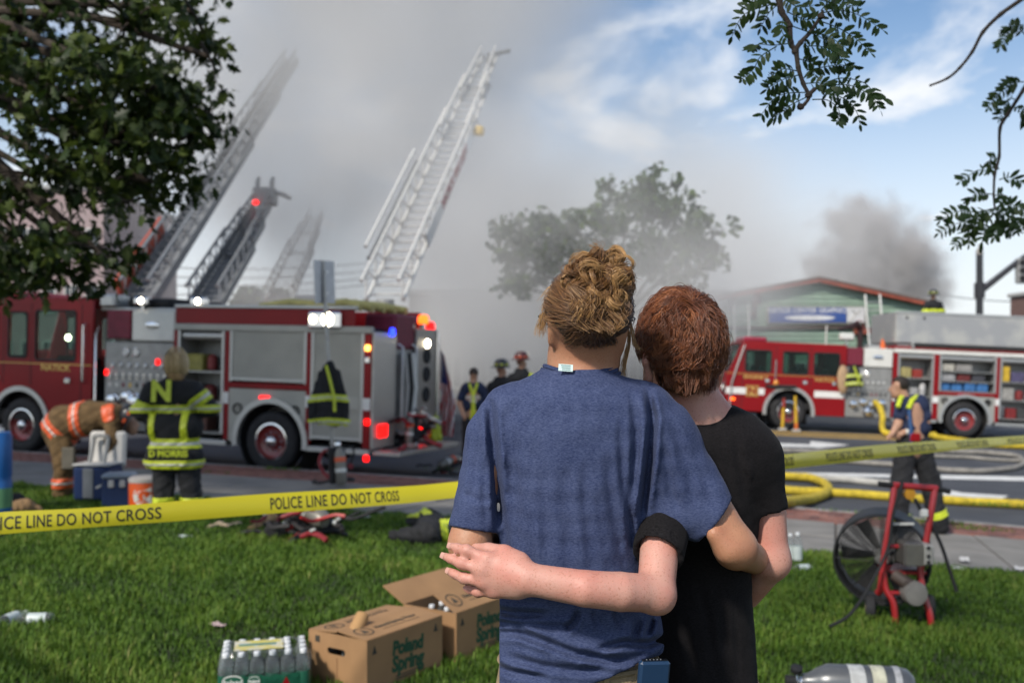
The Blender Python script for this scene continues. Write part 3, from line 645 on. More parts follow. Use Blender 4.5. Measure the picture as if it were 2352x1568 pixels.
    if kind == 'lit':
        bay(t, a1, b1, .62, ztop, 0, 1, kitA); bay(t, a2, b2, zw, ztop, 0, 2, kitB); bay(t, a3, b3, .62, ztop, 0, 3, [[('air_cylinder', (.12, .12, .13), .2, .4), ('tool_box', (.2, .02, .02), .3, .3), ('tool_box', (.05, .05, .05), .3, .3)], [('generator', (.3, .29, .27), .45, .35), ('coil', (.2, .03, .03), .25, .3)], [('rain_suit', (.55, .36, .03), .3, .45), ('tool_box', (.08, .07, .14), .4, .3)]])
    else:
        bay(t, a1, b1, .62, ztop, 0, 4, [[('air_cylinder', (.10, .09, .09), .2, .4), ('tool_box', (.08, .03, .02), .3, .3)], [('tool_box', (.05, .05, .05), .35, .3), ('coil', (.12, .02, .02), .25, .3)], [('hose_roll', (.3, .27, .06), .4, .3), ('coil', (.2, .03, .03), .2, .3)]])
        shutter(t, a2, b2, zw, ztop, .012); shutter(t, a3, b3, .62, ztop, .012)
        text('lettering', '911', mat('red_vinyl', (.35, .03, .03), .5), t, ((a3+b3)/2+.12, -.012, (q0+q1)/2), .17, 1.2, .004)
    for p, q in ((pe+.003, a1-.028), (b1+.028, a2-.028), (b2+.028, a3-.028), (b3+.028, be-.003)): MB().box(p, q, -.005, -.001, q0, q1).build('stripe', M_STRIPE, t)
    if kind == 'shaded': MB().box(a3+.03, b3-.03, -.011, -.007, q0, q1).build('stripe', M_SHUT, t)
    return t
def lettering(t, s, x, z, size, m=M_GOLD, sx=1.2): text('lettering', s, m, t, (x, -.008, z), size, sx, .004)

# ---- engine at the left, in the shade of the tree
XL = dict(H=2.95, hb=1.74, cs=(.60, .80), bs=(1.14, 1.34), pz=.24, zw=1.55, ce=1.72, pe=3.55, be=7.55, ra=5.62, c1=(3.68, 4.62), c2=(4.78, 6.28), c3=(6.42, 7.38), wins=[(-1.28, -.62, 1.84, 2.66), (-.32, .12, 1.84, 2.66), (.36, 1.30, 1.80, 2.70)], seams=(-.45, .24, 1.46), handles=(-.6, 1.15), rails=(1.56,))
_p = on(618, 17.1)
_th = R(20.5); _off = Vector((math.cos(_th), -math.sin(_th), 0))*5.62
eL = build_engine('shaded', Vector((_p.x, _p.y, gz(_p.x, _p.y)+.02))-Vector((_off.x, _off.y, -.028*5.62)), (0, math.atan(.028), -_th), 'red fire engine parked along the kerb at left, silver shutters down and lamps lit', XL, 'red')
def left_extras(t):
    W = 2.45; be = 7.55; pe = 3.55
    lettering(t, 'NATICK', .85, 1.64, .16)
    MB().box(pe+.02, be-.35, .015, .06, 2.523, 2.80, .01).build('upper_band', M_RED, t); MB().box(pe, be-.3, .0, .07, 2.803, 2.86, .012).build('band_rail', M_ALU, t); MB().box(pe, be-.3, W-.08, W-.01, 2.5, 2.86, .012).build('far_band', M_RED, t)
    MB().box(pe+.1, be-.2, .1, W-.1, 2.39, 2.50).build('hose_bed', M_DRK, t)
    # folded yellow supply hose in the bed
    for k in range(5):
        xa, xb = 5.2, 7.2; z = 2.76+.045*k; y = .25+.32*k
        MB().tube([(xa+.1*math.sin(k), y, 2.84), (xa+.6, y+.02, 2.91), (xa+1.2, y, 2.86+.02*k), (xb-.3, y, 2.92), (xb+.05*k, y, 2.85)], [.07, .085, .085, .085, .07], 8).build('bedded_hose', mat('hose_pale_yellow', (.52, .45, .16), .8, bump=.4, bscale=40), t, True)
    MB().box(pe+.05, pe+1.6, .3, 2.1, 2.50, 2.86, .04).build('deck_box', M_ALU, t)
    # deck gear at the pump house and cab rear
    MB().box(1.75, 3.5, .15, 2.2, 2.74, 2.80, .02).build('deck_plate', M_ALU, t); MB().box(2.3, 3.3, .2, 1.8, 2.8, 2.98, .05).build('deck_locker', M_BLK, t); MB().box(1.80, 2.15, .05, .5, 2.8, 3.04, .04).build('deck_tank', M_ALU, t)
    for x in (2.75, 4.00): 
        MB().cyl((x, .12, 2.5), (x, .12, 2.86), .025, n=8).build('lamp_pole', M_CHR, t); h = MB().box(x-.16, x+.16, .04, .2, 2.85, 2.99, .03).build('scene_light', M_CHR, t); MB().lathe([(.055, 0), (.04, -.02), (0, -.03)], 14, c=(x+.02, .04, 2.92), axis='y').build('bulb', L_WH, h, True)
    fl = MB().box(6.35, 6.98, -.07, .03, 2.48, 2.76, .03).build('flood_light', M_CHR, t)
    MB().lathe([(.115, 0), (.10, -.02), (0, -.035)], 18, c=(6.74, -.07, 2.63), axis='y').build('bulb', L_WH, fl, True); MB().lathe([(.075, 0), (.06, -.02), (0, -.03)], 16, c=(6.46, -.07, 2.63), axis='y').build('bulb', lamp('lamp_dim_white', (1, .8, .5), 8), fl, True)
    for x, z, m in ((-.15, 2.30, L_WH), (.80, 2.22, L_WH)): MB().lathe([(.06, 0), (.05, -.03), (0, -.04)], 14, c=(x, .35, z), axis='y').build('window_glint', m, t, True)  # glowing pieces added inside the cab in place of reflections in its windows
    MB().box(-.22, -.12, .3, .4, 2.40, 2.50, .01).build('window_glint', L_RED, t)
    MB().tube([(3.0, -.05, .95), (2.85, -.35, .75), (2.6, -.5, .45), (2.4, -.55, .2)], .05, 8).build('supply_line', M_BLK, t, True)
    # rear corner and rear face
    for x, z, m in ((be-.06, 2.17, L_AMB), (be-.06, 1.97, M_CHR), (be-.04, .95, L_RED), (be-.04, .35, L_RED)): MB().box(x-.05, x+.045, -.045, -.001, z-.05, z+.05, .015).build('corner_lamp', m, t)
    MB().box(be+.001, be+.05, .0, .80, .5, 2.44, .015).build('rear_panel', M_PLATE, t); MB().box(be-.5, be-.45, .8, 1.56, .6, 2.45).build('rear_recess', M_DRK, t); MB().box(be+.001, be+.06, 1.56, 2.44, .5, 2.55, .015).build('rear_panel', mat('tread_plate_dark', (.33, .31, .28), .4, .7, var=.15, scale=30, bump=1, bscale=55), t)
    MB().box(be-.6, be+.02, .80, 1.56, 2.15, 2.78, .05).build('hose_bed_cover', M_DRED, t)
    for y in (.90, 1.44): MB().tube([(be+.03, y, .9), (be+.12, y, .95), (be+.12, y, 2.2), (be+.03, y, 2.25)], .022, 8).build('grab_rail', M_WHT, t, True)
    for z in (1.35, 1.72, 2.05): MB().lathe([(.14, 0), (.14, .02), (.11, .03), (.1, .012), (0, .012)], 18, c=(be+.06, 1.98, z), axis='x').build('vent', M_BLK, t, True)
    MB().lathe([(.08, 0), (.07, .02), (0, .03)], 16, c=(be+.06, 2.0, 2.28), axis='x').build('rear_flood', L_WH, t, True)
    MB().box(be+.05, be+.09, .18, .48, .68, .90, .02).build('tail_light', L_RED, t); MB().box(be+.05, be+.09, 1.7, 1.95, .62, .76, .02).build('tail_light', L_RED, t); MB().box(be+.05, be+.10, .50, .66, 2.38, 2.52, .03).build('rear_beacon', L_BLU, t)
    for y, z, m in ((2.05, 2.72, L_ORG), (2.33, 2.60, L_RED), (1.6, 2.70, mat('lens_red', (.3, .02, .05), .2))):
        MB().lathe([(.09, 0), (.10, .02), (.10, .12), (.07, .16), (0, .17)], 16, c=(be-.06, y, z-.08)).build('beacon', m, t, True); MB().cyl((be-.06, y, 2.5), (be-.06, y, z-.08), .05, n=10).build('beacon_base', M_CHR, t)
    tb = MB().box(be+.055, be+.55, .02, W-.02, .40, .47, .012).build('tailboard', M_PLATE, t); MB().cyl((be+.08, 2.42, .5), (be+.08, 2.42, 2.5), .03, n=8).build('corner_rail', M_CHR, t)
    for k in range(3): MB().tube([(be+.10, 1.0+.15*k, 2.1), (be+.16, 1.02+.16*k, 1.5), (be+.14, 1.0+.13*k, 1.0)], .05, 8).build('hanging_hose', [M_GRY, M_BLK, M_WHT][k], t, True)
left_extras(eL)
# ---- engine at the right, in the light
XR = dict(H=2.53, hb=1.62, cs=(.99, 1.18), bs=(.99, 1.18), pz=0, zw=1.36, ce=1.62, pe=2.98, be=7.4, ra=5.10, c1=(3.14, 4.12), c2=(4.34, 5.92), c3=(6.08, 7.2), wins=[(-1.30, -.58, 1.68, 2.28), (-.20, .50, 1.66, 2.28), (.70, 1.40, 1.66, 2.28)], seams=(-1.38, -.42, .60), handles=(-.66, .44, 1.30), rails=(-.44,))
_q = G(1809, 988, lo=20)
eR = build_engine('lit', (_q.x, _q.y, _q.z+.02), (0, math.atan(.045), R(-2.5)), 'red and white fire engine on the far side of the street with open lockers', XR, 'silver')
def right_extras(t):
    W = 2.45; pe = 2.98; be = 7.4
    lettering(t, 'ENGINE 2', -1.0, 1.50, .135); lettering(t, 'NATICK', 1.02, 1.50, .135)
    em = MB().box(-1.27, -.90, -.011, -.006, .93, 1.25, .03).build('emblem', M_GOLD, t); text('lettering', 'N', M_RED, em, (-1.085, -.0125, 1.09), .27, 1.2, .012)
    plate('emblem_edge', [rrect(-1.25, -.92, .95, 1.23, .04), rrect(-1.235, -.935, .965, 1.215, .03)[::-1]], -.0135, .002, M_RED, em)
    MB().box(pe-.05, be, .02, .5, 2.523, 2.60, .01).build('upper_band', M_RED, t); _ms = mat('dull_aluminium', (.55, .54, .50), .45, .5, scale=1.1, col2=(.42, .42, .42), thr=(.42, .6), bump=.15, bscale=8); MB().box(pe+.05, pe+.11, .12, W-.12, 2.70, 3.60, .01).build('hose_bed_end', _ms, t); MB().box(pe+.05, be, W-.12, W-.06, 2.70, 3.60, .01).build('hose_bed_side', _ms, t); MB().box(pe+.05, be, .06, .12, 2.70, 3.60, .02).build('hose_bed_side', mat('dull_aluminium', (.55, .54, .50), .45, .5, scale=1.1, col2=(.42, .42, .42), thr=(.42, .6), bump=.15, bscale=8), t)
    MB().box(pe+.02, be, .04, .09, 3.56, 3.63, .01).build('bed_rail', M_ALU, t); MB().box(pe+.12, be, .125, W-.125, 2.5, 3.095).build('bed_base', M_GRY, t)
    for x in (pe+.35, pe+.85): MB().lathe([(.04, 0), (.03, -.03), (0, -.03)], 10, c=(x, .058, 3.45), axis='y').build('latch', M_BLK, t)
    MB().cyl((pe+.55, .0, 2.66), (be, .0, 2.66), .05, n=10).build('suction_pole', M_BLK, t, True); MB().box(pe+.5, pe+.58, -.03, .06, 2.56, 2.72, .01).build('pole_bracket', M_ALU, t)
    MB().cyl((ce_ := 1.66, .25, 2.5), (ce_, .25, 2.80), .03, n=8).build('lamp_pole', M_CHR, t); MB().box(ce_-.2, ce_+.2, .15, .35, 2.72, 2.92, .03).build('scene_light', M_WHT, t)
    MB().cyl((ce_-.45, .8, 2.55), (ce_-.45, .8, 3.15), .02, n=6).build('mast', M_WHT, t)
    d = MB(); d.cyl((2.28, 1.0, 2.5), (2.28, 1.0, 3.15), .08, n=10); d.tube([(2.28, 1.0, 3.1), (2.15, .95, 3.25), (1.95, .9, 3.15), (1.6, .85, 3.05)], [.09, .1, .07, .05], 10); d.build('deck_gun', mat('gun_black', (.03, .012, .012), .4), t, True); MB().lathe([(.14, -.05), (.16, 0), (.14, .05)], 16, c=(2.22, .95, 3.2), axis='y', caps=False).build('gun_wheel', M_RED, t, True)
    MB().cyl((2.85, .6, 2.52), (2.82, .6, 2.80), .10, .03, 12).build('cone_marker', mat('orange_plastic', (.6, .11, .02), .5), t)
    MB().box(2.4, 2.75, .5, 1.0, 2.5, 2.62, .03).build('deck_box', M_ALU, t); MB().tube([(-.62, -.25, 1.24), (.1, -.25, 1.26)], .06, 8).build('step_tread', M_BLK, t, True)
    MB().box(-.70, .72-.5, -.045, -.003, 1.22, 1.30, .01).build('arch_cap', M_BLK, t); MB().lathe([(.075, 0), (.09, .05), (.05, .14), (0, .15)], 12, c=(-.42, -.10, 1.30)).build('amber_lamp', mat('amber_lens', (.6, .22, .02), .3), t, True)
right_extras(eR)
# ------------------------------------------------------------------ trees
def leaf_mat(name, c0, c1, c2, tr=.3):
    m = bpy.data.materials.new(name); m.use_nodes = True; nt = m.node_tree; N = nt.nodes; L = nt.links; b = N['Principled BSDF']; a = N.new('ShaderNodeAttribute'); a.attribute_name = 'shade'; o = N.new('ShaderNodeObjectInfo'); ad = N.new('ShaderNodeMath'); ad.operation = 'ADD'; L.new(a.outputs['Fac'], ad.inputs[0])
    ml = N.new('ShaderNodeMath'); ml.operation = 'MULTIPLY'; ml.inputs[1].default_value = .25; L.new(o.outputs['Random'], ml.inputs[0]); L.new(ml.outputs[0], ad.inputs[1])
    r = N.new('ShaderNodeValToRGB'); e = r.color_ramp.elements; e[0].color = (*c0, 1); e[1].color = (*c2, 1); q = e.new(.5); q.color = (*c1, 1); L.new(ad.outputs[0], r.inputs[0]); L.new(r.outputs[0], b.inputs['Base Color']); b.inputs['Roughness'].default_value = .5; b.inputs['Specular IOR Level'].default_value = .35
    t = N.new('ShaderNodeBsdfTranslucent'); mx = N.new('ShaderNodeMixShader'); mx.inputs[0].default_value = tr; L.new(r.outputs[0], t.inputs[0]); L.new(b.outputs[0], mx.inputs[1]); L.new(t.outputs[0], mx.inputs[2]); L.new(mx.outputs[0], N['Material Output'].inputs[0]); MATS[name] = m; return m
M_BARK = mat('bark', (.055, .042, .032), .95, scale=7, var=.35, bump=1, bscale=26, stretch=(1, 1, .35)); M_TWIG = mat('twig_bark', (.045, .034, .027), .9, scale=30, var=.3, bump=.5, bscale=120)
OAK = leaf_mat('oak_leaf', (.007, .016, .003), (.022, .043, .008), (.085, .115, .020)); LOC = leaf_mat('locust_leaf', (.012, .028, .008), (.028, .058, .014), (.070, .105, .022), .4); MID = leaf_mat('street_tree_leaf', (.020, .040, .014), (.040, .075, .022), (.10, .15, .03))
OAKP = np.array([(0, -.02), (.05, .12), (.20, .10), (.14, .28), (.34, .36), (.18, .50), (.34, .68), (.14, .72), (.10, .90), (0, 1.0), (-.10, .90), (-.14, .72), (-.34, .68), (-.18, .50), (-.34, .36), (-.14, .28), (-.20, .10), (-.05, .12)])
def leaf_cloud(pts, size, rng, outline, droop=.6):
    """fan-filled leaf outlines at pts with random hang; returns v,f,shade"""
    n = len(pts); k = len(outline); dirv = rng.normal(size=(n, 3)); dirv[:, 2] -= droop*1.4; dirv /= np.linalg.norm(dirv, axis=1, keepdims=True); up = rng.normal(size=(n, 3)); sd = np.cross(dirv, up); sd /= np.linalg.norm(sd, axis=1, keepdims=True); nr = np.cross(sd, dirv); s = size*(.65+.6*rng.random(n))
    c = np.concatenate([[(0, .5)], outline]); bend = -.25*(c[:, 1])**2+.18*np.abs(c[:, 0])
    V = pts[:, None]+s[:, None, None]*(sd[:, None]*c[None, :, :1]+dirv[:, None]*c[None, :, 1:2]+nr[:, None]*bend[None, :, None]); i = np.arange(n)[:, None]*(k+1); a = np.arange(k)[None]; Fc = np.stack([i+0*a, i+1+a, i+1+(a+1) % k], -1).reshape(-1, 3); return V.reshape(-1, 3), Fc
def crown_mesh(name, pts, size, rng, outline, m, parent, base, sh=None, droop=.6):
    V, Fc = leaf_cloud(pts, size, rng, outline, droop); me = npmesh(name, V-np.array(base), Fc, False); at = me.attributes.new('shade', 'FLOAT', 'POINT'); k = len(outline)+1; s = (.40+.25*rng.normal(size=len(pts))).clip(0, 1) if sh is None else sh; at.data.foreach_set('value', np.repeat(s, k).astype(np.float32)); o = mobj(name, me, m, parent); return o
def limb(parent, base, pts, r0, r1, m=M_BARK, name='branch', n=8):
    p = smooth_path(pts, 5); rr = [(r0+(r1-r0)*i/(len(p)-1))*(1.22 if i % 5 == 0 and r0 < .02 else 1) for i in range(len(p))]; return MB().tube([Vector(q)-Vector(base) for q in p], rr, n).build(name, m, parent, True)
def oak():
    rng = np.random.default_rng(31); bx, by = -6.6, 7.2; base = Vector((bx, by, gz(bx, by))); t = thing('oak_tree', 'big dark leafy oak tree overhanging from the left edge', 'tree', base); MB().tube([(0, 0, -.1), (.05, .02, 1.2), (.0, .1, 2.8), (.2, .1, 4.5), (.1, .3, 7.0), (-.2, .2, 9.5)], [.42, .30, .27, .24, .17, .06], 14).build('trunk', M_BARK, t, True); T = lambda z: base+Vector((.1, .1, z))
    cl = [(60, 60, 190, 120, 7.3, 900), (300, 50, 150, 90, 7.0, 620), (440, 25, 70, 60, 7.0, 170), (110, 220, 190, 120, 6.8, 950), (300, 190, 130, 90, 6.9, 620), (415, 215, 90, 62, 7.1, 330), (480, 262, 58, 52, 7.2, 190), (240, 330, 190, 85, 6.9, 850), (420, 320, 80, 50, 7.1, 230), (340, 420, 110, 55, 7.0, 330), (290, 465, 55, 30, 7.0, 90), (90, 400, 150, 80, 7.2, 650), (40, 540, 105, 80, 7.2, 480), (150, 560, 70, 55, 7.3, 220), (215, 570, 40, 65, 7.3, 130), (100, 625, 120, 45, 7.3, 350), (20, 640, 90, 50, 7.3, 260), (-120, 300, 200, 330, 7.4, 700), (480, 130, 36, 46, 7.1, 60), (200, -60, 320, 70, 7.2, 600), (395, 390, 60, 40, 7.1, 90), (250, 600, 30, 22, 7.3, 36)]
    pts = []; brn = []
    for (px, py, rx, ry, d, n) in cl:
        n = int(n*.60); k = max(3, n//21); u = rng.normal(size=(k, 3)); u /= np.linalg.norm(u, axis=1, keepdims=True); u *= rng.random((k, 1))**.40; tw = np.array(P(px, py, d))+u*np.array([rx*d/F, .75, ry*d/F])        # twig ends
        rep_ = rng.integers(0, k, n); pts.append(tw[rep_]+rng.normal(size=(n, 3))*np.array([.070, .09, .060])); brn.append((P(px, py, d), tw))
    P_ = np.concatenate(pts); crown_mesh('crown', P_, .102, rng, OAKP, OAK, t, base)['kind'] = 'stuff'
    for c, tw in brn:
        st_ = T(rng.uniform(3.0, 4.8)); mid = st_.lerp(c, .55)+Vector((0, 0, .35)); limb(t, base, [st_, mid, c], .07, .018)
        tm = MB()
        for q in tw[:14]: tm.tube([c-base, (c.lerp(Vector(q), .5)+Vector((0, 0, .04)))-base, Vector(q)-base], [.012, .008, .003], 5)
        tag(tm.build('twigs', M_TWIG, t, True), kind='stuff')
    # single leaves along the edge of the crown
    me = bpy.data.meshes.new('leaf'); o_ = OAKP; me.from_pydata([(0, .5, .0)]+[(x, y, -.25*y*y+.18*abs(x)) for x, y in o_], [], [(0, 1+i, 1+(i+1) % len(o_)) for i in range(len(o_))]); me.materials.append(OAK)
    for (px, py, rx, ry, d, n) in cl[:17]:
        for k in range(12):
            a = rng.uniform(0, 6.28); q = P(px+rx*math.cos(a)*.95, py+ry*math.sin(a)*.95, d); o = mobj('leaf', me, None, t, q-base, tuple(rng.uniform(-3, 3, 3))); o.scale = (.08+.03*rng.random(),)*3
    # upper crown out of view above, widened and thickened to shade the left engine
    n = 15000; u = rng.normal(size=(n//26, 3)); u /= np.linalg.norm(u, axis=1, keepdims=True); u *= rng.random((n//26, 1))**.4; tw = np.array([-10.2, 9.6, 9.2])+u*np.array([7.6, 6.2, 3.0]); pp = tw[rng.integers(0, len(tw), n)]+rng.normal(size=(n, 3))*.26; crown_mesh('shade_crown', pp, .32, rng, OAKP, OAK, t, base)['kind'] = 'stuff'
    for k in range(9):
        q = Vector(tw[k*7]); limb(t, base, [T(5+.5*k), T(6).lerp(q, .5)+Vector((0, 0, .6)), q], .09, .02)
oak()
def locust():
    rng = np.random.default_rng(8); base = Vector((2.9, 1.6, gz(2.9, 1.6))); t = thing('honey_locust_tree', 'honey locust branches with feathery leaves hanging in at upper right', 'tree', base)
    MB().tube([(0, 0, -.1), (.03, .0, 1.0), (-.05, .05, 2.4), (-.1, .15, 3.8), (-.25, .4, 5.4)], [.20, .15, .13, .11, .06], 12).build('trunk', M_BARK, t, True)
    Q = lambda zx, zy, d: P(1603.6+.4091*zx, .4091*zy, d)
    lf = [(0, 0), (.16, .22), (.205, .52), (.12, .85), (0, 1.0), (-.12, .85), (-.205, .52), (-.16, .22)]
    def frond(pts, d, n, L_, seed, dj=.04):
        rr = np.random.default_rng(seed); dd = d+rr.uniform(-dj, dj); w = [Q(x, y, dd+.02*i*rr.normal()) for i, (x, y) in enumerate(pts)]; p = smooth_path(w, 8); ln = [0]
        for a, b in zip(p[:-1], p[1:]): ln.append(ln[-1]+(b-a).length)
        mb = MB(); m = len(p); mb.tube([q-base for q in p], [.0016*d/2.4*(1-.6*i/m) for i in range(m)], 5)
        for k in range(n):
            u = .12+.88*k/(n-1); s = u*ln[-1]; i = min(int(np.searchsorted(ln, s)), m-1); i = max(1, i); c = p[i]; dv = (p[i]-p[i-1]).normalized(); view = Vector((0, -1, .15)); sd = dv.cross(view).normalized()
            for sg in ((-1, 1) if k < n-1 else (0,)):
                a = dv*(.55 if sg else 1)+sd*sg*.9+Vector((0, rr.uniform(-.25, .25), -.22)); a.normalize(); nn = (view+Vector((rr.normal()*.55, 0, rr.normal()*.55))).normalized(); wv = a.cross(nn).normalized(); sz = L_*(.75+.35*rr.random())*(1 if k > 1 else .8); sz *= math.sin(math.pi*(.22+.62*u))**.5; o = len(mb.v)
                if rr.random() < .06: continue
                vs = [c+a*(y*sz)+wv*(x*sz)+nn*(-.10*sz*y*y+.16*sz*abs(x)) for x, y in lf]; mb.add([v-base for v in vs], [(0, 1, 7), (1, 2, 6, 7), (2, 3, 5, 6), (3, 4, 5)])
        me = mb.mesh('leaf'); at = me.attributes.new('shade', 'FLOAT', 'POINT'); at.data.foreach_set('value', np.full(len(me.vertices), .25+.3*rr.random(), np.float32)); mobj('leaf', me, LOC, t)
    d = 2.4
    main = [Q(430, -420, d+.1), Q(445, -120, d+.02), Q(455, 0, d), Q(470, 70, d), Q(510, 140, d), Q(520, 240, d), Q(550, 300, d), Q(562, 380, d), Q(590, 470, d), Q(622, 540, d), Q(598, 585, d), Q(570, 612, d)]; limb(t, base, main, .0085, .0036, M_TWIG); limb(t, base, [Q(550, 275, d), Q(575, 240, d), Q(630, 180, d+.01), Q(690, 90, d+.02), Q(700, 60, d+.02)], .0065, .003, M_TWIG); limb(t, base, [Q(620, 535, d), Q(650, 505, d), Q(692, 478, d)], .006, .003, M_TWIG)
    for x, y in ((512, 145), (545, 290), (620, 535), (690, 92), (575, 600)): MB().lathe([(0, -.009), (.008, -.005), (.0095, 0), (.007, .006), (0, .009)], 8, c=Q(x, y, d)-base, caps=False).build('bud', M_TWIG, t, True)
    FR = [([(455, 20), (360, 40), (250, 90), (190, 205)], 11), ([(510, 245), (420, 255), (340, 250), (285, 280)], 10), ([(440, 262), (350, 320), (310, 390), (245, 445)], 11), ([(470, 10), (400, 70), (350, 160)], 8), ([(690, 75), (800, 60), (910, 90), (1040, 172)], 12), ([(680, 0), (800, 25), (915, 38)], 9), ([(700, 125), (790, 160), (880, 215), (972, 300)], 11), ([(590, 262), (690, 262), (780, 300), (820, 345)], 10), ([(560, 400), (470, 390), (390, 445)], 9), ([(570, 420), (470, 450), (385, 500)], 9), ([(610, 395), (720, 375), (800, 365), (890, 385)], 11), ([(600, 520), (500, 525), (420, 560), (345, 660)], 11), ([(610, 545), (520, 590), (470, 630), (400, 670)], 10), ([(690, 480), (800, 440), (930, 465), (1000, 535), (1058, 556)], 13), ([(692, 485), (850, 480), (970, 540), (1020, 615)], 12), ([(640, 560), (730, 565), (790, 620), (782, 684)], 10), ([(690, 510), (830, 560), (890, 630), (908, 698)], 11), ([(520, 145), (640, 190), (720, 230), (790, 290)], 10), ([(505, 70), (600, 110), (690, 100)], 8), ([(630, 180), (600, 250), (640, 330)], 8), ([(560, 330), (640, 360), (650, 430)], 8), ([(480, 100), (470, 170), (500, 230)], 7), ([(690, 60), (760, -10), (850, 10)], 8), ([(620, 190), (720, 200), (830, 270)], 9), ([(600, 470), (700, 470), (770, 520)], 9), ([(460, -20), (560, 40), (650, 30)], 8), ([(420, -30), (330, -10), (260, 40)], 8)]
    for i, (p, n) in enumerate(FR): frond(p, d, n, .032, 200+i)
    d = 4.0
    limb(t, base, [Q(2050, 60, d+.3), Q(1930, 330, d+.1), Q(1829, 500, d), Q(1740, 640, d), Q(1695, 720, d), Q(1690, 880, d), Q(1665, 980, d), Q(1660, 1100, d), Q(1666, 1172, d)], .0085, .004, M_TWIG); limb(t, base, [Q(1990, -180, d), Q(1829, -15, d), Q(1700, 80, d), Q(1600, 180, d), Q(1540, 290, d), Q(1470, 380, d), Q(1400, 440, d), Q(1300, 482, d)], .0095, .004, M_TWIG)
    F2 = [([(1790, 470), (1720, 500), (1660, 560), (1625, 610)], 10), ([(1780, 560), (1740, 560), (1690, 670)], 9), ([(1760, 600), (1829, 620), (1829, 690)], 8), ([(1829, 460), (1760, 470), (1700, 520)], 8), ([(1665, 970), (1580, 955), (1520, 985), (1470, 1020)], 8), ([(1690, 890), (1640, 890), (1650, 950)], 7), ([(1690, 1010), (1750, 995), (1829, 1030)], 8), ([(1660, 1170), (1560, 1190), (1440, 1190), (1360, 1240)], 12), ([(1660, 1170), (1540, 1230), (1440, 1260), (1350, 1310)], 12), ([(1660, 1175), (1560, 1260), (1500, 1320), (1440, 1380)], 12), ([(1665, 1175), (1620, 1260), (1600, 1330), (1590, 1390)], 12), ([(1670, 1175), (1690, 1240), (1660, 1330)], 11), ([(1670, 1170), (1760, 1200), (1829, 1290)], 11), ([(1670, 1165), (1760, 1150), (1850, 1190)], 11), ([(1670, 1170), (1740, 1220), (1790, 1300)], 11), ([(1660, 1090), (1560, 1090), (1520, 1140)], 9), ([(1665, 1100), (1710, 1090), (1690, 1150)], 7), ([(1830, 140), (1760, 160), (1690, 270)], 10), ([(1840, 200), (1780, 150), (1720, 160)], 8), ([(1600, 1180), (1540, 1280), (1520, 1370)], 10), ([(1640, 1180), (1720, 1270), (1760, 1310)], 10)]
    for i, (p, n) in enumerate(F2): frond(p, d, n, .044, 400+i, .10)
    jt = base+Vector((-.1, .15, 3.8)); limb(t, base, [jt, Q(1700, -500, 2.2), Q(900, -560, 2.4), Q(430, -420, d-1.5)], .05, .0105); limb(t, base, [jt, Q(2200, -350, 3.2), Q(2050, 60, 4.3)], .05, .013); limb(t, base, [base+Vector((-.2, .3, 5.0)), Q(2100, -420, 3.6), Q(1990, -180, 4.0)], .05, .016)
    n = 2600; pp = np.array([1.2, 1.4, 5.4])+rng.normal(size=(n//20, 3)).clip(-1.6, 1.6)[rng.integers(0, n//20, n)]*np.array([1.7, 1.5, .5])+rng.normal(size=(n, 3))*.18; crown_mesh('crown', pp, .16, rng, np.array(lf), LOC, t, base)['kind'] = 'stuff'  # unseen crown overhead, enlarged to throw dapples on the right lawn
locust()
def street_tree():
    rng = np.random.default_rng(12); d = 34.0; x = pxx(1405, d); base = Vector((x, d, gz(x, d))); t = thing('street_tree', 'broad green street tree half hidden in smoke behind the couple', 'tree', base); MB().tube([(0, 0, -.1), (.03, 0, 1.2), (0, 0, 2.3), (.05, 0, 3.0)], [.22, .17, .15, .12], 12).build('trunk', M_BARK, t, True)
    cl = [(1195, 520, 62, 38, 170), (1175, 590, 48, 50, 170), (1290, 525, 85, 45, 300), (1240, 575, 80, 50, 260), (1390, 505, 90, 50, 300), (1450, 440, 80, 40, 240), (1495, 405, 20, 22, 40), (1500, 460, 80, 40, 200), (1550, 480, 60, 35, 150), (1585, 530, 75, 45, 230), (1640, 560, 34, 26, 70), (1665, 525, 14, 10, 14), (1645, 600, 28, 26, 60), (1500, 560, 120, 60, 420), (1350, 590, 110, 60, 360), (1220, 640, 70, 40, 150), (1570, 630, 70, 35, 130), (1180, 660, 35, 22, 40), (1600, 660, 40, 16, 34), (1545, 415, 16, 14, 18), (1440, 600, 110, 55, 260)]
    pts = []
    for (px, py, rx, ry, n) in cl:
        n = int(n*1.5); k = max(2, n//18); u = rng.normal(size=(k, 3)); u /= np.linalg.norm(u, axis=1, keepdims=True); u *= rng.random((k, 1))**.5; tw = np.array(P(px, py, d))+u*np.array([rx*d/F, 1.2, ry*d/F]); pts.append(tw[rng.integers(0, k, n)]+rng.normal(size=(n, 3))*.14); c = P(px, py, d); s = base+Vector((.05, 0, 2.2+.8*rng.random())); limb(t, base, [s, s.lerp(c, .5)+Vector((0, 0, .3)), c], .07, .02, n=6)
    crown_mesh('crown', np.concatenate(pts), .24, rng, OAKP[::2], MID, t, base)['kind'] = 'stuff'
street_tree()
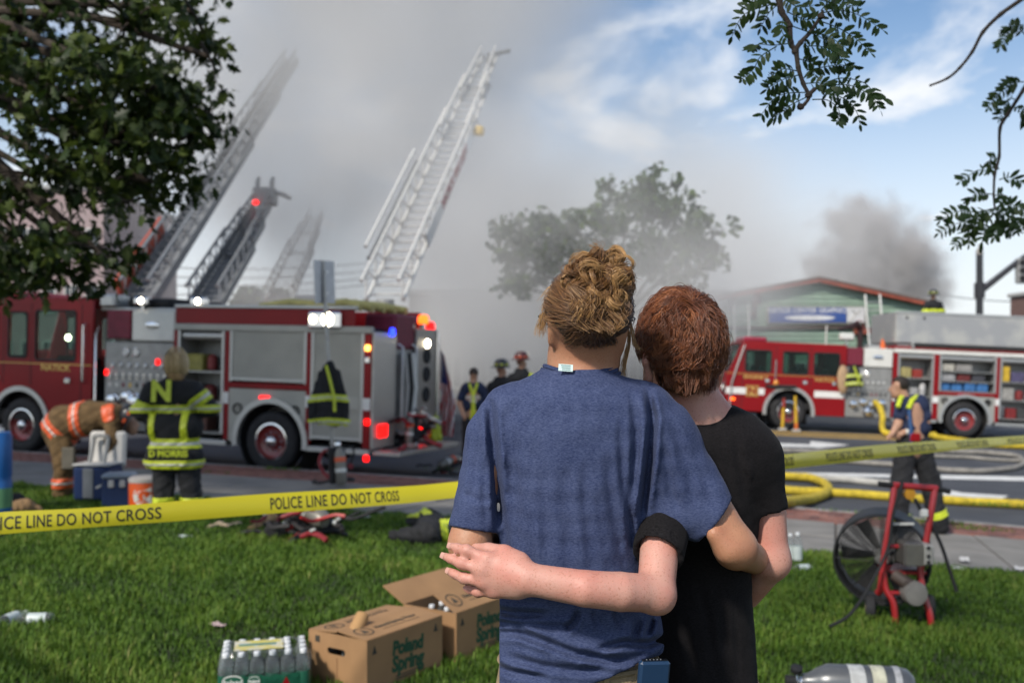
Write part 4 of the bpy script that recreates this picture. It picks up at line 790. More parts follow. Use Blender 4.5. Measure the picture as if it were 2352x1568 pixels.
# ------------------------------------------------------------------ buildings and aerial ladders in the smoke
def wallbox(t, name, x0, x1, y0, y1, z0, z1, m): return MB().box(x0, x1, y0, y1, z0, z1).build(name, m, t)
def window_(t, x, z, w, h, y, fm, gm, cols=2):
    f = MB(); b = .06; f.box(x-w/2-b, x-w/2, y-.05, y+.05, z-b, z+h+b); f.box(x+w/2, x+w/2+b, y-.05, y+.05, z-b, z+h+b); f.box(x-w/2, x+w/2, y-.05, y+.05, z+h, z+h+b); f.box(x-w/2, x+w/2, y-.05, y+.05, z-b, z)
    for c in range(1, cols): f.box(x-w/2+w*c/cols-.02, x-w/2+w*c/cols+.02, y-.04, y+.04, z, z+h)
    o = f.build('window', fm, t); MB().box(x-w/2, x+w/2, y+.0, y+.02, z, z+h).build('pane', gm, o); return o
M_PANE = mat('dark_pane', (.03, .04, .05), .1, var=.2); M_GRN = mat('green_clapboard', (.25, .35, .27), .8, scale=3, var=.1, bump=.1, bscale=40); M_TRIM = mat('rust_trim', (.30, .075, .045), .7, scale=4, var=.25)
def green_building():
    d = 43.0; k = d/F; xl = pxx(1672, d); xr = pxx(2122, d); xa = pxx(1876, d); zg = gz((xl+xr)/2, d)-.3; zl = pxz(676, d); zr = pxz(694, d); za = pxz(641, d); x0 = xl; base = Vector((xl, d, zg)); t = thing('green_shop', 'green clapboard gabled shop with rust-red eaves and blue sign', 'building', base); X = lambda px: pxx(px, d)-xl; Z = lambda py: pxz(py, d)-zg
    L_ = xr-xl; ap = xa-xl; hl, hr, ha = zl-zg, zr-zg, za-zg
    MB().prism([(0, 0), (L_, 0), (L_, hr-.15), (ap, ha-.15), (0, hl-.15)], .06, 9).build('wall', M_GRN, t)
    top = lambda x: (hl+(ha-hl)*x/ap if x < ap else ha+(hr-ha)*(x-ap)/(L_-ap))-.18; bw = .20; n = int(ha/bw)
    for i in range(n):
        z0 = i*bw; z1 = z0+bw-.006
        xs = np.linspace(.0, L_, 160); ok = [q for q in xs if top(q) > z1]
        if len(ok) < 3: continue
        a, b = min(ok), max(ok); MB().add([(a, .055, z1), (b, .055, z1), (b, .0, z0), (a, .0, z0), (b, .03, z0), (a, .03, z0)], [(0, 1, 2, 3), (3, 2, 4, 5)]).build('siding_board', M_GRN, t)
    ov = .5
    for (xa_, za_, xb_, zb_) in ((-ov, hl-.12, ap, ha), (ap, ha, L_+ov, hr-.12)):
        MB().add([(xa_, -.35, za_-.14), (xb_, -.35, zb_-.14), (xb_, -.35, zb_+.02), (xa_, -.35, za_+.02), (xa_, -.27, za_-.14), (xb_, -.27, zb_-.14), (xb_, -.27, zb_+.02), (xa_, -.27, za_+.02)], [(0, 1, 2, 3), (7, 6, 5, 4), (0, 4, 5, 1), (3, 2, 6, 7), (0, 3, 7, 4), (1, 5, 6, 2)]).build('barge_board', M_TRIM, t)
        MB().add([(xa_, -.40, za_+.03), (xb_, -.40, zb_+.03), (xb_, 9.3, zb_+.03), (xa_, 9.3, za_+.03), (xa_, -.40, za_+.11), (xb_, -.40, zb_+.11), (xb_, 9.3, zb_+.11), (xa_, 9.3, za_+.11)], [(3, 2, 1, 0), (4, 5, 6, 7), (0, 1, 5, 4), (2, 3, 7, 6), (0, 4, 7, 3), (1, 2, 6, 5)]).build('roof', mat('roof_felt', (.20, .165, .15), .9, var=.2), t)
    sg = MB().box(X(1765), X(1942), -.16, -.06, Z(741), Z(706), .02).build('sign_board', mat('sign_blue', (.022, .075, .30), .5, var=.06), t); fr = curve_mesh([rrect(X(1760), X(1989), Z(744), Z(703), .02), rrect(X(1764), X(1985), Z(741.5), Z(705.5), .02)[::-1]], .12); fr.transform(Matrix.Translation((0, -.11, 0)) @ XZ); mobj('sign_frame', fr, mat('sign_frame', (.26, .25, .22), .6), t)
    text('lettering', 'NATICK CENTER GRAPHICS', mat('sign_white', (.75, .75, .75), .5), sg, ((X(1765)+X(1942))/2, -.172, Z(713.5)), .30, .86, .006, spacing=1.08)
    el = curve_mesh([[(((X(1800)+X(1915))/2)+(X(1915)-X(1800))/2*math.cos(a), Z(730)+(Z(724)-Z(730))*math.sin(a)) for a in np.linspace(0, 2*math.pi, 40, endpoint=False)]], .01); el.transform(Matrix.Translation((0, -.168, 0)) @ XZ); mobj('sign_oval', el, mat('sign_white', (.75, .75, .75), .5), sg)  # plain white oval below the sign lettering
    pb = MB().box(X(1943), X(1984), -.16, -.06, Z(741), Z(706), .02).build('sign_panel', mat('sign_panel_white', (.62, .62, .62), .5), t); MB().tube([(X(1950), -.165, Z(738)), (X(1962), -.165, Z(722)), (X(1956), -.165, Z(712))], .03, 6).build('panel_drawing', M_GRY, pb); MB().tube([(X(1962), -.165, Z(722)), (X(1974), -.165, Z(712))], .03, 6).build('panel_drawing', M_GRY, pb)
    MB().box(0, L_, -.10, .0, Z(755), Z(749)).build('band_board', mat('band_brown', (.10, .07, .06), .8), t); MB().box(X(1960), X(2060), -.5, -.02, Z(768), Z(756), .02).build('awning', M_TRIM, t)
    ch = mat('charred_wood', (.05, .035, .03), .9, scale=3, col2=(.16, .085, .05), thr=(.45, .6))
    MB().prism([(X(1722), Z(730)), (X(1732), Z(668)), (X(1745), Z(666)), (X(1748), Z(695)), (X(1738), Z(700)), (X(1736), Z(733))], -.06, -.01).build('burnt_patch', ch, t); MB().prism([(X(1674), Z(720)), (X(1674), Z(676)), (X(1686), Z(674)), (X(1688), Z(690)), (X(1680), Z(712))], -.06, -.01).build('burnt_patch', ch, t)
    for px in (1700, 1850, 1960): window_(t, X(px), .9, 1.4, 1.5, -.03, M_WHT, M_PANE)
    return t
green_building()
def ladder(a, b, w, label, d_=0):
    a = Vector(a); b = Vector(b); t = thing('extension_ladder', label, 'ladder', a); v = b-a; n = v.normalized(); sd = Vector((1, 0, 0)); m = mat('ladder_aluminium', (.55, .55, .52), .4, .6)
    for s in (-1, 1): MB().tube([sd*(s*w/2), v+sd*(s*w/2)], .045, 6).build('rail', m, t)
    k = int(v.length/.34)
    for i in range(1, k): MB().tube([v*(i/k)-sd*(w/2), v*(i/k)+sd*(w/2)], .022, 5).build('rung', m, t)
_la = on(1716, 41.3); ladder((_la.x-.15, 41.3, _la.z), P(1703, 699, 42.3), .62, 'aluminium ladder leaning on the left end of the green shop'); _lb = on(2028, 41.3); ladder((_lb.x, 41.3, _lb.z), P(2004, 676, 42.25), .62, 'longer aluminium ladder leaning on the shop beside its sign')
def far_building(name, label, px0, px1, pyt, d, depth, m, floors, wins, parapet=None, extra=None):
    xl, xr = pxx(px0, d), pxx(px1, d); zg = gz((xl+xr)/2, d)-.5; h = pxz(pyt, d)-zg; t = thing(name, label, 'building', (xl, d, zg)); MB().box(0, xr-xl, 0, depth, 0, h).build('wall', m, t); MB().box(-.15, xr-xl+.15, -.15, depth+.15, h, h+.25, .04).build('parapet', parapet or M_GRY, t)
    for f in range(floors):
        for i in range(wins): window_(t, (xr-xl)*(i+.5)/wins, 1.0+f*3.1, min(1.3, (xr-xl)/wins*.5), 1.5, -.03, M_WHT, M_PANE)
    return t, h, xr-xl
far_building('brick_block', 'long flat-roofed grey building lost in the smoke behind the tree', 940, 1668, 678, 46.5, 10, mat('smoke_dark_brick', (.13, .115, .11), .9, var=.1, scale=2), 1, 9)
_t1, _h1, _w1 = far_building('apartment_block', 'tall mauve apartment block behind the oak at left', -60, 238, 436, 55, 12, mat('mauve_brick', (.33, .25, .25), .85, var=.08, scale=1), 3, 6)
for i in range(2):
    bl = MB().box(_w1-.2, _w1+.9, .5, 3, 3.6+3.1*i, 3.75+3.1*i).build('balcony', M_WHT, _t1)
    for k in range(7): MB().box(_w1+.85, _w1+.89, .55+.38*k, .59+.38*k, 3.75+3.1*i, 4.7+3.1*i).build('baluster', M_GRY, bl)
_t2, _h2, _w2 = far_building('low_shop', 'low shop with dark roof and lit yellow and teal windows behind the engine', 607, 735, 686, 62, 8, mat('shop_tan', (.34, .30, .25), .85), 0, 0, mat('roof_dark', (.06, .065, .075), .8))
for i, (a, b, m) in enumerate(((.02, .10, lamp('window_yellow', (.9, .6, .22), .6)), (.12, .22, mat('pane_teal', (.10, .30, .34), .3)), (.24, .32, lamp('window_yellow', (.9, .6, .22), .6)), (.34, .40, M_PANE), (.42, .62, lamp('window_yellow', (.9, .6, .22), .6)))): MB().box(_w2*a, _w2*b, -.05, .02, _h2-1.05, _h2-.30, .02).build('window', m, _t2)
far_building('corner_building', 'brown corner building with pale cornice at the right edge', 2378, 2480, 676, 60, 3, mat('brown_brick', (.17, .10, .085), .9), 1, 3, mat('cornice_pale', (.45, .44, .42), .7))
# far trees behind the engine roof
def far_tree(px, py, d, r, label, seed):
    rng = np.random.default_rng(seed); x = pxx(px, d); base = Vector((x, d, gz(x, d)-.4)); t = thing('distant_tree', label, 'tree', base); c = np.array(P(px, py, d)); MB().tube([(0, 0, 0), (0, 0, c[2]-base.z)], [.25, .1], 8).build('trunk', M_BARK, t); u = rng.normal(size=(60, 3)); u /= np.linalg.norm(u, axis=1, keepdims=True); u *= rng.random((60, 1))**.4; tw = c+u*np.array([r, r, r*.8]); crown_mesh('crown', tw[rng.integers(0, 60, 1100)]+rng.normal(size=(1100, 3))*.25, .42, rng, OAKP[::2], MID, t, base)['kind'] = 'stuff'
far_tree(572, 692, 75, 1.1, 'small round tree far off above the engine roof', 3); far_tree(270, 668, 70, 2.2, 'green tree far off between the apartment block and the ladder', 4); far_tree(640, 700, 80, 1.6, 'low dark tree far off beside the low shop', 5)
# ---- aerial ladder trucks
def aerial(label, base_px, tip_px, widths, m, style, seed=0, lattice=True, bucket=False, cut=(.42, .72)):
    """base_px/tip_px = (px,py,d) of the boom's foot and head; widths metres at foot and head"""
    a, b = P(*base_px), P(*tip_px); g = gz(a.x, a.y); t = thing('ladder_truck', label, 'ladder truck', (a.x, a.y, g)); A = a-Vector((a.x, a.y, g)); Bv = b-Vector((a.x, a.y, g)); v = (Bv-A); n = v.normalized(); sd = n.cross(Vector((0, 0, 1))).normalized(); up = sd.cross(n).normalized(); L_ = v.length
    MB().box(-1.15, 1.15, -4.5, 2.2, .6, 1.9, .08).build('truck_body', M_RED, t); MB().lathe([(.0, 1.9), (.75, 1.9), (.75, 2.2), (.55, 2.3), (0, 2.3)], 20, caps=False).build('turntable', M_GRY, t); MB().cyl((0, 0, 2.2), A, .35, .25, 12).build('pedestal', M_GRY, t)
    for yy in (-3.6, -2.3, 1.2):
        for xx in (-1.1, .85): w = wheel(t, xx, yy); w.rotation_euler = (0, 0, R(90))
    secs = [(0.0, cut[0]+.06, 1.0), (cut[0]-.02, cut[1]+.04, .84), (cut[1]-.04, 1.0, .68)]; M3 = m if isinstance(m, tuple) else (m, m, m); rl = .055
    for si, (s0, s1, sc) in enumerate(secs):
        s = bpy.data.objects.new('ladder_section', None); link(s, t); w0 = widths[0]*sc/2; w1 = widths[0]*sc/2 if si < 2 else widths[1]/2; hh = (.62, .52, .42)[si]; ofs = up*(.10*si); mm = M3[si]; pt = lambda u, x, h: A+n*(L_*u)+sd*(x*(w0+(w1-w0)*(u-s0)/(s1-s0)))+up*(h)+ofs
        for x in (-1, 1):
            if style == 'box': 
                q = [pt(s0, x, -.22), pt(s1, x, -.22), pt(s1, x, .10), pt(s0, x, .10)]; off = sd*(x*.07); MB().add(q+[p+off for p in q], [(0, 1, 2, 3), (7, 6, 5, 4), (0, 4, 5, 1), (3, 2, 6, 7), (0, 3, 7, 4), (1, 5, 6, 2)]).build('boom_beam', mm, s)
            else: MB().tube([pt(s0, x, 0), pt(s1, x, 0)], rl*1.25, 6).build('lower_rail', mm, s)
            MB().tube([pt(s0, x, hh), pt(s1, x, hh)], rl, 6).build('upper_rail', mm, s); k = max(4, int(L_*(s1-s0)/.9))
            for i in range(k):
                u0 = s0+(s1-s0)*i/k; u1 = s0+(s1-s0)*(i+1)/k; MB().tube([pt(u0, x, .05), pt((u0+u1)/2, x, hh), pt(u1, x, .05)], rl*.5, 4).build('brace', mm, s)
        k = int(L_*(s1-s0)/.42)
        for i in range(k): u = s0+(s1-s0)*(i+.5)/k; MB().tube([pt(u, -1, .02), pt(u, 1, .02)], rl*.45, 4).build('rung', mm, s)
        if style == 'box': q = [pt(s0, -1, -.23), pt(s0, 1, -.23), pt(s1, 1, -.23), pt(s1, -1, -.23)]; MB().add(q+[p-up*.03 for p in q], [(0, 1, 2, 3), (7, 6, 5, 4), (0, 4, 5, 1), (1, 5, 6, 2), (2, 6, 7, 3), (3, 7, 4, 0)]).build('boom_underside', mm, s)
    return t, A, n, sd, up, L_, Bv
LW = mat('aerial_white', (.60, .59, .56), .45, .2, var=.08); LG = mat('aerial_grey', (.26, .27, .28), .5, .4, var=.1); LO = mat('aerial_orange', (.50, .09, .045), .5, var=.1)
t1, A1, n1, s1_, u1, L1, B1 = aerial('tall white aerial ladder with red lettering rising into the smoke at centre', (884, 688, 27), (1128, 142, 39), (1.05, .58), LW, 'truss', cut=(.60, .80))
# lettered name board on its right side
def board():
    w = 1.05/2+.08; s0, s1 = .16, .58; q = [A1+n1*(L1*s)+s1_*w+u1*h for s, h in ((s0, .0), (s1, .0), (s1, .46), (s0, .46))]; b = MB().add(q+[p+s1_*.04 for p in q], [(0, 1, 2, 3), (7, 6, 5, 4), (0, 4, 5, 1), (1, 5, 6, 2), (2, 6, 7, 3), (3, 7, 4, 0)]).build('name_board', M_STRIPE, t1)
    me = text_mesh('NATICK FIRE DEPT', .42, 1.05, .012, ext=.01); M = Matrix((( n1.x, u1.x, s1_.x, 0), (n1.y, u1.y, s1_.y, 0), (n1.z, u1.z, s1_.z, 0), (0, 0, 0, 1))); c = A1+n1*(L1*.40)+s1_*(w+.05)+u1*.23; me.transform(Matrix.Translation(c) @ M); mobj('lettering', me, mat('letter_red', (.30, .03, .04), .5), b)
    MB().lathe([(.0, -.2), (.16, -.14), (.2, 0), (.16, .14), (0, .2)], 14, c=A1+n1*(L1*.61)+s1_*.75+u1*.1, caps=False).build('tip_lamp', mat('lamp_housing_yellow', (.55, .36, .05), .4), t1, True)
    MB().box(-.18, .18, -.25, .25, -.15, .3, .05).build('nozzle', LG, t1, loc=B1); 
    MB().tube([B1, B1+n1*.8+s1_*.1, B1+n1*1.0+s1_*.6], .09, 8).build('water_gun', LG, t1)
    MB().tube([A1+n1*(L1*.1)-s1_*.85+u1*.3, A1+n1*(L1*.46)-s1_*.85+u1*.3], .07, 6).build('side_ladder_rail', LG, t1); MB().tube([A1+n1*(L1*.1)-s1_*.85+u1*.7, A1+n1*(L1*.46)-s1_*.85+u1*.7], .06, 6).build('side_ladder_rail', LW, t1)
board()
t2 = aerial('grey box-boom aerial with orange side panel at left, fading upward into smoke', (318, 686, 29), (672, 146, 47), (.80, .48), LG, 'box', cut=(.50, .76))
A2, n2, s2, u2, L2 = t2[1:6]
q = [A2+n2*(L2*s)-s2*.52+u2*h for s, h in ((.0, .02), (.19, .02), (.19, .62), (.0, .62))]; MB().add(q+[p-s2*.05 for p in q], [(0, 1, 2, 3), (7, 6, 5, 4), (0, 4, 5, 1), (1, 5, 6, 2), (2, 6, 7, 3), (3, 7, 4, 0)]).build('side_panel', LO, t2[0])
t3, A3, n3, s3, u3, L3, B3 = aerial('shorter grey aerial with a crew bucket and red lamp at its head', (468, 700, 31), (603, 478, 40), (.95, .6), LG, 'box', cut=(.5, .76))
bk = MB().box(-.45, .45, -.35, .35, -.1, .6, .06); bko = bk.build('bucket', LG, t3, loc=B3+Vector((.1, 0, .2))); MB().lathe([(.0, -.1), (.1, -.07), (.12, 0), (.1, .07), (0, .1)], 12, c=(-.25, -.5, -.05), caps=False).build('bucket_lamp', L_RED, bko, True)
for x in (-.3, .28): MB().tube([(x, 0, .6), (x, 0, .85), (x+.05, 0, 1.05)], [.09, .11, .06], 8).build('monitor_head', LG, bko, True)
MB().tube([(.4, -.2, .4), (.8, -.3, .3), (1.1, -.3, .15)], .09, 8).build('water_gun', LG, bko, True)
aerial('faint pale aerial ladder almost lost in the smoke between the others', (640, 690, 44), (728, 505, 55), (1.15, .7), LW, 'truss', cut=(.5, .76))
# ---- traffic signal pole at right, utility pole, wires
def signal_pole():
    d = 33.0; b = on(2250, d); t = thing('signal_pole', 'black traffic signal pole with a slanting mast arm at right', 'pole', b); m = mat('pole_black', (.018, .018, .022), .4, coat=.3); zt = pxz(585, d)-b.z; MB().cyl((0, 0, 0), (0, 0, zt), .13, .11, 14).build('pole', m, t, True); MB().lathe([(.0, zt+.36), (.05, zt+.32), (.03, zt+.25), (.10, zt+.18), (.12, zt+.04), (.10, zt), (0, zt)], 14, caps=False).build('finial', mat('finial_grey', (.30, .28, .26), .5), t, True); e = P(2420, 545, d)-b; s = P(2254, 667, d)-b; MB().tube([s, s.lerp(e, .5)+Vector((0, 0, .06)), e], [.11, .095, .08], 10).build('mast_arm', m, t, True); MB().cyl((0, 0, s.z-.25), (0, 0, s.z+.25), .17, n=12).build('arm_clamp', m, t); c = P(2346, 622, d)-b; MB().box(c.x-.17, c.x+.17, -.1, .12, c.z-.42, c.z+.42, .04).build('signal_head', M_GRY, t)
    for k in range(3): MB().lathe([(.0, 0), (.11, 0), (.12, .05), (0, .05)], 12, c=(c.x, -.12, c.z+.26-.26*k), axis='y', caps=False).build('signal_lens', M_BLK, t)
signal_pole()
def utility_pole():
    d = 53.5; b = on(2037, d); t = thing('utility_pole', 'thin brown utility pole showing through the dark smoke', 'pole', b); zt = pxz(520, d)-b.z; MB().cyl((0, 0, 0), (0, 0, zt), .13, .09, 10).build('pole', mat('pole_wood', (.16, .10, .07), .9), t); MB().box(-.16, .16, -.12, .12, zt-1.2, zt-.7, .03).build('pole_cap', mat('pole_wood', (.16, .10, .07), .9), t)
utility_pole()
mw = mat('cable_black', (.03, .03, .035), .6)
for i, (y0, y1) in enumerate(((566, 600), (590, 618), (612, 634), (640, 648))):
    a, b = P(-40, y0, 64), P(900, y1, 74); pts = [a.lerp(b, k/12)-Vector((0, 0, 1.0*math.sin(math.pi*k/12))) for k in range(13)]; o = MB().tube([p-a for p in pts], .035, 5).build('overhead_cable', mw, None, loc=a); tag(o, ['topmost of four thin cables crossing the sky at left', 'second cable from the top crossing the sky at left', 'third cable from the top crossing the sky at left', 'lowest cable crossing the sky just above the engine'][i], 'cable', 'overhead cables at left')
a, b = P(2060, 655, 70), P(2480, 690, 60); o = MB().tube([a.lerp(b, k/8)-a-Vector((0, 0, .5*math.sin(math.pi*k/8))) for k in range(9)], .03, 5).build('overhead_cable', mw, None, loc=a); tag(o, 'single thin cable crossing the sky at right behind the pole', 'cable')
# ------------------------------------------------------------------ the two people embracing in the foreground
def skin_mat(name, col, freck, fcol, red=None):
    m = bpy.data.materials.new(name); m.use_nodes = True; nt = m.node_tree; N = nt.nodes; L = nt.links; b = N['Principled BSDF']
    tc = N.new('ShaderNodeTexCoord')
    n1 = N.new('ShaderNodeTexNoise'); n1.inputs['Scale'].default_value = 14; n1.inputs['Detail'].default_value = 3; L.new(tc.outputs['Object'], n1.inputs['Vector'])
    mx = N.new('ShaderNodeMixRGB'); mx.inputs['Color1'].default_value = (*col, 1); mx.inputs['Color2'].default_value = (*(red or [c*.8 for c in col]), 1)
    mr = N.new('ShaderNodeMapRange'); mr.inputs['From Min'].default_value = .35; mr.inputs['From Max'].default_value = .7; L.new(n1.outputs['Fac'], mr.inputs['Value']); L.new(mr.outputs[0], mx.inputs['Fac'])
    n2 = N.new('ShaderNodeTexNoise'); n2.inputs['Scale'].default_value = 300; n2.inputs['Detail'].default_value = 2; L.new(tc.outputs['Object'], n2.inputs['Vector'])
    m2 = N.new('ShaderNodeMapRange'); m2.inputs['From Min'].default_value = .59; m2.inputs['From Max'].default_value = .67; m2.inputs['To Max'].default_value = freck; L.new(n2.outputs['Fac'], m2.inputs['Value'])
    mf = N.new('ShaderNodeMixRGB'); mf.inputs['Color2'].default_value = (*fcol, 1); L.new(mx.outputs[0], mf.inputs['Color1']); L.new(m2.outputs[0], mf.inputs['Fac'])
    L.new(mf.outputs[0], b.inputs['Base Color'])
    n3 = N.new('ShaderNodeTexNoise'); n3.inputs['Scale'].default_value = 260; n3.inputs['Detail'].default_value = 4; L.new(tc.outputs['Object'], n3.inputs['Vector'])
    bp = N.new('ShaderNodeBump'); bp.inputs['Strength'].default_value = .25; bp.inputs['Distance'].default_value = .002; L.new(n3.outputs['Fac'], bp.inputs['Height']); L.new(bp.outputs[0], b.inputs['Normal'])
    b.inputs['Roughness'].default_value = .52; b.inputs['Subsurface Weight'].default_value = .18; b.inputs['Subsurface Radius'].default_value = (.010, .004, .0025); b.inputs['Subsurface Scale'].default_value = 1
    MATS[name] = m; return m
def knit_mat(name, c1, c2, amt, bump=.35, sheen=.05):
    """heathered jersey: short horizontal flecks"""
    m = bpy.data.materials.new(name); m.use_nodes = True; nt = m.node_tree; N = nt.nodes; L = nt.links; b = N['Principled BSDF']
    tc = N.new('ShaderNodeTexCoord'); mp = N.new('ShaderNodeMapping'); mp.inputs['Scale'].default_value = (210, 210, 620); L.new(tc.outputs['Object'], mp.inputs[0])
    n = N.new('ShaderNodeTexNoise'); n.inputs['Scale'].default_value = 1; n.inputs['Detail'].default_value = 4; n.inputs['Roughness'].default_value = .7; L.new(mp.outputs[0], n.inputs['Vector'])
    n0 = N.new('ShaderNodeTexNoise'); n0.inputs['Scale'].default_value = 22; n0.inputs['Detail'].default_value = 3; L.new(tc.outputs['Object'], n0.inputs['Vector'])
    ad = N.new('ShaderNodeMath'); ad.operation = 'MULTIPLY_ADD'; ad.inputs[1].default_value = .22; L.new(n0.outputs['Fac'], ad.inputs[0]); L.new(n.outputs['Fac'], ad.inputs[2])
    mr = N.new('ShaderNodeMapRange'); mr.inputs['From Min'].default_value = .42; mr.inputs['From Max'].default_value = .82; mr.inputs['To Max'].default_value = amt; L.new(ad.outputs[0], mr.inputs['Value'])
    mx = N.new('ShaderNodeMixRGB'); mx.inputs['Color1'].default_value = (*c1, 1); mx.inputs['Color2'].default_value = (*c2, 1); L.new(mr.outputs[0], mx.inputs['Fac']); L.new(mx.outputs[0], b.inputs['Base Color'])
    n2 = N.new('ShaderNodeTexNoise'); n2.inputs['Scale'].default_value = 38; n2.inputs['Detail'].default_value = 3; L.new(tc.outputs['Object'], n2.inputs['Vector'])
    bp = N.new('ShaderNodeBump'); bp.inputs['Strength'].default_value = bump; bp.inputs['Distance'].default_value = .003; L.new(n2.outputs['Fac'], bp.inputs['Height'])
    bp2 = N.new('ShaderNodeBump'); bp2.inputs['Strength'].default_value = .35; bp2.inputs['Distance'].default_value = .001; L.new(n.outputs['Fac'], bp2.inputs['Height']); L.new(bp.outputs[0], bp2.inputs['Normal']); L.new(bp2.outputs[0], b.inputs['Normal'])
    b.inputs['Roughness'].default_value = .92; b.inputs['Specular IOR Level'].default_value = .15; b.inputs['Sheen Weight'].default_value = sheen; b.inputs['Sheen Roughness'].default_value = .4
    MATS[name] = m; return m
def folds(sd, lines, side=lambda X, Y, Z: Y < 1.76, dref=1.66):
    """press creases given as pixel polylines (list of pts, width px, depth m) into the grid"""
    X, Y, Z = sd.grid(); px = X*F/Y+1176; py = 830-(Z-1.5)*F/Y
    near = np.abs(sd.vol) < .05; idx = np.nonzero(near); xx = (px+0*sd.vol)[idx]; yy = (py+0*sd.vol)[idx]; Yv = (Y+0*sd.vol)[idx]
    xc = idx  # keep indices
    acc = np.zeros(len(xx), np.float32)
    for pts, w, dep in lines:
        best = np.full(len(xx), 1e9, np.float32); tb = np.zeros(len(xx), np.float32); L = 0; segs = []
        for a, b in zip(pts[:-1], pts[1:]): segs.append((a, b, math.hypot(b[0]-a[0], b[1]-a[1])))
        tot = sum(q[2] for q in segs)
        for a, b, l in segs:
            dx, dy = b[0]-a[0], b[1]-a[1]; t = np.clip(((xx-a[0])*dx+(yy-a[1])*dy)/(l*l), 0, 1)
            dd = np.hypot(xx-a[0]-t*dx, yy-a[1]-t*dy); m = dd < best; best[m] = dd[m]; tb[m] = ((L+t*l)/tot)[m]; L += l
        fade = np.clip(np.minimum(tb, 1-tb)*5, 0, 1)**.7
        q = best/w
        acc += (dep*.55 if abs(pts[0][1]-pts[-1][1]) > 90 and dep < .0135 else dep)*fade*(np.exp(-q*q)-.45*np.exp(-((q-1.9)/.8)**2))
    acc *= (Yv < 1.80); sd.vol[idx] += acc; return sd
def row(py, xl, xr, b, cyy, d): return (pxz(py, d), (pxx(xl, d)+pxx(xr, d))/2, cyy, (pxx(xr, d)-pxx(xl, d))/2, b)
def planecut(a, n):
    a = Vector(a); n = Vector(n).normalized(); return lambda X, Y, Z: (X-a.x)*n.x+(Y-a.y)*n.y+(Z-a.z)*n.z
def make_head(sd, c, r, yaw=0, k=.02, nose=True):
    """skull, jaw, nose, brow, ears; the face looks to +y turned by yaw"""
    c = Vector(c); M = Matrix.Rotation(yaw, 3, 'Z'); q = lambda x, y, z: c+M@Vector((x*r, y*r, z*r))
    Mr = [list(v) for v in M.transposed()]
    Mr = [[M[i][j] for i in range(3)] for j in range(3)]
    sd.ell(q(0, -.012, .032), (.071*r, .092*r, .080*r), Mr, k)
    sd.ell(q(0, .035, -.05), (.062*r, .068*r, .085*r), Mr, .03*r)
    sd.cone(q(0, .05, -.108), q(0, .062, -.112), .022*r, .02*r, .03*r)
    sd.cone(q(0, .094, .012), q(0, .118, -.032), .009*r, .014*r, .012*r)
    for s in (-1, 1):
        sd.ell(q(s*.03, .088, .006), (.014*r, .012*r, .010*r), Mr, .004*r, 'sub')
        sd.ell(q(s*.03, .083, .004), (.0125*r, .0125*r, .0125*r), Mr, .002*r)
        sd.cone(q(s*.012, .098, .022), q(s*.046, .086, .022), .008*r, .006*r, .012*r)
    sd.cone(q(-.02, .093, -.068), q(.02, .093, -.068), .009*r, .009*r, .006*r, flat=((0,0,1), .8))
def ear(sd, c, r, yaw=0, lean=.25, sx=-1):
    c = Vector(c); M = Matrix.Rotation(yaw, 3, 'Z')
    up = M@Vector((sx*.006*r, -.012*r, .028*r)); dn = M@Vector((-sx*.004*r, .006*r, -.026*r))
    pts = [c+dn, c+M@Vector((sx*.002*r, -.010*r, -.008*r)), c+M@Vector((sx*.010*r, -.018*r, .014*r)), c+up, c+M@Vector((0, .008*r, .026*r))]
    rr = [.0085*r, .0065*r, .0055*r, .0055*r, .005*r]
    for i in range(4): sd.cone(pts[i], pts[i+1], rr[i], rr[i+1], .006*r)
    sd.ell(c+M@Vector((0, .002*r, 0)), (.006*r, .013*r, .024*r), None, .008*r)
def legs(sd, hips, knees, ankles, toes, r=(.085, .055, .038), pelvis=None):
    if pelvis: sd.ell(pelvis[0], pelvis[1], None, .04)
    for h, k_, a, t in zip(hips, knees, ankles, toes):
        sd.cone(h, k_, r[0], r[1], .04); sd.cone(k_, a, r[1]*1.02, r[2], .03); sd.cone(a, t, r[2]*.95, r[2]*.8, .02)

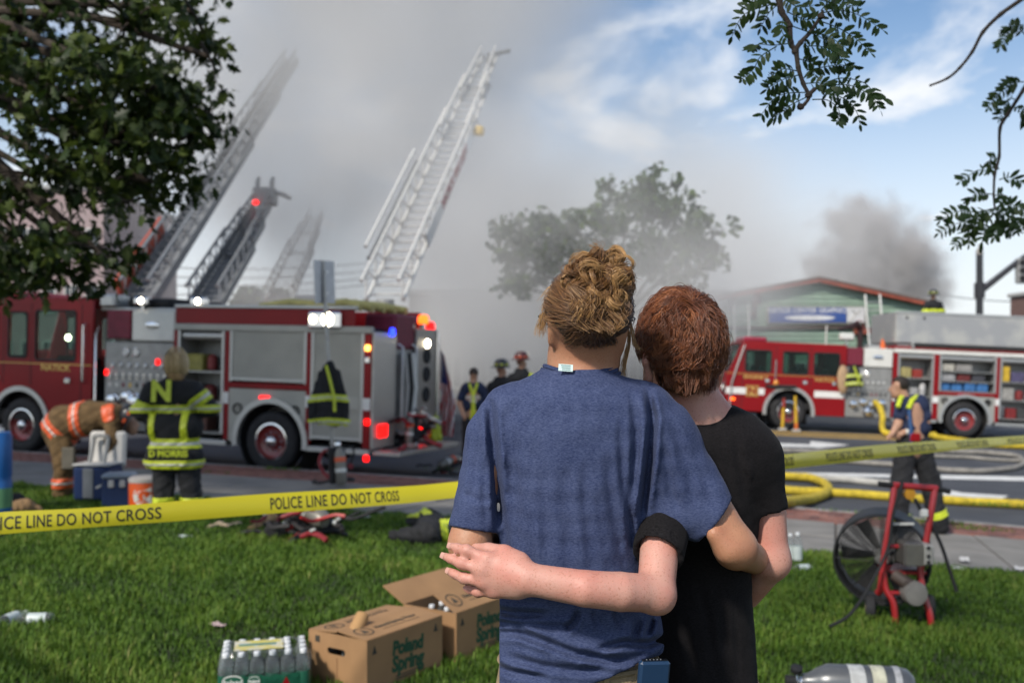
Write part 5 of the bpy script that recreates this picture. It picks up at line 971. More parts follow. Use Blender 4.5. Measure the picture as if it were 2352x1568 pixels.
def woman():
    B = Vector((.115, 1.72, gz(.115, 1.72))); b = tuple(B)
    skin = skin_mat('skin_tan', (.46, .235, .135), .35, (.27, .11, .05), (.42, .18, .10))
    # --- body: head, neck, arms fine; trunk and legs coarse; one mesh
    s1 = SDF((-.16, 1.48, 1.02), (.56, 2.10, 1.70), .0042)
    hc = P(1349, 760, 1.725); make_head(s1, hc, .98, R(12))
    s1.cone(P(1335, 905, 1.725), P(1352, 800, 1.72), .05, .0475, .03)
    s1.cone(P(1338, 880, 1.735), P(1365, 790, 1.78), .045, .04, .03)
    for px, py in ((1205, 965), (1470, 960)): s1.cone(P(1335, 893, 1.71), P(px, py, 1.715), .030, .035, .035)
    ear(s1, P(1270, 742, 1.69), 1.2, R(24), sx=-1); ear(s1, P(1425, 768, 1.715), 1.05, R(-6), sx=1)
    # left arm, forearm held across the front
    s1.cone(P(1125, 1000, 1.71), P(1078, 1248, 1.68), .034, .0325, .004); s1.cone(P(1078, 1250, 1.68), Vector((.00, 1.93, 1.16)), .0325, .024, .02)
    hl = Vector((.05, 1.955, 1.15)); s1.cone((.00, 1.93, 1.16), hl, .026, .026, .02, flat=((0,1,.2), .6))
    for i in range(4): s1.cone(hl+Vector((0, 0, .022-.015*i)), hl+Vector((.07-.008*abs(i-1), -.01, .024-.017*i)), .0085, .007, .006)
    s1.cone(hl+Vector((-.02, 0, .02)), hl+Vector((.03, 0, .055)), .01, .008, .01)
    # right arm over the boy's back, forearm round his side
    el = P(1690, 1258, 1.69); s1.cone(P(1535, 1000, 1.72), el, .035, .0335, .004)
    wr = P(1748, 1292, 1.94); s1.cone(el, wr, .0335, .0255, .018); s1.ell(P(1679, 1262, 1.666), (.019, .017, .019), None, .022)
    s1.cone(P(1640, 1225, 1.66), P(1668, 1262, 1.662), .014, .014, .02)
    hr = wr+Vector((-.04, .055, -.02)); s1.cone(wr, hr, .026, .028, .02, flat=((0,1,.3), .6))
    for i in range(4): s1.cone(hr+Vector((-.01, .004*i, .026-.017*i)), hr+Vector((-.085+.009*abs(i-1), .012, .02-.02*i)), .0088, .007, .006)
    s1.cone(hr+Vector((0, -.01, .02)), hr+Vector((-.04, -.012, .05)), .0105, .008, .01)
    # wrinkles on the elbow
    v1, f1 = s1.mesh(b); v1 = relax(v1, f1, 2)
    s2 = SDF((-.12, 1.50, b[2]-.01), (.36, 1.98, 1.5), .011)
    s2.loft([row(900, 1200, 1460, .05, 1.725, 1.7), row(980, 1165, 1490, .075, 1.725, 1.7), row(1200, 1175, 1460, .075, 1.73, 1.7), row(1350, 1165, 1475, .08, 1.73, 1.7), row(1560, 1150, 1490, .085, 1.73, 1.7)], 2.2)
    hp = [(.05, 1.73, .86), (.18, 1.73, .86)]; kn = [(.045, 1.735, .49), (.185, 1.735, .49)]; an = [(.04, 1.72, .09), (.20, 1.72, .09)]; to = [(.03, 1.87, .035), (.21, 1.87, .035)]
    dz = b[2]; kk = lambda L: [(x, y, z+dz) for x, y, z in L]
    legs(s2, kk(hp), kk(kn), kk(an), kk(to), r=(.070, .055, .038), pelvis=((.115, 1.73, .92), (.122, .095, .11)))
    v2, f2 = s2.mesh(b); v2 = relax(v2, f2, 2)
    body = mobj('person', npmesh('person', np.concatenate([v1, v2]), np.concatenate([f1, f2+len(v1)])), skin, loc=B)
    tag(body, 'woman seen from behind in blue T-shirt with curly bun, arm round the boy', 'person')
    # --- T-shirt
    blue = knit_mat('blue_heather_jersey', (.022, .033, .088), (.095, .118, .215), .8)
    t = SDF((-.125, 1.545, .87), (.42, 1.88, 1.50), .0040)
    t.loft([row(849, 1262, 1392, .050, 1.722, 1.70), row(858, 1245, 1408, .056, 1.72, 1.70), row(872, 1196, 1450, .070, 1.718, 1.70), row(895, 1158, 1494, .084, 1.716, 1.70), row(940, 1132, 1522, .098, 1.718, 1.70), row(1010, 1128, 1520, .110, 1.722, 1.70),
            row(1100, 1136, 1502, .112, 1.724, 1.70), row(1200, 1142, 1484, .106, 1.726, 1.70), row(1290, 1146, 1478, .102, 1.728, 1.70), row(1360, 1134, 1500, .104, 1.728, 1.70), row(1395, 1128, 1516, .106, 1.728, 1.70),
            row(1425, 1131, 1521, .113, 1.728, 1.70), row(1470, 1108, 1527, .116, 1.728, 1.70), row(1520, 1112, 1530, .114, 1.728, 1.70), row(1640, 1094, 1540, .122, 1.728, 1.70)], 2.25, .0)
    # sleeves
    t.cone(P(1172, 952, 1.718), P(1130, 1012, 1.71), .043, .041, .05); t.cone(P(1127, 1005, 1.71), P(1088, 1215, 1.685), .041, .0430, .02)
    t.cone(P(1486, 945, 1.718), P(1532, 1005, 1.715), .045, .046, .05); t.cone(P(1530, 1000, 1.715), P(1655, 1200, 1.69), .047, .041, .02)
    t.cone(P(1510, 1010, 1.705), P(1548, 1186, 1.69), .045, .026, .04); t.cone(P(1545, 1180, 1.69), P(1630, 1208, 1.69), .026, .026, .03)
    t.cone(P(1500, 1080, 1.70), P(1490, 1172, 1.69), .03, .012, .03)
    F_ = lambda *p: list(p)
    folds(t, [
        (F_((1126, 915), (1132, 1010), (1141, 1110), (1147, 1215)), 10, .014), (F_((1486, 885), (1500, 960), (1492, 1060), (1474, 1190)), 9, .014), (F_((1452, 900), (1462, 1010), (1450, 1150), (1447, 1280)), 8, .009),
        (F_((1182, 980), (1180, 1100), (1192, 1260)), 13, .006), (F_((1248, 1060), (1252, 1180), (1266, 1330)), 12, .006), (F_((1306, 1040), (1300, 1160), (1312, 1310)), 14, .005),
        (F_((1338, 1060), (1348, 1180), (1362, 1320)), 11, .0065), (F_((1392, 1040), (1404, 1150), (1432, 1300)), 10, .007), (F_((1424, 960), (1430, 1090), (1456, 1260)), 8, .008), (F_((1215, 1180), (1222, 1330)), 9, .005), (F_((1160, 1120), (1166, 1300)), 8, .006),
        (F_((1270, 880), (1330, 893), (1400, 884)), 8, .003), (F_((1210, 905), (1170, 960), (1152, 1040)), 14, .005), (F_((1540, 960), (1575, 1060), (1600, 1160)), 10, .007), (F_((1525, 1020), (1540, 1120), (1556, 1180)), 9, .007), (F_((1590, 1050), (1622, 1120), (1648, 1180)), 10, .005),
        (F_((1100, 1010), (1090, 1100), (1070, 1170)), 9, .005), (F_((1060, 1130), (1100, 1150), (1135, 1145)), 7, .003), (F_((1118, 1040), (1112, 1130), (1120, 1200)), 7, .006),
        (F_((1130, 1398), (1180, 1408), (1262, 1412)), 8, .014), (F_((1332, 1402), (1318, 1430), (1296, 1446)), 7, .013), (F_((1120, 1452), (1190, 1452), (1240, 1470), (1320, 1500), (1400, 1517), (1470, 1515)), 9, .012),
        (F_((1370, 1492), (1430, 1475), (1490, 1478), (1530, 1462)), 8, .012), (F_((1470, 1420), (1456, 1470)), 8, .010), (F_((1500, 1415), (1486, 1462)), 7, .009), (F_((1200, 1422), (1260, 1440), (1330, 1438)), 8, .006), (F_((1135, 1430), (1210, 1436)), 6, .007),
        (F_((1160, 1505), (1240, 1528), (1330, 1540), (1420, 1536)), 9, .008), (F_((1118, 1520), (1180, 1545), (1260, 1556)), 8, .008), (F_((1430, 1440), (1410, 1400)), 7, .007), (F_((1470, 1532), (1500, 1516), (1530, 1505)), 7, .010), (F_((1380, 1440), (1360, 1405)), 8, .006)])
    X, Y, Z = t.grid(); pp = np.stack(np.broadcast_arrays(X, Y, Z), -1); nb = np.abs(t.vol) < .03
    t.vol[nb] += .0016*vnoise(pp[nb], 26, 3)+.0009*vnoise(pp[nb]*np.array([1, 1, .4]), 70, 4)
    # hems and openings
    a = P(1086, 1216, 1.685); n = (P(1086, 1216, 1.685)-P(1106, 1080, 1.70)).normalized(); c_ = planecut(a, n)
    t.cut(lambda X, Y, Z: np.where(X < pxx(1143, 1.66), c_(X, Y, Z), -1.0))
    a2 = P(1642, 1190, 1.69); n2 = Vector((.80, -.05, -.62)).normalized(); c2 = planecut(a2, n2); t.cut(lambda X, Y, Z: np.where(X > pxx(1560, 1.69), c2(X, Y, Z), -1.0))
    t.cone(P(1089, 1204, 1.687), P(1081, 1250, 1.68), .0345, .034, 0, op='sub'); t.cone(P(1622, 1150, 1.70), P(1690, 1258, 1.69), .036, .037, 0, op='sub')
    hemx = np.array([pxx(q, 1.62) for q in (1080, 1340, 1400, 1470, 1535, 1600)]); hemz = np.array([pxz(q, 1.62) for q in (1625, 1578, 1556, 1530, 1510, 1500)])
    t.cut(lambda X, Y, Z: (np.interp(X, hemx, hemz)-np.where(Y > 1.7, .02, 0)-Z).astype(np.float32)*.9)
    # neck opening (solid collar ring stays)
    t.cone(P(1322, 800, 1.735), P(1330, 852, 1.728), .054, .047, 0, op='sub')
    sh = sobj('shirt', t, blue, body, b, 1)
    # collar ribbing: a ring just outside the neckline, and stitches
    cm = knit_mat('blue_rib', (.020, .031, .084), (.08, .10, .19), .6, .2)
    def collar_pts(dz, gr, n=56):
        o = []
        for i in range(n):
            a = 2*math.pi*i/n; x = .1165+(.060+gr)*math.cos(a); y = 1.722+(.053+gr)*math.sin(a); o.append((x-b[0], y-b[1], 1.483+dz+.006*math.cos(2*a)+.0*math.sin(a)-b[2]))
        return o
    mb = MB()
    for dz, gr, rr in ((.0035, .000, .0042), (-.003, .004, .0044), (-.009, .0085, .0044)): mb.tube(collar_pts(dz, gr), rr, 6, closed=True)
    mb.build('collar', cm, sh, True)
    st_ = MB(); cp = collar_pts(-.0165, .0165, 120)
    for i in range(0, 120, 2): st_.tube([cp[i], cp[(i+1) % 120]], .0011, 4)
    p0 = P(1283, 862, 1.652); tw = .024; th = .012
    tgm = MB().box(-tw/2, tw/2, -.0006, .0006, -th/2, th/2)
    tgo = tgm.build('shirt_label', mat('care_label', (.62, .80, .78), .7, var=.03), sh, loc=Vector((p0.x+.012, 1.657, 1.4895))-B, rot=(R(-18), R(4), 0))
    ln = MB()
    for i in range(3): ln.box(-.008+.001*i, .008, -.0012, -.0008, .003-.0035*i, .0042-.0035*i)
    ln.build('label_print', mat('label_ink', (.10, .16, .16), .8), tgo)
    # --- shorts, belt line, phone in its case
    kh = mat('khaki_cotton', (.30, .225, .13), .9, var=.15, scale=30, bump=.4, bscale=240)
    q = SDF((-.11, 1.57, .36+dz), (.34, 1.89, 1.03+dz), .008)
    q.loft([(.60+dz, .115, 1.735, .165, .12), (.80+dz, .115, 1.732, .165, .118), (.91+dz, .115, 1.73, .150, .108), (1.000+dz, .115, 1.73, .134, .099)], 2.3, 0)
    for x, y, z in ((.035, 1.735, .60), (.195, 1.735, .60)): q.cone((x, 1.732, .84+dz), (x+(.0 if x > .1 else 0), 1.735, .44+dz), .095, .084, .03)
    q.cut(lambda X, Y, Z: (.44+dz-Z)+0*X+0*Y)
    so = sobj('shorts', q, kh, body, b, 2)
    wb = MB().tube([(.1355*math.cos(a), .1005*math.sin(a)+.01, 0) for a in np.linspace(0, 2*math.pi, 48, endpoint=False)], .006, 6, closed=True)
    wb.build('waistband', kh, so, True, loc=(0, 0, .993+dz-b[2]))
    bl = MB()
    for a in (250, 268, 287, 310): 
        x, y = .137*math.cos(R(a)), .103*math.sin(R(a))+.01; MB().box(x-.006, x+.006, y-.003, y+.004, .945+dz-b[2], .998+dz-b[2], .002).build('belt_loop', kh, so)
    pc = MB().box(-.026, .026, -.007, .007, -.055, .055, .004); ph = pc.build('phone', mat('phone_case', (.010, .035, .085), .45, var=.05), loc=P(1497, 1592, 1.598), rot=(R(6), R(3), R(14)))
    tag(ph, 'dark blue phone tucked in the waistband at the woman\'s hip', 'phone')
    MB().box(-.022, .022, -.0035, .0035, .0545, .0565, .001).build('phone_top', mat('phone_metal', (.03, .035, .045), .3, .8), ph)
    mg = MB()
    for i in range(5): mg.cyl((-.014+.006*i, 0, .0565), (-.014+.006*i, 0, .0572), .0012, n=8)
    mg.build('speaker_hole', mat('pale_metal', (.5, .52, .55), .3, .6), ph)
    shoe = mat('grey_shoe', (.12, .12, .13), .8)
    for x in (.035, .205):
        k = SDF((x-.07, 1.63, dz-.005), (x+.07, 1.95, dz+.13), .008); k.cone((x, 1.70, dz+.05), (x, 1.88, dz+.042), .045, .042, .02, flat=((0,0,1), .9)); k.cone((x, 1.715, dz+.06), (x, 1.72, dz+.10), .044, .045, .02)
        k.cut(lambda X, Y, Z: (dz+.002-Z)+0*X+0*Y); sobj('shoe', k, shoe, body, b, 1)
    # eyeglasses: temple arm over the ear
    gl = MB().tube([Vector((hc.x-.074, hc.y+.085, hc.z+.022)), Vector((hc.x-.083, hc.y+.02, hc.z+.026)), P(1293, 700, 1.70), P(1297, 735, 1.685)], [.0022, .0024, .0028, .0018], 6)
    for sx in (-1, 1): gl.tube([hc+Vector((sx*.032+.026*math.cos(a), .108, .004+.02*math.sin(a))) for a in np.linspace(0, 6.283, 14, endpoint=False)], .0016, 5, closed=True)
    g_ = gl.build('eyeglasses', mat('black_acetate', (.01, .01, .012), .3), body, True); g_.location = -B
    # --- hair
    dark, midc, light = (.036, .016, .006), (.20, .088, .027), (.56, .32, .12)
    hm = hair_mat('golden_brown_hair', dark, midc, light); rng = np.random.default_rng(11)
    sc = SDF((hc.x-.12, hc.y-.16, hc.z-.12), (hc.x+.12, hc.y+.13, hc.z+.16), .005)
    ctr = np.array(hc+Vector((0, -.012, .032))); rad = np.array((.0715, .097, .084))
    sc.ell(ctr, rad, None, .01); nape = P(1350, 768, 1.70); sc.cone(P(1351, 750, 1.70), nape, .046, .024, .03)
    bc = np.array(P(1376, 660, 1.638)); sc.ell(bc+np.array([0, .012, -.004]), (.041, .026, .044), None, .02); sc.ell(bc+np.array([.004, .03, -.03]), (.05, .04, .05), None, .02)
    sc.cut(lambda X, Y, Z: np.where(Y > hc.y+.02, (hc.z+.055-Z)+.35*(Y-hc.y-.02), np.where(Y > hc.y-.062, (hc.z+.012-Z)+.0*X, hc.z-.028-Z+.35*np.abs(X-hc.x))).astype(np.float32))
    hb = sobj('hair', sc, mat('hair_underlayer', (.035, .018, .009), .7, var=.25, scale=60, stretch=(1, 1, .3)), body, b, 2)
    gath = np.array(P(1366, 728, 1.612)); G_ = []; SH = []; WD = []
    def onell(p, off):
        rd = np.where((p[..., 2:3] < ctr[2]) & (np.arange(3) == 2), rad*.70, rad); q = (p-ctr)/rd; n = np.linalg.norm(q, axis=-1, keepdims=True); return ctr+q/n*(rd+off)
    # combed hair: nape and sides swept to the gather point
    roots = []
    for i in range(4800):
        u = rng.uniform(); side = rng.uniform()
        if u < .42:   # nape fan
            a = rng.uniform(-1, 1); p = np.array(P(1351+a*56, 781-20*abs(a)**1.5-rng.uniform(0, 50), 1.66))
        elif u < .82:  # left side
            p = np.array(P(1298+rng.uniform(-6, 26), rng.uniform(640, 700), 1.70)) if side < .35 else np.array(P(1308+rng.uniform(-8, 20), rng.uniform(690, 765), 1.685)) if side < .6 else np.array(P(1428-rng.uniform(-4, 18), rng.uniform(655, 750), 1.70))
        else: p = np.array(P(rng.uniform(1300, 1440), rng.uniform(630, 700), 1.66))
        if i % 2:
            q = rng.normal(size=3); q /= np.linalg.norm(q); q[1] = -abs(q[1])*.9+.12; q[2] = max(q[2], -.52); p = ctr+q*rad
            if abs(p[0]-hc.x) > .045 and p[2] < hc.z+.022: continue
        roots.append(p)
    roots = np.array(roots); k = 11; tt_ = np.linspace(0, 1, k)[None, :, None]
    tgt = gath+rng.normal(size=(len(roots), 3))*np.array([.007, .003, .007])
    path = roots[:, None]*(1-tt_)+tgt[:, None]*tt_
    lift = (.004+.008*rng.random((len(roots), 1, 1)))*np.sin(np.pi*np.clip(tt_*1.0, 0, 1))+.002
    pin = onell(path, lift); low = path[..., 2:3] < nape.z+.004
    path = np.where(tt_ > .03, pin, pin); path[..., 2] -= .004*np.sin(np.pi*tt_[..., 0])
    wob = np.cumsum(rng.normal(size=path.shape)*.0006, 1); path = path+wob*np.sin(np.pi*tt_)
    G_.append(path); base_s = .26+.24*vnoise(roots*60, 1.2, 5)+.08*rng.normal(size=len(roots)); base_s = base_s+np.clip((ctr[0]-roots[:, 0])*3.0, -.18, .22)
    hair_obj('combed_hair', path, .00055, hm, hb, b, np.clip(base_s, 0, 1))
    # curls of the bun
    cur = []; csh = []
    def ringlet(c0, ax, r0, turns, drift, n, k, phase, seed, sh, spread=.0036):
        ax = ax/np.linalg.norm(ax); e1 = np.cross(ax, [.3, .8, .5]); e1 /= np.linalg.norm(e1); e2 = np.cross(ax, e1); rr = np.random.default_rng(seed)
        q = np.linspace(0, 1, k); an = phase+q*turns*2*np.pi; rad_ = r0*(1-.25*q)
        g = c0+np.outer(rad_*np.cos(an), e1)+np.outer(rad_*np.sin(an), e2)+np.outer(q*drift, ax)
        g = g+.003*np.stack([vnoise(g*40, 1, seed+j) for j in range(3)], 1)
        off = rr.normal(size=(n, 1, 3))*spread*np.array([1, .8, 1])*(.5+.9*q[None, :, None]*rr.random((n, 1, 1)))
        cur.append(g[None]+off); csh.append(np.clip(sh+.09*rr.normal(size=n), 0, 1))
    for i in range(74):
        d = rng.normal(size=3); d /= np.linalg.norm(d); d[1] = -abs(d[1])*.9-.05
        c0 = bc+d*np.array([.046, .030, .052])*rng.uniform(.7, 1.05); ax = np.cross(d, rng.normal(size=3))+.3*rng.normal(size=3)
        ringlet(c0, ax, rng.uniform(.008, .017), rng.uniform(.9, 1.9), rng.uniform(.008, .03), 42, 18, rng.uniform(0, 6.28), 100+i, rng.uniform(.42, .92))
    for i, (px, py) in enumerate(((1305, 640), (1308, 622), (1322, 604), (1345, 598), (1372, 590), (1400, 596), (1420, 588), (1434, 605), (1440, 630), (1440, 660), (1318, 668), (1322, 700), (1432, 690))):
        ringlet(np.array(P(px, py, 1.635)), np.array([rng.normal()*.4, -1, rng.normal()*.4]), .011+.004*rng.random(), 1.15, .012, 16, 16, rng.uniform(0, 6.28), 300+i, rng.uniform(.5, .95), .0022)
    for i, (x0, y0, x1, y1) in enumerate(((1330, 690, 1345, 756), (1350, 700, 1372, 758), (1375, 700, 1398, 762), (1405, 690, 1422, 752), (1425, 680, 1432, 735), (1318, 660, 1328, 722), (1360, 660, 1352, 742), (1395, 650, 1412, 742))):
        q = np.linspace(0, 1, 18); g = np.stack([np.array(P(x0+(x1-x0)*s+9*math.sin(s*7+i), y0+(y1-y0)*s, 1.606-.004*math.sin(s*6+i))) for s in q]); rr = np.random.default_rng(500+i)
        off = rr.normal(size=(34, 1, 3))*.0045*(.6+.6*np.sin(np.pi*q))[None, :, None]; cur.append(g[None]+off); csh.append(np.clip(rng.uniform(.45, .8)+.14*rr.normal(size=34), 0, 1))
    def resample(c, k):
        o = np.linspace(0, c.shape[1]-1, k); i = np.floor(o).astype(int).clip(0, c.shape[1]-2); f_ = (o-i)[None, :, None]; return c[:, i]*(1-f_)+c[:, i+1]*f_
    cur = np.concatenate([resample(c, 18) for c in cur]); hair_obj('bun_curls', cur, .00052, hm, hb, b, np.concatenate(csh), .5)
    # loose wisps
    wis = []; wsh = []
    def wisp(pts, n, sp, d, sh, seed):
        rr = np.random.default_rng(seed); q = np.linspace(0, 1, 16); P_ = np.array([P(x, y, d) for x, y in pts]); L_ = np.linspace(0, 1, len(pts))
        g = np.stack([np.interp(q, L_, P_[:, j]) for j in range(3)], 1)
        for _ in range(2): g[1:-1] = (g[:-2]+g[1:-1]*2+g[2:])/4
        off = rr.normal(size=(n, 1, 3))*sp*(.25+q[None, :, None])+np.cumsum(rr.normal(size=(n, 16, 3))*.00045, 1)
        wis.append(g[None]+off); wsh.append(np.clip(sh+.12*rr.normal(size=n), 0, 1))
    wisp([(1318, 640), (1285, 652), (1262, 690), (1250, 725), (1243, 760)], 60, .0042, 1.71, .95, 1); wisp([(1320, 632), (1290, 645), (1268, 670), (1255, 700)], 55, .005, 1.71, .9, 2)
    wisp([(1330, 625), (1300, 640), (1278, 670), (1262, 710), (1240, 745), (1240, 770)], 26, .003, 1.72, 1.0, 3); wisp([(1300, 650), (1280, 690), (1256, 740)], 30, .003, 1.72, .85, 8)
    wisp([(1440, 745), (1448, 780), (1437, 820), (1430, 850), (1432, 868)], 30, .0022, 1.72, .8, 4); wisp([(1446, 720), (1452, 760), (1458, 792), (1470, 800)], 16, .002, 1.71, .8, 5)
    for i in range(34):
        a = rng.uniform(-1, 1); x = 1351+a*54; y = 772-14*abs(a)**1.5; wisp([(x, y-10), (x+rng.normal()*4, y+3), (x+rng.normal()*7-6*a, y+rng.uniform(8, 18))], 3, .0012, 1.672+.03*a*a, .3, 700+i)
    for i in range(26):
        a = rng.uniform(0, 3.1416); x = 1377+74*math.cos(a); y = 655-72*math.sin(a); wisp([(1377+58*math.cos(a), 655-58*math.sin(a)), (x, y), (x+rng.uniform(-14, 14), y-rng.uniform(0, 12)), (x+rng.uniform(-26, 26), y+rng.uniform(-8, 10))], 2, .001, 1.645, .8, 40+i)
    hair_obj('loose_strand', np.concatenate(wis), .0006, hm, hb, b, np.concatenate(wsh), .3)
    return body

def boy():
    B = Vector((.335, 1.89, gz(.335, 1.89))); b = tuple(B); dz = b[2]
    skin = skin_mat('skin_pale', (.58, .32, .25), .5, (.36, .14, .08), (.56, .235, .18))
    s = SDF((-.14, 1.46, 1.02), (.58, 2.08, 1.66), .0040)
    hc = P(1563, 828, 1.85); make_head(s, hc, .90, R(-6))
    s.cone(P(1600, 1000, 1.88), P(1576, 880, 1.86), .049, .0465, .03); s.cone(P(1596, 980, 1.88), P(1574, 880, 1.92), .045, .042, .03)
    for px, py in ((1700, 1000), (1520, 1000)): s.cone(P(1608, 965, 1.87), P(px, py, 1.88), .034, .04, .05)
    ear(s, P(1487, 852, 1.818), 1.15, R(14), sx=-1); ear(s, P(1650, 850, 1.86), 1.0, R(-10), sx=1)
    # right arm, forearm bent to the front
    el = P(1774, 1288, 1.87); s.cone(P(1722, 1040, 1.88), P(1762, 1175, 1.875), .040, .0345, .004); s.cone(P(1762, 1175, 1.875), el, .0345, .031, .004)
    wr = P(1690, 1400, 1.99); s.cone(el, wr, .0315, .024, .02)
    h2 = wr+Vector((-.055, .03, -.01)); s.cone(wr, h2, .024, .026, .02, flat=((0,1,0), .6))
    for i in range(4): s.cone(h2+Vector((-.01, 0, .022-.015*i)), h2+Vector((-.08+.008*abs(i-1), -.005, .02-.017*i)), .0085, .007, .006)
    s.cone(h2+Vector((0, 0, .02)), h2+Vector((-.035, -.01, .05)), .01, .008, .01)
    # left arm round the woman's back
    el = P(1506, 1362, 1.60); s.cone(P(1548, 1060, 1.83), P(1517, 1235, 1.668), .039, .0330, .004); s.cone(P(1517, 1235, 1.668), el, .0330, .0298, .004)
    s.ell(P(1513, 1376, 1.600), (.0195, .0195, .0190), None, .022)
    m1 = P(1425, 1358, 1.568); m2 = P(1345, 1351, 1.556); wr = P(1212, 1329, 1.566)
    s.cone(el, m1, .0298, .0306, .012); s.cone(m1, m2, .0306, .0285, .003); s.cone(m2, wr, .0285, .0250, .003, flat=((0,1,0), .9))
    s.cone(wr, P(1182, 1322, 1.575), .0262, .0285, .006, flat=((0,1,0), .75))
    ki = dict(
        i=[(1118, 1282, 1.588), (1072, 1263, 1.598), (1050, 1257, 1.610), (1036, 1253, 1.620)], m=[(1105, 1308, 1.586), (1060, 1293, 1.596), (1036, 1283, 1.608), (1020, 1276, 1.618)],
        r=[(1110, 1336, 1.588), (1067, 1327, 1.600), (1045, 1318, 1.612), (1032, 1311, 1.622)], l=[(1132, 1357, 1.592), (1098, 1358, 1.606), (1081, 1354, 1.618), (1070, 1350, 1.628)])
    for kq, (key, L_) in enumerate(ki.items()):
        p = [P(*q) for q in L_]; w0 = P(1188, 1306+15*kq, 1.578); rr = [.0126, .0093, .0087, .0079, .0069] if key != 'l' else [.0118, .0090, .0082, .0073, .0063]
        s.cone(w0, p[0], rr[0]+.003, rr[1]+.0012, .018, flat=((.25, 1, 0), .85))
        s.ell(p[0]+Vector((.001, -.003, 0)), (rr[1]*1.05,)*3, None, .010)
        for i in range(3): s.cone(p[i], p[i+1], rr[i+1], rr[i+2], .0035 if i else .005)
        s.ell(p[1]+Vector((0, -.001, 0)), (rr[2]*1.08,)*3, None, .006)
    th = [P(1190, 1292, 1.585), P(1158, 1270, 1.60), P(1122, 1261, 1.622), P(1092, 1258, 1.642)]
    for i, (ra, rb) in enumerate(((.019, .0145), (.0138, .0112), (.0112, .0085))): s.cone(th[i], th[i+1], ra, rb, .014 if i == 0 else .004)
    v1, f1 = s.mesh(b); v1 = relax(v1, f1, 2, .45)
    s2 = SDF((.10, 1.72, dz-.01), (.56, 2.12, 1.42), .011)
    s2.loft([row(985, 1545, 1700, .05, 1.885, 1.88), row(1060, 1530, 1715, .07, 1.885, 1.88), row(1250, 1540, 1705, .07, 1.885, 1.88), row(1568, 1535, 1720, .08, 1.885, 1.88)], 2.2)
    f = lambda L_: [(x, y, z+dz) for x, y, z in L_]
    legs(s2, f([(.29, 1.89, .84), (.42, 1.89, .84)]), f([(.285, 1.895, .47), (.42, 1.895, .47)]), f([(.265, 1.88, .085), (.42, 1.88, .085)]), f([(.255, 2.03, .035), (.43, 2.03, .035)]), r=(.068, .052, .037), pelvis=((.355, 1.89, .90), (.10, .09, .11)))
    v2, f2 = s2.mesh(b); v2 = relax(v2, f2, 2)
    body = mobj('person', npmesh('person', np.concatenate([v1, v2]), np.concatenate([f1, f2+len(v1)])), skin, loc=B)
    tag(body, 'red-haired boy seen from behind in black T-shirt, arm across the woman\'s back', 'person')
    # fingernails
    nm = mat('fingernail', (.57, .315, .25), .4, var=.03)
    for key, L_ in list(ki.items())[:3]:
        a, c = P(*L_[2]), P(*L_[3]); d = (c-a).normalized(); out = Vector((-.15, -1, .25)); out = (out-d*out.dot(d)).normalized(); sd_ = d.cross(out)
        mb = MB(); pts = []; 
        for u in range(5):
            for w in range(5):
                x = -.0045+.009*u/4; y = (w/4-.5)*.0098*(1-.25*(u/4-.4)**2); pts.append(c+d*(x*.9-.0005)+sd_*y+out*(.0071-.55*(y/.0049)**2*.0022-.0016*max(0, u/4-.5)))
        mb.add([q-B for q in pts], [(u*5+w, u*5+w+1, u*5+w+6, u*5+w+5) for u in range(4) for w in range(4)]); mb.build('fingernail', nm, body, True)
    # --- black T-shirt
    bk = knit_mat('black_jersey', (.0055, .005, .0055), (.020, .018, .020), .8, .3, .03)
    t = SDF((.11, 1.545, .60), (.57, 2.02, 1.42), .0046)
    t.loft([row(948, 1560, 1668, .052, 1.885, 1.88), row(962, 1546, 1690, .062, 1.885, 1.88), row(978, 1524, 1722, .076, 1.882, 1.88), row(1010, 1500, 1748, .088, 1.882, 1.88), row(1080, 1492, 1752, .098, 1.885, 1.88), row(1200, 1494, 1734, .098, 1.886, 1.88),
            row(1300, 1492, 1724, .094, 1.888, 1.88), row(1400, 1488, 1726, .096, 1.888, 1.88), row(1568, 1480, 1742, .104, 1.888, 1.88), row(1760, 1475, 1750, .108, 1.888, 1.88)], 2.3, 0)
    t.cone(P(1690, 1010, 1.882), P(1722, 1050, 1.88), .058, .055, .05); t.cone(P(1722, 1050, 1.88), P(1763, 1190, 1.875), .054, .0415, .03)
    t.cone(P(1560, 1030, 1.87), P(1545, 1080, 1.82), .056, .054, .05); t.cone(P(1545, 1080, 1.82), P(1506, 1304, 1.618), .050, .0412, .03)
    folds(t, [(F_, 9, .006) for F_ in ([(1690, 1000), (1700, 1080), (1712, 1160)], [(1740, 1060), (1752, 1130)], [(1640, 1040), (1650, 1140), (1668, 1230)], [(1600, 1020), (1612, 1120)], [(1600, 1330), (1625, 1420), (1640, 1540)], [(1560, 1400), (1580, 1480), (1600, 1560)], [(1690, 1320), (1695, 1420), (1700, 1560)], [(1660, 1380), (1664, 1500)], [(1715, 1080), (1722, 1150), (1724, 1230)])])
    c1 = planecut(P(1762, 1176, 1.875), P(1762, 1176, 1.875)-P(1735, 1060, 1.88)+Vector((.006, 0, -.05))); t.cut(lambda X, Y, Z: np.where(X > pxx(1735, 1.875), c1(X, Y, Z), -1.0))
    c2 = planecut(P(1511, 1266, 1.636), P(1512, 1228, 1.665)-P(1530, 1130, 1.76)+Vector((-.012, 0, 0))); t.cut(lambda X, Y, Z: np.where((Y < 1.775), c2(X, Y, Z), -1.0))
    t.cone(P(1750, 1130, 1.878), P(1764, 1230, 1.875), .038, .037, 0, op='sub'); t.cone(P(1513, 1250, 1.652), P(1505, 1320, 1.60), .0325, .0320, 0, op='sub')
    t.cone(P(1605, 900, 1.895), P(1612, 956, 1.892), .053, .050, 0, op='sub')
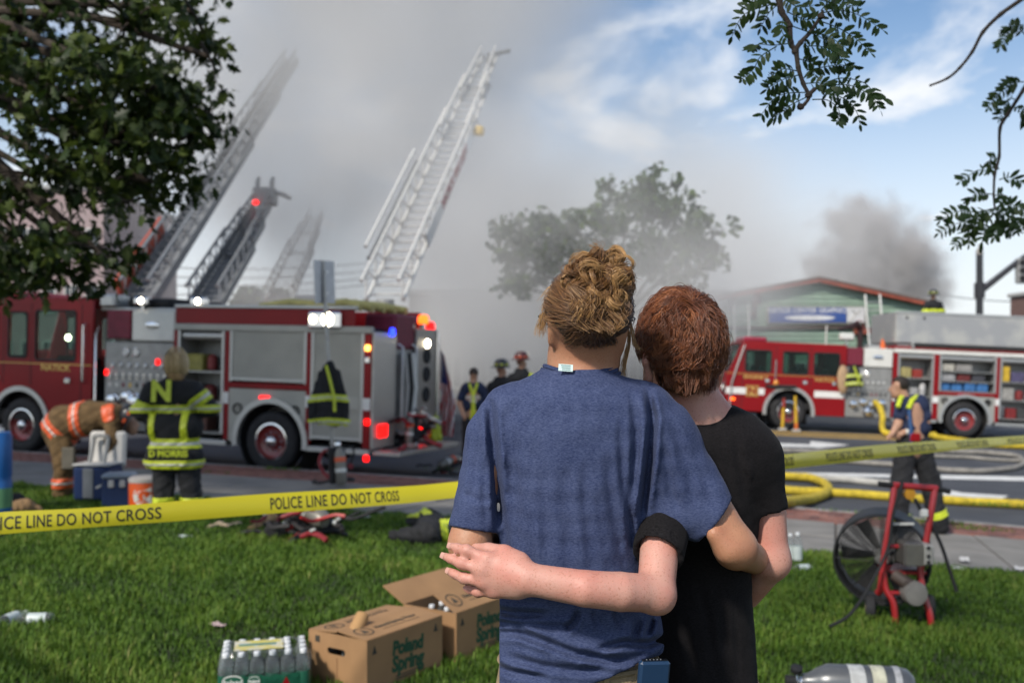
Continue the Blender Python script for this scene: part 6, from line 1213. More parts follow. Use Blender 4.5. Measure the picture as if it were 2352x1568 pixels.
    X, Y, Z = t.grid(); pp = np.stack(np.broadcast_arrays(X, Y, Z), -1); nb = np.abs(t.vol) < .03; t.vol[nb] += .0014*vnoise(pp[nb], 24, 9)
    sh = sobj('shirt', t, bk, body, b, 1)
    mb = MB()
    for dz_, gr, rr in ((.000, .0, .0042), (-.007, .004, .0044), (-.0135, .0085, .0042)):
        mb.tube([(.352+(.059+gr)*math.cos(a)-b[0], 1.886+(.056+gr)*math.sin(a)-b[1], 1.400+dz_+.004*math.sin(a)-b[2]) for a in np.linspace(0, 2*math.pi, 48, endpoint=False)], rr, 6, closed=True)
    mb.build('collar', bk, sh, True)
    sm = mat('black_shorts', (.012, .012, .014), .85, bump=.3, bscale=300)
    q = SDF((.15, 1.74, .38+dz), (.54, 2.05, .95+dz), .009); q.loft([(.60+dz, .355, 1.89, .125, .105), (.93+dz, .355, 1.89, .105, .09)], 2.3, 0)
    for x in (.29, .42): q.cone((x, 1.89, .80+dz), (x, 1.895, .45+dz), .075, .075, .03)
    q.cut(lambda X, Y, Z: (.45+dz-Z)+0*X+0*Y); sobj('shorts', q, sm, body, b, 1)
    shoe = mat('dark_shoe', (.03, .03, .035), .8)
    for x in (.26, .425):
        k = SDF((x-.07, 1.79, dz-.005), (x+.07, 2.11, dz+.13), .008); k.cone((x, 1.86, dz+.05), (x, 2.04, dz+.042), .044, .04, .02, flat=((0,0,1), .9)); k.cone((x, 1.875, dz+.06), (x, 1.88, dz+.10), .043, .044, .02)
        k.cut(lambda X, Y, Z: (dz+.002-Z)+0*X+0*Y); sobj('shoe', k, shoe, body, b, 1)
    # --- hair
    hm = hair_mat('auburn_hair', (.040, .011, .004), (.175, .050, .016), (.42, .15, .050)); rng = np.random.default_rng(21)
    ctr = np.array(hc+Vector((0, -.008, .034))); rad = np.array((.0600, .090, .0820))
    sc = SDF((hc.x-.12, hc.y-.14, hc.z-.12), (hc.x+.12, hc.y+.13, hc.z+.18), .005); sc.ell(ctr, rad, None, .01)
    sc.cone(P(1566, 826, 1.82), P(1570, 868, 1.825), .050, .039, .03)
    sc.cut(lambda X, Y, Z: np.where(Y > hc.y+.03, (hc.z+.06-Z), np.where(Y > hc.y-.045, (hc.z+.012-Z)+.0*X, -1.0)).astype(np.float32))
    hb = sobj('hair', sc, mat('auburn_underlayer', (.040, .012, .005), .7, var=.25, scale=60), body, b, 2)
    crown = np.array([.16, -.62, .72]); crown /= np.linalg.norm(crown)
    nc = 1000; ns = 20; k = 8; gs = []; ss = []
    while len(gs) < nc:
        d = rng.normal(size=3); d /= np.linalg.norm(d)
        if d[2] < -.80: continue
        if d[1] > .25 and d[2] < .35: continue
        if d[1] > -.35 and d[2] < -.25: continue
        if d[0] < -.3 and d[1] > -.62 and d[2] < -.12: continue
        p = ctr+d*rad; 
        t_ = d-crown*(d@crown); nt = np.linalg.norm(t_); 
        t_ = t_/max(nt, .05)
        n_ = d/rad; n_ /= np.linalg.norm(n_)
        sw = np.cross(n_, t_)*(.45 if nt < .5 else .18)*rng.choice([-1, 1], p=[.3, .7])
        dirv = t_+sw+rng.normal(size=3)*.15; dirv[2] -= .35
        ln = rng.uniform(.036, .060)*(0.75 if d[2] < -.45 else 1.0); q = np.linspace(0, 1, k); pts = [p+n_*.002]; v = dirv/np.linalg.norm(dirv)+n_*.75
        curl = np.cross(n_, dirv); curl /= np.linalg.norm(curl)+1e-6; cs = rng.normal()*.11
        for j in range(k-1):
            v = v/np.linalg.norm(v); x = pts[-1]+v*ln/(k-1); e = (x-ctr)/rad; le = np.linalg.norm(e); off = .004+.013*min(1, (j+1)/3)*(1 if x[2] > ctr[2]-.05 else .7)
            nn = e/rad/np.linalg.norm(e/rad); lower = x[2] < ctr[2]-.06
            tgt = ctr+e/le*(rad+off)
            if lower: tgt = x.copy(); 
            x = x*.45+tgt*.55; pts.append(x); v = v*.75+(-nn*.16)+np.array([0, 0, -.10])+curl*cs
        g = np.array(pts); off = rng.normal(size=(ns, 1, 3))*.0052*(1-.55*q[None, :, None]); gs.append(g[None]+off)
        ss.append(np.clip(.56+.15*rng.normal()+.07*rng.normal(size=ns), 0, 1))
    hair_obj('hair_locks', np.concatenate(gs), .00056, hm, hb, b, np.concatenate(ss), .25)
    # nape fringe following the back of the neck, and fly-aways
    gs = []; ss = []
    for i in range(170):
        a = rng.uniform(-1, 1); x0 = 1567+a*57; y0 = 836+rng.uniform(-20, 38)-14*a*a; L_ = rng.uniform(24, 44); d0 = 1.762+.055*a*a
        q = np.linspace(0, 1, 7); g = np.array([P(x0+u*(-5+8*rng.random())-a*10*u, y0+L_*u, d0+.018*u) for u in q]); gs.append(g[None]+rng.normal(size=(12, 1, 3))*.0036*(1-.5*q[None, :, None])); ss.append(np.clip(.36+.16*rng.normal()+.1*rng.normal(size=12), 0, 1))
    for i in range(60):
        a = rng.uniform(.2, 2.9); x = 1563+88*math.cos(a); y = 792-116*math.sin(a); q = np.linspace(0, 1, 7); ex, ey = rng.normal()*9+8*math.cos(a), -rng.uniform(2, 10)*math.sin(a)
        g = np.array([P(x+ex*u-6*math.cos(a)*(1-u)+4*u*u*rng.normal(), y+ey*math.sin(u*2.4)+8*math.sin(a)*(1-u), 1.84) for u in q]); gs.append(np.repeat(g[None], 2, 0)+rng.normal(size=(2, 1, 3))*.001); ss.append(np.full(2, .6))
    hair_obj('loose_strand', np.concatenate(gs), .00052, hm, hb, b, np.concatenate(ss), .25)
    return body
woman(); boy()
# ------------------------------------------------------------------ firefighters
M_COAT = mat('black_turnout_cloth', (.011, .0115, .014), .85, scale=14, var=.25, bump=.6, bscale=45); M_LIME = mat('lime_reflective', (.52, .60, .03), .45, var=.12, scale=30); M_SILV = mat('silver_reflective', (.50, .50, .46), .35, .3, var=.1)
M_BRN = mat('brown_turnout_cloth', (.125, .075, .030), .9, scale=14, var=.25, bump=.6, bscale=45); M_ORNG = mat('orange_reflective', (.68, .11, .035), .45, var=.12); M_SKIN = mat('skin_mid', (.42, .235, .155), .55, sss=.1, var=.08, scale=25); M_NAVY = mat('navy_jersey', (.012, .020, .055), .9, var=.2, bump=.3, bscale=90)
M_BOOT = mat('black_boot', (.014, .014, .014), .55)
def cones(sd, L_, d, k=.03, grow=0.0):
    for c in L_: sd.cone(P(*c[0]), P(*c[1]), c[2]+grow, c[3]+grow, k, flat=c[4] if len(c) > 4 else None)
def bounds(L_, pad=.12):
    a = np.array([list(P(*c[i])) for c in L_ for i in (0, 1)]); r = max(max(c[2], c[3]) for c in L_)+pad; return a.min(0)-r, a.max(0)+r
def part(name, L_, m, parent, base, h=.014, k=.03, grow=0., cutf=None, wr=.0, it=2):
    lo, hi = bounds(L_); s = SDF(lo, hi, h); cones(s, L_, 0, k, grow)
    if wr:
        X, Y, Z = s.grid(); pp = np.stack(np.broadcast_arrays(X, Y, Z), -1); nb = np.abs(s.vol) < .06; s.vol[nb] += wr*vnoise(pp[nb], 16, 5)
    if cutf is not None: s.cut(cutf)
    return sobj(name, s, m, parent, base, it)
def band(name, L_, m, parent, base, a, n, w, h=.009, k=.03, grow=.010, wr=0., lim=None):
    """reflective band: the garment grown a little, kept within a slab about point a with normal n"""
    a = Vector(a); n = Vector(n).normalized()
    def f(X, Y, Z):
        q = np.abs((X-a.x)*n.x+(Y-a.y)*n.y+(Z-a.z)*n.z)-w/2
        return q if lim is None else np.maximum(q, np.sqrt((X-a.x)**2+(Y-a.y)**2+(Z-a.z)**2)-lim)
    lo, hi = bounds(L_); lo = np.maximum(lo, np.array(a)-np.array([1, 1, 1])*(lim or 3)); hi = np.minimum(hi, np.array(a)+np.array([1, 1, 1])*(lim or 3))
    s = SDF(lo, hi, h); cones(s, L_, 0, k, grow)
    if wr:
        X, Y, Z = s.grid(); pp = np.stack(np.broadcast_arrays(X, Y, Z), -1); nb = np.abs(s.vol) < .06; s.vol[nb] += wr*vnoise(pp[nb], 16, 5)
    s.cut(f)
    if (s.vol < 0).sum() < 8: return None
    return sobj(name, s, m, parent, base, 0)
def body(name_label, d, head, hr, neck, arms, legs_, loc, skin=M_SKIN, yaw=0, torso=None):
    """continuous skin body: head, neck, trunk, arms with hands, legs"""
    L_ = [neck]+(torso or [])+arms+legs_; lo, hi = bounds(L_, .22); hc = P(*head); lo = np.minimum(lo, np.array(hc)-.2); hi = np.maximum(hi, np.array(hc)+.2)
    s = SDF(lo, hi, .0135); cones(s, L_, d); make_head(s, hc, hr, yaw)
    for c in arms:
        if len(c) > 5 and c[5]:
            a, b = P(*c[0]), P(*c[1]); dv = (b-a).normalized(); sd_ = dv.cross(Vector((0, 1, .2))).normalized()
            for i in range(4): s.cone(b+sd_*(.024-.016*i), b+dv*(.085-.006*abs(i-1))+sd_*(.026-.018*i)+Vector((0, .02, 0)), .012, .009, .004)
            s.cone(b-dv*.01+sd_*.02, b+dv*.035+sd_*.055, .012, .01, .004)
    v, f = s.mesh(tuple(loc)); v = relax(v, f, 2); o = mobj('person', npmesh('person', v, f), skin, loc=loc); tag(o, name_label, 'person'); return o
def helmet(parent, base, c, r, yaw, m, band_m, tilt=0):
    """fire helmet: ridged dome, wide brim longer at the back, front shield"""
    o = bpy.data.objects.new('helmet', None); link(o, parent); o.location = Vector(c)-Vector(base); o.rotation_euler = (tilt, 0, yaw)
    mb = MB().lathe([(.0, .15), (.05, .147), (.09, .125), (.118, .08), (.125, .02), (.122, .0)][::-1], 22); mb.xf(Matrix.Diagonal((r*.98, r*1.12, r, 1))); mb.build('helmet_dome', m, o, True)
    vs = []; n = 28
    for k in range(n):
        a = 2*math.pi*k/n; ex = 1+.55*max(0, -math.sin(a))**2+.15*max(0, math.sin(a))
        for q, z in ((.118, .012), (.118+.055*ex, -.018), (.118+.057*ex, -.026), (.118, .0)): vs.append((q*math.cos(a)*r, q*math.sin(a)*1.1*r, z*r))
    fs = [(k*4+j, k*4+(j+1) % 4, ((k+1) % n)*4+(j+1) % 4, ((k+1) % n)*4+j) for k in range(n) for j in range(4)]; MB().add(vs, fs).build('helmet_brim', m, o, True)
    for k in range(4):
        a = R(90*k+45); MB().tube([(.118*r*math.cos(a), .13*r*math.sin(a), .045*r), (.07*r*math.cos(a), .08*r*math.sin(a), .128*r)], .010*r, 6).build('helmet_rib', m, o)
    for k in range(8):
        a = R(45*k+20); MB().box(-.03*r, .03*r, -.004, .004, .02*r, .05*r, .003).xf(Matrix.Rotation(a, 4, 'Z') @ Matrix.Translation((0, -.134*r, 0))).build('helmet_trim', band_m, o)
    MB().prism([(-.05*r, .01*r), (.05*r, .01*r), (.055*r, .09*r), (0, .15*r), (-.055*r, .09*r)], .135*r, .148*r).build('front_shield', mat('shield_white', (.5, .48, .44), .5), o)
    return o
def boots(Ls, parent, base, m=M_BOOT):
    for (x, y, d) in Ls:
        p = P(x, y, d); g = gz(p.x, p.y); s = SDF((p.x-.13, p.y-.2, g-.01), (p.x+.13, p.y+.26, g+.3), .012); s.cone((p.x, p.y, g+.07), (p.x, p.y+.12, g+.055), .065, .058, .03); s.cone((p.x, p.y, g+.08), (p.x, p.y, g+.26), .07, .08, .03); s.cut(lambda X, Y, Z: (g+.004-Z)+0*X+0*Y); sobj('boot', s, m, parent, base, 1)

def fighter_woman():
    d = 9.5; x, y = pxx(398, d), d; base = Vector((x, y, gz(x, y))); gy = 830+(1.5-base.z)*F/d
    arms = [((345, 895, d), (318, 945, d-.05), .06, .05), ((318, 945, d-.05), (345, 965, d+.35), .05, .04, None, True), ((450, 897, d), (482, 940, d+.05), .06, .05), ((482, 940, d+.05), (455, 930, d+.42), .05, .04, None, True)]
    lg = [((378, 1040, d), (378, 1120, d), .09, .07), ((378, 1120, d), (376, gy-15, d), .07, .05), ((432, 1040, d), (438, 1120, d), .09, .07), ((438, 1120, d), (446, gy-15, d), .07, .05)]
    o = body('firefighter with blond bob in black coat with lime bands and letter N', d, (405, 846, d), .92, ((402, 885, d), (404, 855, d), .055, .05), arms, lg, base, torso=[((400, 900, d), (402, 1040, d), .12, .11)])
    coat = [((365, 905, d), (436, 905, d), .125, .125), ((370, 980, d), (430, 980, d), .145, .145), ((372, 1050, d), (428, 1050, d), .16, .16), ((398, 885, d), (398, 1068, d), .11, .15), ((348, 895, d), (322, 945, d-.05), .085, .075), ((322, 945, d-.05), (345, 962, d+.30), .075, .07), ((448, 897, d), (482, 938, d+.05), .085, .078), ((482, 938, d+.05), (458, 930, d+.36), .078, .07)]
    hem = pxz(1078, d); W_ = .010
    c = part('coat', coat, M_COAT, o, base, .0125, .05, cutf=lambda X, Y, Z: (hem-Z)+0*X+0*Y, wr=W_)
    for py, w in ((938, .075), (1017, .10), (1064, .085)):
        band('reflective_band', coat, M_LIME, c, base, P(398, py, d), (0, 0, 1), w, wr=W_, k=.05); band('reflective_band', coat, M_SILV, c, base, P(398, py, d), (0, 0, 1), w*.3, wr=W_, k=.05, grow=.014)
    for px in (349, 424):
        a = P(px, 978, d-.1); 
        s_ = MB(); 
        band('reflective_band', coat, M_LIME, c, base, a, (1, 0, 0), .065, wr=W_, k=.05, lim=.17, grow=.012)
    band('reflective_band', coat, M_LIME, c, base, P(463, 915, d+.03), (.55, .15, -.75), .11, wr=W_, k=.05, lim=.16); band('reflective_band', coat, M_SILV, c, base, P(463, 915, d+.03), (.55, .15, -.75), .035, wr=W_, k=.05, lim=.16, grow=.014)
    band('reflective_band', coat, M_LIME, c, base, P(324, 930, d-.04), (.35, 0, .9), .09, wr=W_, k=.05, lim=.13)
    t1 = text('lettering', 'N', M_LIME, c, P(370, 900, d-.155)-base, .27, .95, .012, rot=(R(-6), 0, 0)); t2 = text('lettering', 'D MORRIS', M_LIME, c, P(386, 1042, d-.185)-base, .085, .95, .003)
    tp = MB().box(-.20, .20, -.01, .0, -.05, .05, .004).build('name_patch', mat('patch_black', (.012, .012, .013), .8), c, loc=P(388, 1042, d-.165)-base)
    pants = [((378, 1040, d), (376, 1120, d), .115, .10), ((376, 1120, d), (374, gy-12, d), .10, .09), ((430, 1040, d), (438, 1120, d), .115, .10), ((438, 1120, d), (446, gy-12, d), .10, .09)]
    p = part('trousers', pants, M_COAT, o, base, .0125, .02, wr=.012)
    for px in (374, 446): band('reflective_band', pants, M_LIME, p, base, P(px, gy-42, d), (0, 0, 1), .07, k=.02, lim=.16, wr=.012)
    boots([(374, gy, d), (446, gy, d)], o, base)
    # blond bob
    hc = P(405, 836, d); rng = np.random.default_rng(5); ctr = np.array(hc); rad = np.array((.105, .115, .115)); s = SDF(ctr-.2, ctr+.2, .012); s.ell(ctr, rad, None); s.cone(ctr+np.array([0, -.02, -.03]), ctr+np.array([0, -.02, -.10]), .10, .085, .03)
    s.cut(lambda X, Y, Z: np.where(Y > ctr[1]+.05, ctr[2]+.03-Z, -1.).astype(np.float32)+0*X); hb = sobj('hair', s, mat('blond_under', (.30, .19, .09), .6, var=.25, scale=40, stretch=(1, 1, .2)), o, base)
    gs = []
    for i in range(900):
        q = rng.normal(size=3); q /= np.linalg.norm(q); q[2] = abs(q[2])*.8+.2; q /= np.linalg.norm(q)
        if q[1] > .5: continue
        u = np.linspace(0, 1, 9)[:, None]; hz_ = np.array([q[0], q[1], 0]); hz_ /= np.linalg.norm(hz_)+1e-6
        e = q*(1-u)+(hz_*1.0+np.array([0, 0, -.95]))*u; e = e/np.linalg.norm(e*np.array([1, 1, .75]), axis=1, keepdims=True)
        gs.append(ctr+e*(rad+.006+.006*rng.random())*np.array([1, 1, 1]))
    hair_obj('hair_strands', np.array(gs), .0017, hair_mat('blond_hair', (.20, .12, .05), (.55, .40, .20), (.85, .70, .45)), hb, base, rng.uniform(.2, .95, len(gs)))
fighter_woman()

def fighter_bent():
    d = 11.0; x, y = pxx(150, d), d; base = Vector((x, y, gz(x, y))); gy = 830+(1.5-base.z)*F/d
    arms = [((262, 950, d), (258, 1010, d-.1), .06, .05), ((258, 1010, d-.1), (245, 1062, d-.05), .05, .035, None, True), ((262, 950, d+.2), (268, 1010, d+.2), .06, .05), ((268, 1010, d+.2), (262, 1060, d+.2), .05, .035, None, True)]
    lg = [((140, 985, d), (146, 1060, d-.05), .10, .08), ((146, 1060, d-.05), (142, gy-14, d), .07, .05), ((140, 985, d+.2), (150, 1060, d+.2), .10, .08), ((150, 1060, d+.2), (152, gy-14, d+.22), .07, .05)]
    o = body('firefighter in brown coat with orange bands bending down over the coolers', d, (296, 972, d+.08), .95, ((268, 952, d+.08), (288, 965, d+.08), .065, .06), arms, lg, base, yaw=R(-80), torso=[((150, 975, d+.08), (255, 952, d+.08), .13, .14)])
    coat = [((150, 970, d+.08), (205, 960, d+.08), .19, .185), ((205, 960, d+.08), (258, 955, d+.08), .185, .15), ((132, 985, d+.08), (150, 972, d+.08), .17, .19), ((140, 1010, d+.05), (138, 985, d+.05), .155, .17), ((258, 952, d), (258, 1012, d-.1), .085, .075), ((258, 1012, d-.1), (247, 1050, d-.06), .075, .06), ((262, 952, d+.2), (268, 1012, d+.2), .085, .075), ((268, 1012, d+.2), (262, 1050, d+.2), .075, .06)]
    c = part('coat', coat, M_BRN, o, base, .0135, .05, wr=.012)
    for a, n, w, lim in (((178, 962, d), (.96, 0, .12), .12, .34), ((135, 996, d), (.62, 0, .62), .13, .30), ((244, 945, d-.1), (.9, 0, .2), .14, .12)):
        band('reflective_band', coat, M_ORNG, c, base, P(*a), n, w, wr=.012, k=.05, lim=lim); 
        if lim > .2: band('reflective_band', coat, M_SILV, c, base, P(*a), n, w*.22, wr=.012, k=.05, lim=lim, grow=.015)
    pants = [((138, 995, d), (146, 1060, d-.05), .125, .105), ((146, 1060, d-.05), (142, gy-10, d), .105, .095), ((142, 995, d+.2), (152, 1060, d+.2), .125, .105), ((152, 1060, d+.2), (152, gy-10, d+.22), .105, .095)]
    p = part('trousers', pants, M_BRN, o, base, .0135, .02, wr=.012); band('reflective_band', pants, M_ORNG, p, base, P(143, gy-34, d), (0, 0, 1), .11, k=.02, lim=.35, wr=.012); band('reflective_band', pants, M_SILV, p, base, P(143, gy-34, d), (0, 0, 1), .03, k=.02, lim=.35, wr=.012, grow=.015)
    MB().box(-.07, .07, -.03, .0, -.12, .12, .02).build('knee_pad', mat('grey_canvas', (.11, .10, .08), .9), p, loc=P(158, 1052, d-.16)-base)
    boots([(142, gy, d), (152, gy, d+.22)], o, base); helmet(o, base, P(303, 958, d+.08), .98, R(-80), mat('helmet_black', (.02, .02, .024), .35, coat=.3), M_ORNG, R(58))
fighter_bent()

def fighter_suspenders():
    d = 17.3; x, y = pxx(1086, d), d; base = Vector((x, y, gz(x, y))); gy = 830+(1.5-base.z)*F/d; s_ = F/d
    arms = [((1066, 890, d), (1056, 925, d), .06, .05), ((1056, 925, d), (1066, 955, d-.12), .05, .035, None, True), ((1108, 890, d), (1118, 930, d), .06, .05), ((1118, 930, d), (1114, 965, d+.1), .05, .035, None, True)]
    lg = [((1078, 968, d), (1076, 1030, d), .10, .08), ((1076, 1030, d), (1074, gy-10, d), .08, .05), ((1098, 968, d), (1100, 1030, d), .10, .08), ((1100, 1030, d), (1102, gy-10, d), .08, .05)]
    o = body('man in navy T-shirt with lime suspenders standing behind the engine by the flag', d, (1088, 862, d), 1.02, ((1087, 888, d), (1088, 868, d), .06, .055), arms, lg, base, torso=[((1087, 895, d), (1087, 968, d), .13, .12)])
    sh = [((1076, 893, d), (1098, 893, d), .125, .125), ((1078, 930, d), (1096, 930, d), .13, .13), ((1079, 968, d), (1095, 968, d), .125, .125), ((1068, 892, d), (1059, 914, d), .08, .075), ((1106, 892, d), (1115, 914, d), .08, .075)]
    c = part('shirt', sh, M_NAVY, o, base, .014, .03, wr=.006)
    for px, dx in ((1077, 14), (1097, -14)): 
        q = [P(px, 879, d-.02), P(px+dx*.25, 888, d-.155), P(px+dx*.62, 905, d-.165), P(px+dx*.62, 935, d-.165), P(px+dx*.4, 962, d-.15)]; MB().tube([v-base for v in q], .026, 6).build('suspender', M_LIME, c)
    text('lettering', 'NATICK', M_WHT, c, P(1087, 912, d-.185)-base, .07, 1, .002); text('lettering', 'FIRE', M_WHT, c, P(1087, 921, d-.185)-base, .07, 1, .002)
    p = part('trousers', [((1078, 968, d), (1076, 1030, d), .125, .11), ((1076, 1030, d), (1074, gy-8, d), .11, .10), ((1097, 968, d), (1100, 1030, d), .125, .11), ((1100, 1030, d), (1102, gy-8, d), .11, .10)], M_COAT, o, base, .014, .02, wr=.01)
    boots([(1074, gy, d), (1102, gy, d)], o, base)
    s = SDF(np.array(P(1088, 858, d))-.2, np.array(P(1088, 858, d))+.2, .012); s.ell(P(1088, 855, d-.01), (.083, .10, .088), None); s.cut(lambda X, Y, Z: np.where(Y > d+.03, P(0, 850, d).z+.02-Z, -1.).astype(np.float32)+0*X); sobj('hair', s, mat('dark_hair', (.018, .012, .008), .7, bump=.6, bscale=120), o, base)
fighter_suspenders()

def fighter_helmet(px, top, d, label, m, bm, yaw, collar):
    x, y = pxx(px, d), d; base = Vector((x, y, gz(x, y))); gy = 830+(1.5-base.z)*F/d; k = F/d; H = top+.10*k
    e = lambda dx, z: px+dx*k; Y_ = lambda z: H+z*k     # z metres below the helmet crown
    arms = [((px-.2*k, Y_(.42), d), (px-.28*k, Y_(.72), d), .06, .05), ((px-.28*k, Y_(.72), d), (px-.15*k, Y_(.92), d+.25), .05, .04, None, True), ((px+.2*k, Y_(.42), d), (px+.28*k, Y_(.72), d), .06, .05), ((px+.28*k, Y_(.72), d), (px+.15*k, Y_(.92), d+.25), .05, .04, None, True)]
    lg = [((px-.1*k, Y_(.95), d), (px-.11*k, gy-.45*k, d), .10, .08), ((px-.11*k, gy-.45*k, d), (px-.12*k, gy-.07*k, d), .08, .05), ((px+.1*k, Y_(.95), d), (px+.11*k, gy-.45*k, d), .10, .08), ((px+.11*k, gy-.45*k, d), (px+.12*k, gy-.07*k, d), .08, .05)]
    o = body(label, d, (px, Y_(.12), d), 1.0, ((px, Y_(.32), d), (px, Y_(.18), d), .06, .055), arms, lg, base, yaw=yaw, torso=[((px, Y_(.45), d), (px, Y_(.95), d), .13, .12)])
    coat = [((px-.12*k, Y_(.45), d), (px+.12*k, Y_(.45), d), .13, .13), ((px-.1*k, Y_(.95), d), (px+.1*k, Y_(.95), d), .15, .15), ((px, Y_(.38), d), (px, Y_(1.1), d), .14, .16)]+[(a[0], a[1], a[2]+.025, a[3]+.025) for a in arms]+[((px-.06*k, Y_(.30), d), (px+.06*k, Y_(.30), d), .085, .085)]
    c = part('coat', coat, M_COAT, o, base, .016, .05, wr=.01); band('reflective_band', coat, M_LIME, c, base, P(px, Y_(.62), d), (0, 0, 1), .08, wr=.01, k=.05); band('reflective_band', coat, M_LIME, c, base, P(px, Y_(1.05), d), (0, 0, 1), .08, wr=.01, k=.05)
    if collar: band('reflective_band', coat, M_LIME, c, base, P(px+.20*k, Y_(.40), d), (1, 0, -.3), .08, wr=.01, k=.05, lim=.16)
    part('trousers', [(a[0], a[1], a[2]+.03, a[3]+.04) for a in lg], M_COAT, o, base, .016, .02, wr=.01); boots([(px-.12*k, gy, d), (px+.12*k, gy, d)], o, base)
    helmet(o, base, P(px, Y_(.03), d), 1.05, yaw, m, bm); return o
fighter_helmet(1151, 826, 19.5, 'firefighter in black helmet with lime band standing in front of the smoke', mat('helmet_black', (.02, .02, .024), .35, coat=.3), M_LIME, R(-60), False)
fighter_helmet(1197, 809, 20.5, 'firefighter in dark red helmet beside the woman\'s shoulder, facing right', mat('helmet_maroon', (.06, .015, .014), .35, coat=.3), M_ORNG, R(-75), True)

def fighter_right():
    d = 11.7; x, y = pxx(2098, d), d; base = Vector((x, y, gz(x, y))); gy = 830+(1.5-base.z)*F/d
    arms = [((2070, 935, d), (2062, 975, d-.1), .06, .048), ((2062, 975, d-.1), (2048, 997, d-.15), .046, .032, None, True), ((2118, 932, d), (2126, 968, d-.05), .06, .05), ((2126, 968, d-.05), (2068, 997, d-.12), .05, .034, None, True)]
    lg = [((2082, 1030, d), (2070, 1105, d-.02), .10, .08), ((2070, 1105, d-.02), (2060, gy-12, d), .08, .055), ((2112, 1030, d), (2136, 1105, d+.05), .10, .08), ((2136, 1105, d+.05), (2158, gy-16, d+.05), .08, .055)]
    o = body('man in navy T-shirt with lime suspenders walking behind the fan, head turned left', d, (2066, 890, d), 1.0, ((2080, 925, d), (2072, 900, d), .062, .058), arms, lg, base, yaw=R(68), torso=[((2094, 935, d), (2098, 1030, d), .14, .13)])
    sh = [((2080, 932, d), (2108, 930, d), .13, .13), ((2084, 980, d), (2110, 980, d), .14, .135), ((2088, 1025, d), (2110, 1025, d), .135, .135), ((2074, 932, d), (2066, 956, d-.06), .085, .08), ((2116, 930, d), (2124, 956, d-.04), .085, .08)]
    c = part('shirt', sh, M_NAVY, o, base, .013, .03, wr=.008)
    for q in ([(2062, 935, d-.16), (2068, 915, d-.10), (2076, 908, d+.02)], [(2086, 938, d-.165), (2095, 918, d-.13), (2106, 910, d-.04), (2112, 915, d+.05)]): MB().tube([P(*v)-base for v in q], .028, 6).build('suspender', M_LIME, c, True)
    MB().tube([P(2088, 940, d-.165)-base, P(2092, 985, d-.175)-base, P(2094, 1020, d-.165)-base], .022, 6).build('suspender', mat('blue_webbing', (.03, .08, .2), .8), c)
    pants = [((2084, 1020, d), (2070, 1105, d-.02), .135, .115), ((2070, 1105, d-.02), (2060, gy-10, d), .115, .105), ((2110, 1020, d), (2136, 1105, d+.05), .135, .115), ((2136, 1105, d+.05), (2158, gy-14, d+.05), .115, .105)]
    p = part('trousers', pants, M_COAT, o, base, .013, .03, wr=.014); band('reflective_band', pants, M_LIME, p, base, P(2061, gy-36, d), (0, 0, 1), .075, k=.03, wr=.014, lim=.2); band('reflective_band', pants, M_LIME, p, base, P(2152, gy-42, d+.05), (.35, 0, -.9), .08, k=.03, wr=.014, lim=.2)
    band('reflective_band', pants, M_SILV, p, base, P(2061, gy-36, d), (0, 0, 1), .022, k=.03, wr=.014, lim=.2, grow=.015)
    boots([(2060, gy, d), (2160, gy, d+.05)], o, base)
    s = SDF(np.array(P(2068, 880, d))-.2, np.array(P(2068, 880, d))+.2, .011); s.ell(P(2069, 881, d), (.106, .088, .094), None); s.cut(lambda X, Y, Z: np.where(X < P(2060, 0, d).x, P(0, 876, d).z-Z, P(0, 902, d).z-Z).astype(np.float32)+0*Y); sobj('hair', s, mat('dark_hair', (.018, .012, .008), .7, bump=.6, bscale=120), o, base)
    MB().lathe([(.036, -.014), (.040, 0), (.036, .014)], 14, axis='x').build('wrist_band', M_WHT, o, True, loc=P(2082, 991, d-.11)-base)
    MB().box(-.06, .06, -.05, .0, -.05, .05, .015).build('radio', M_RED, o, loc=P(2100, 1004, d-.15)-base)
fighter_right()

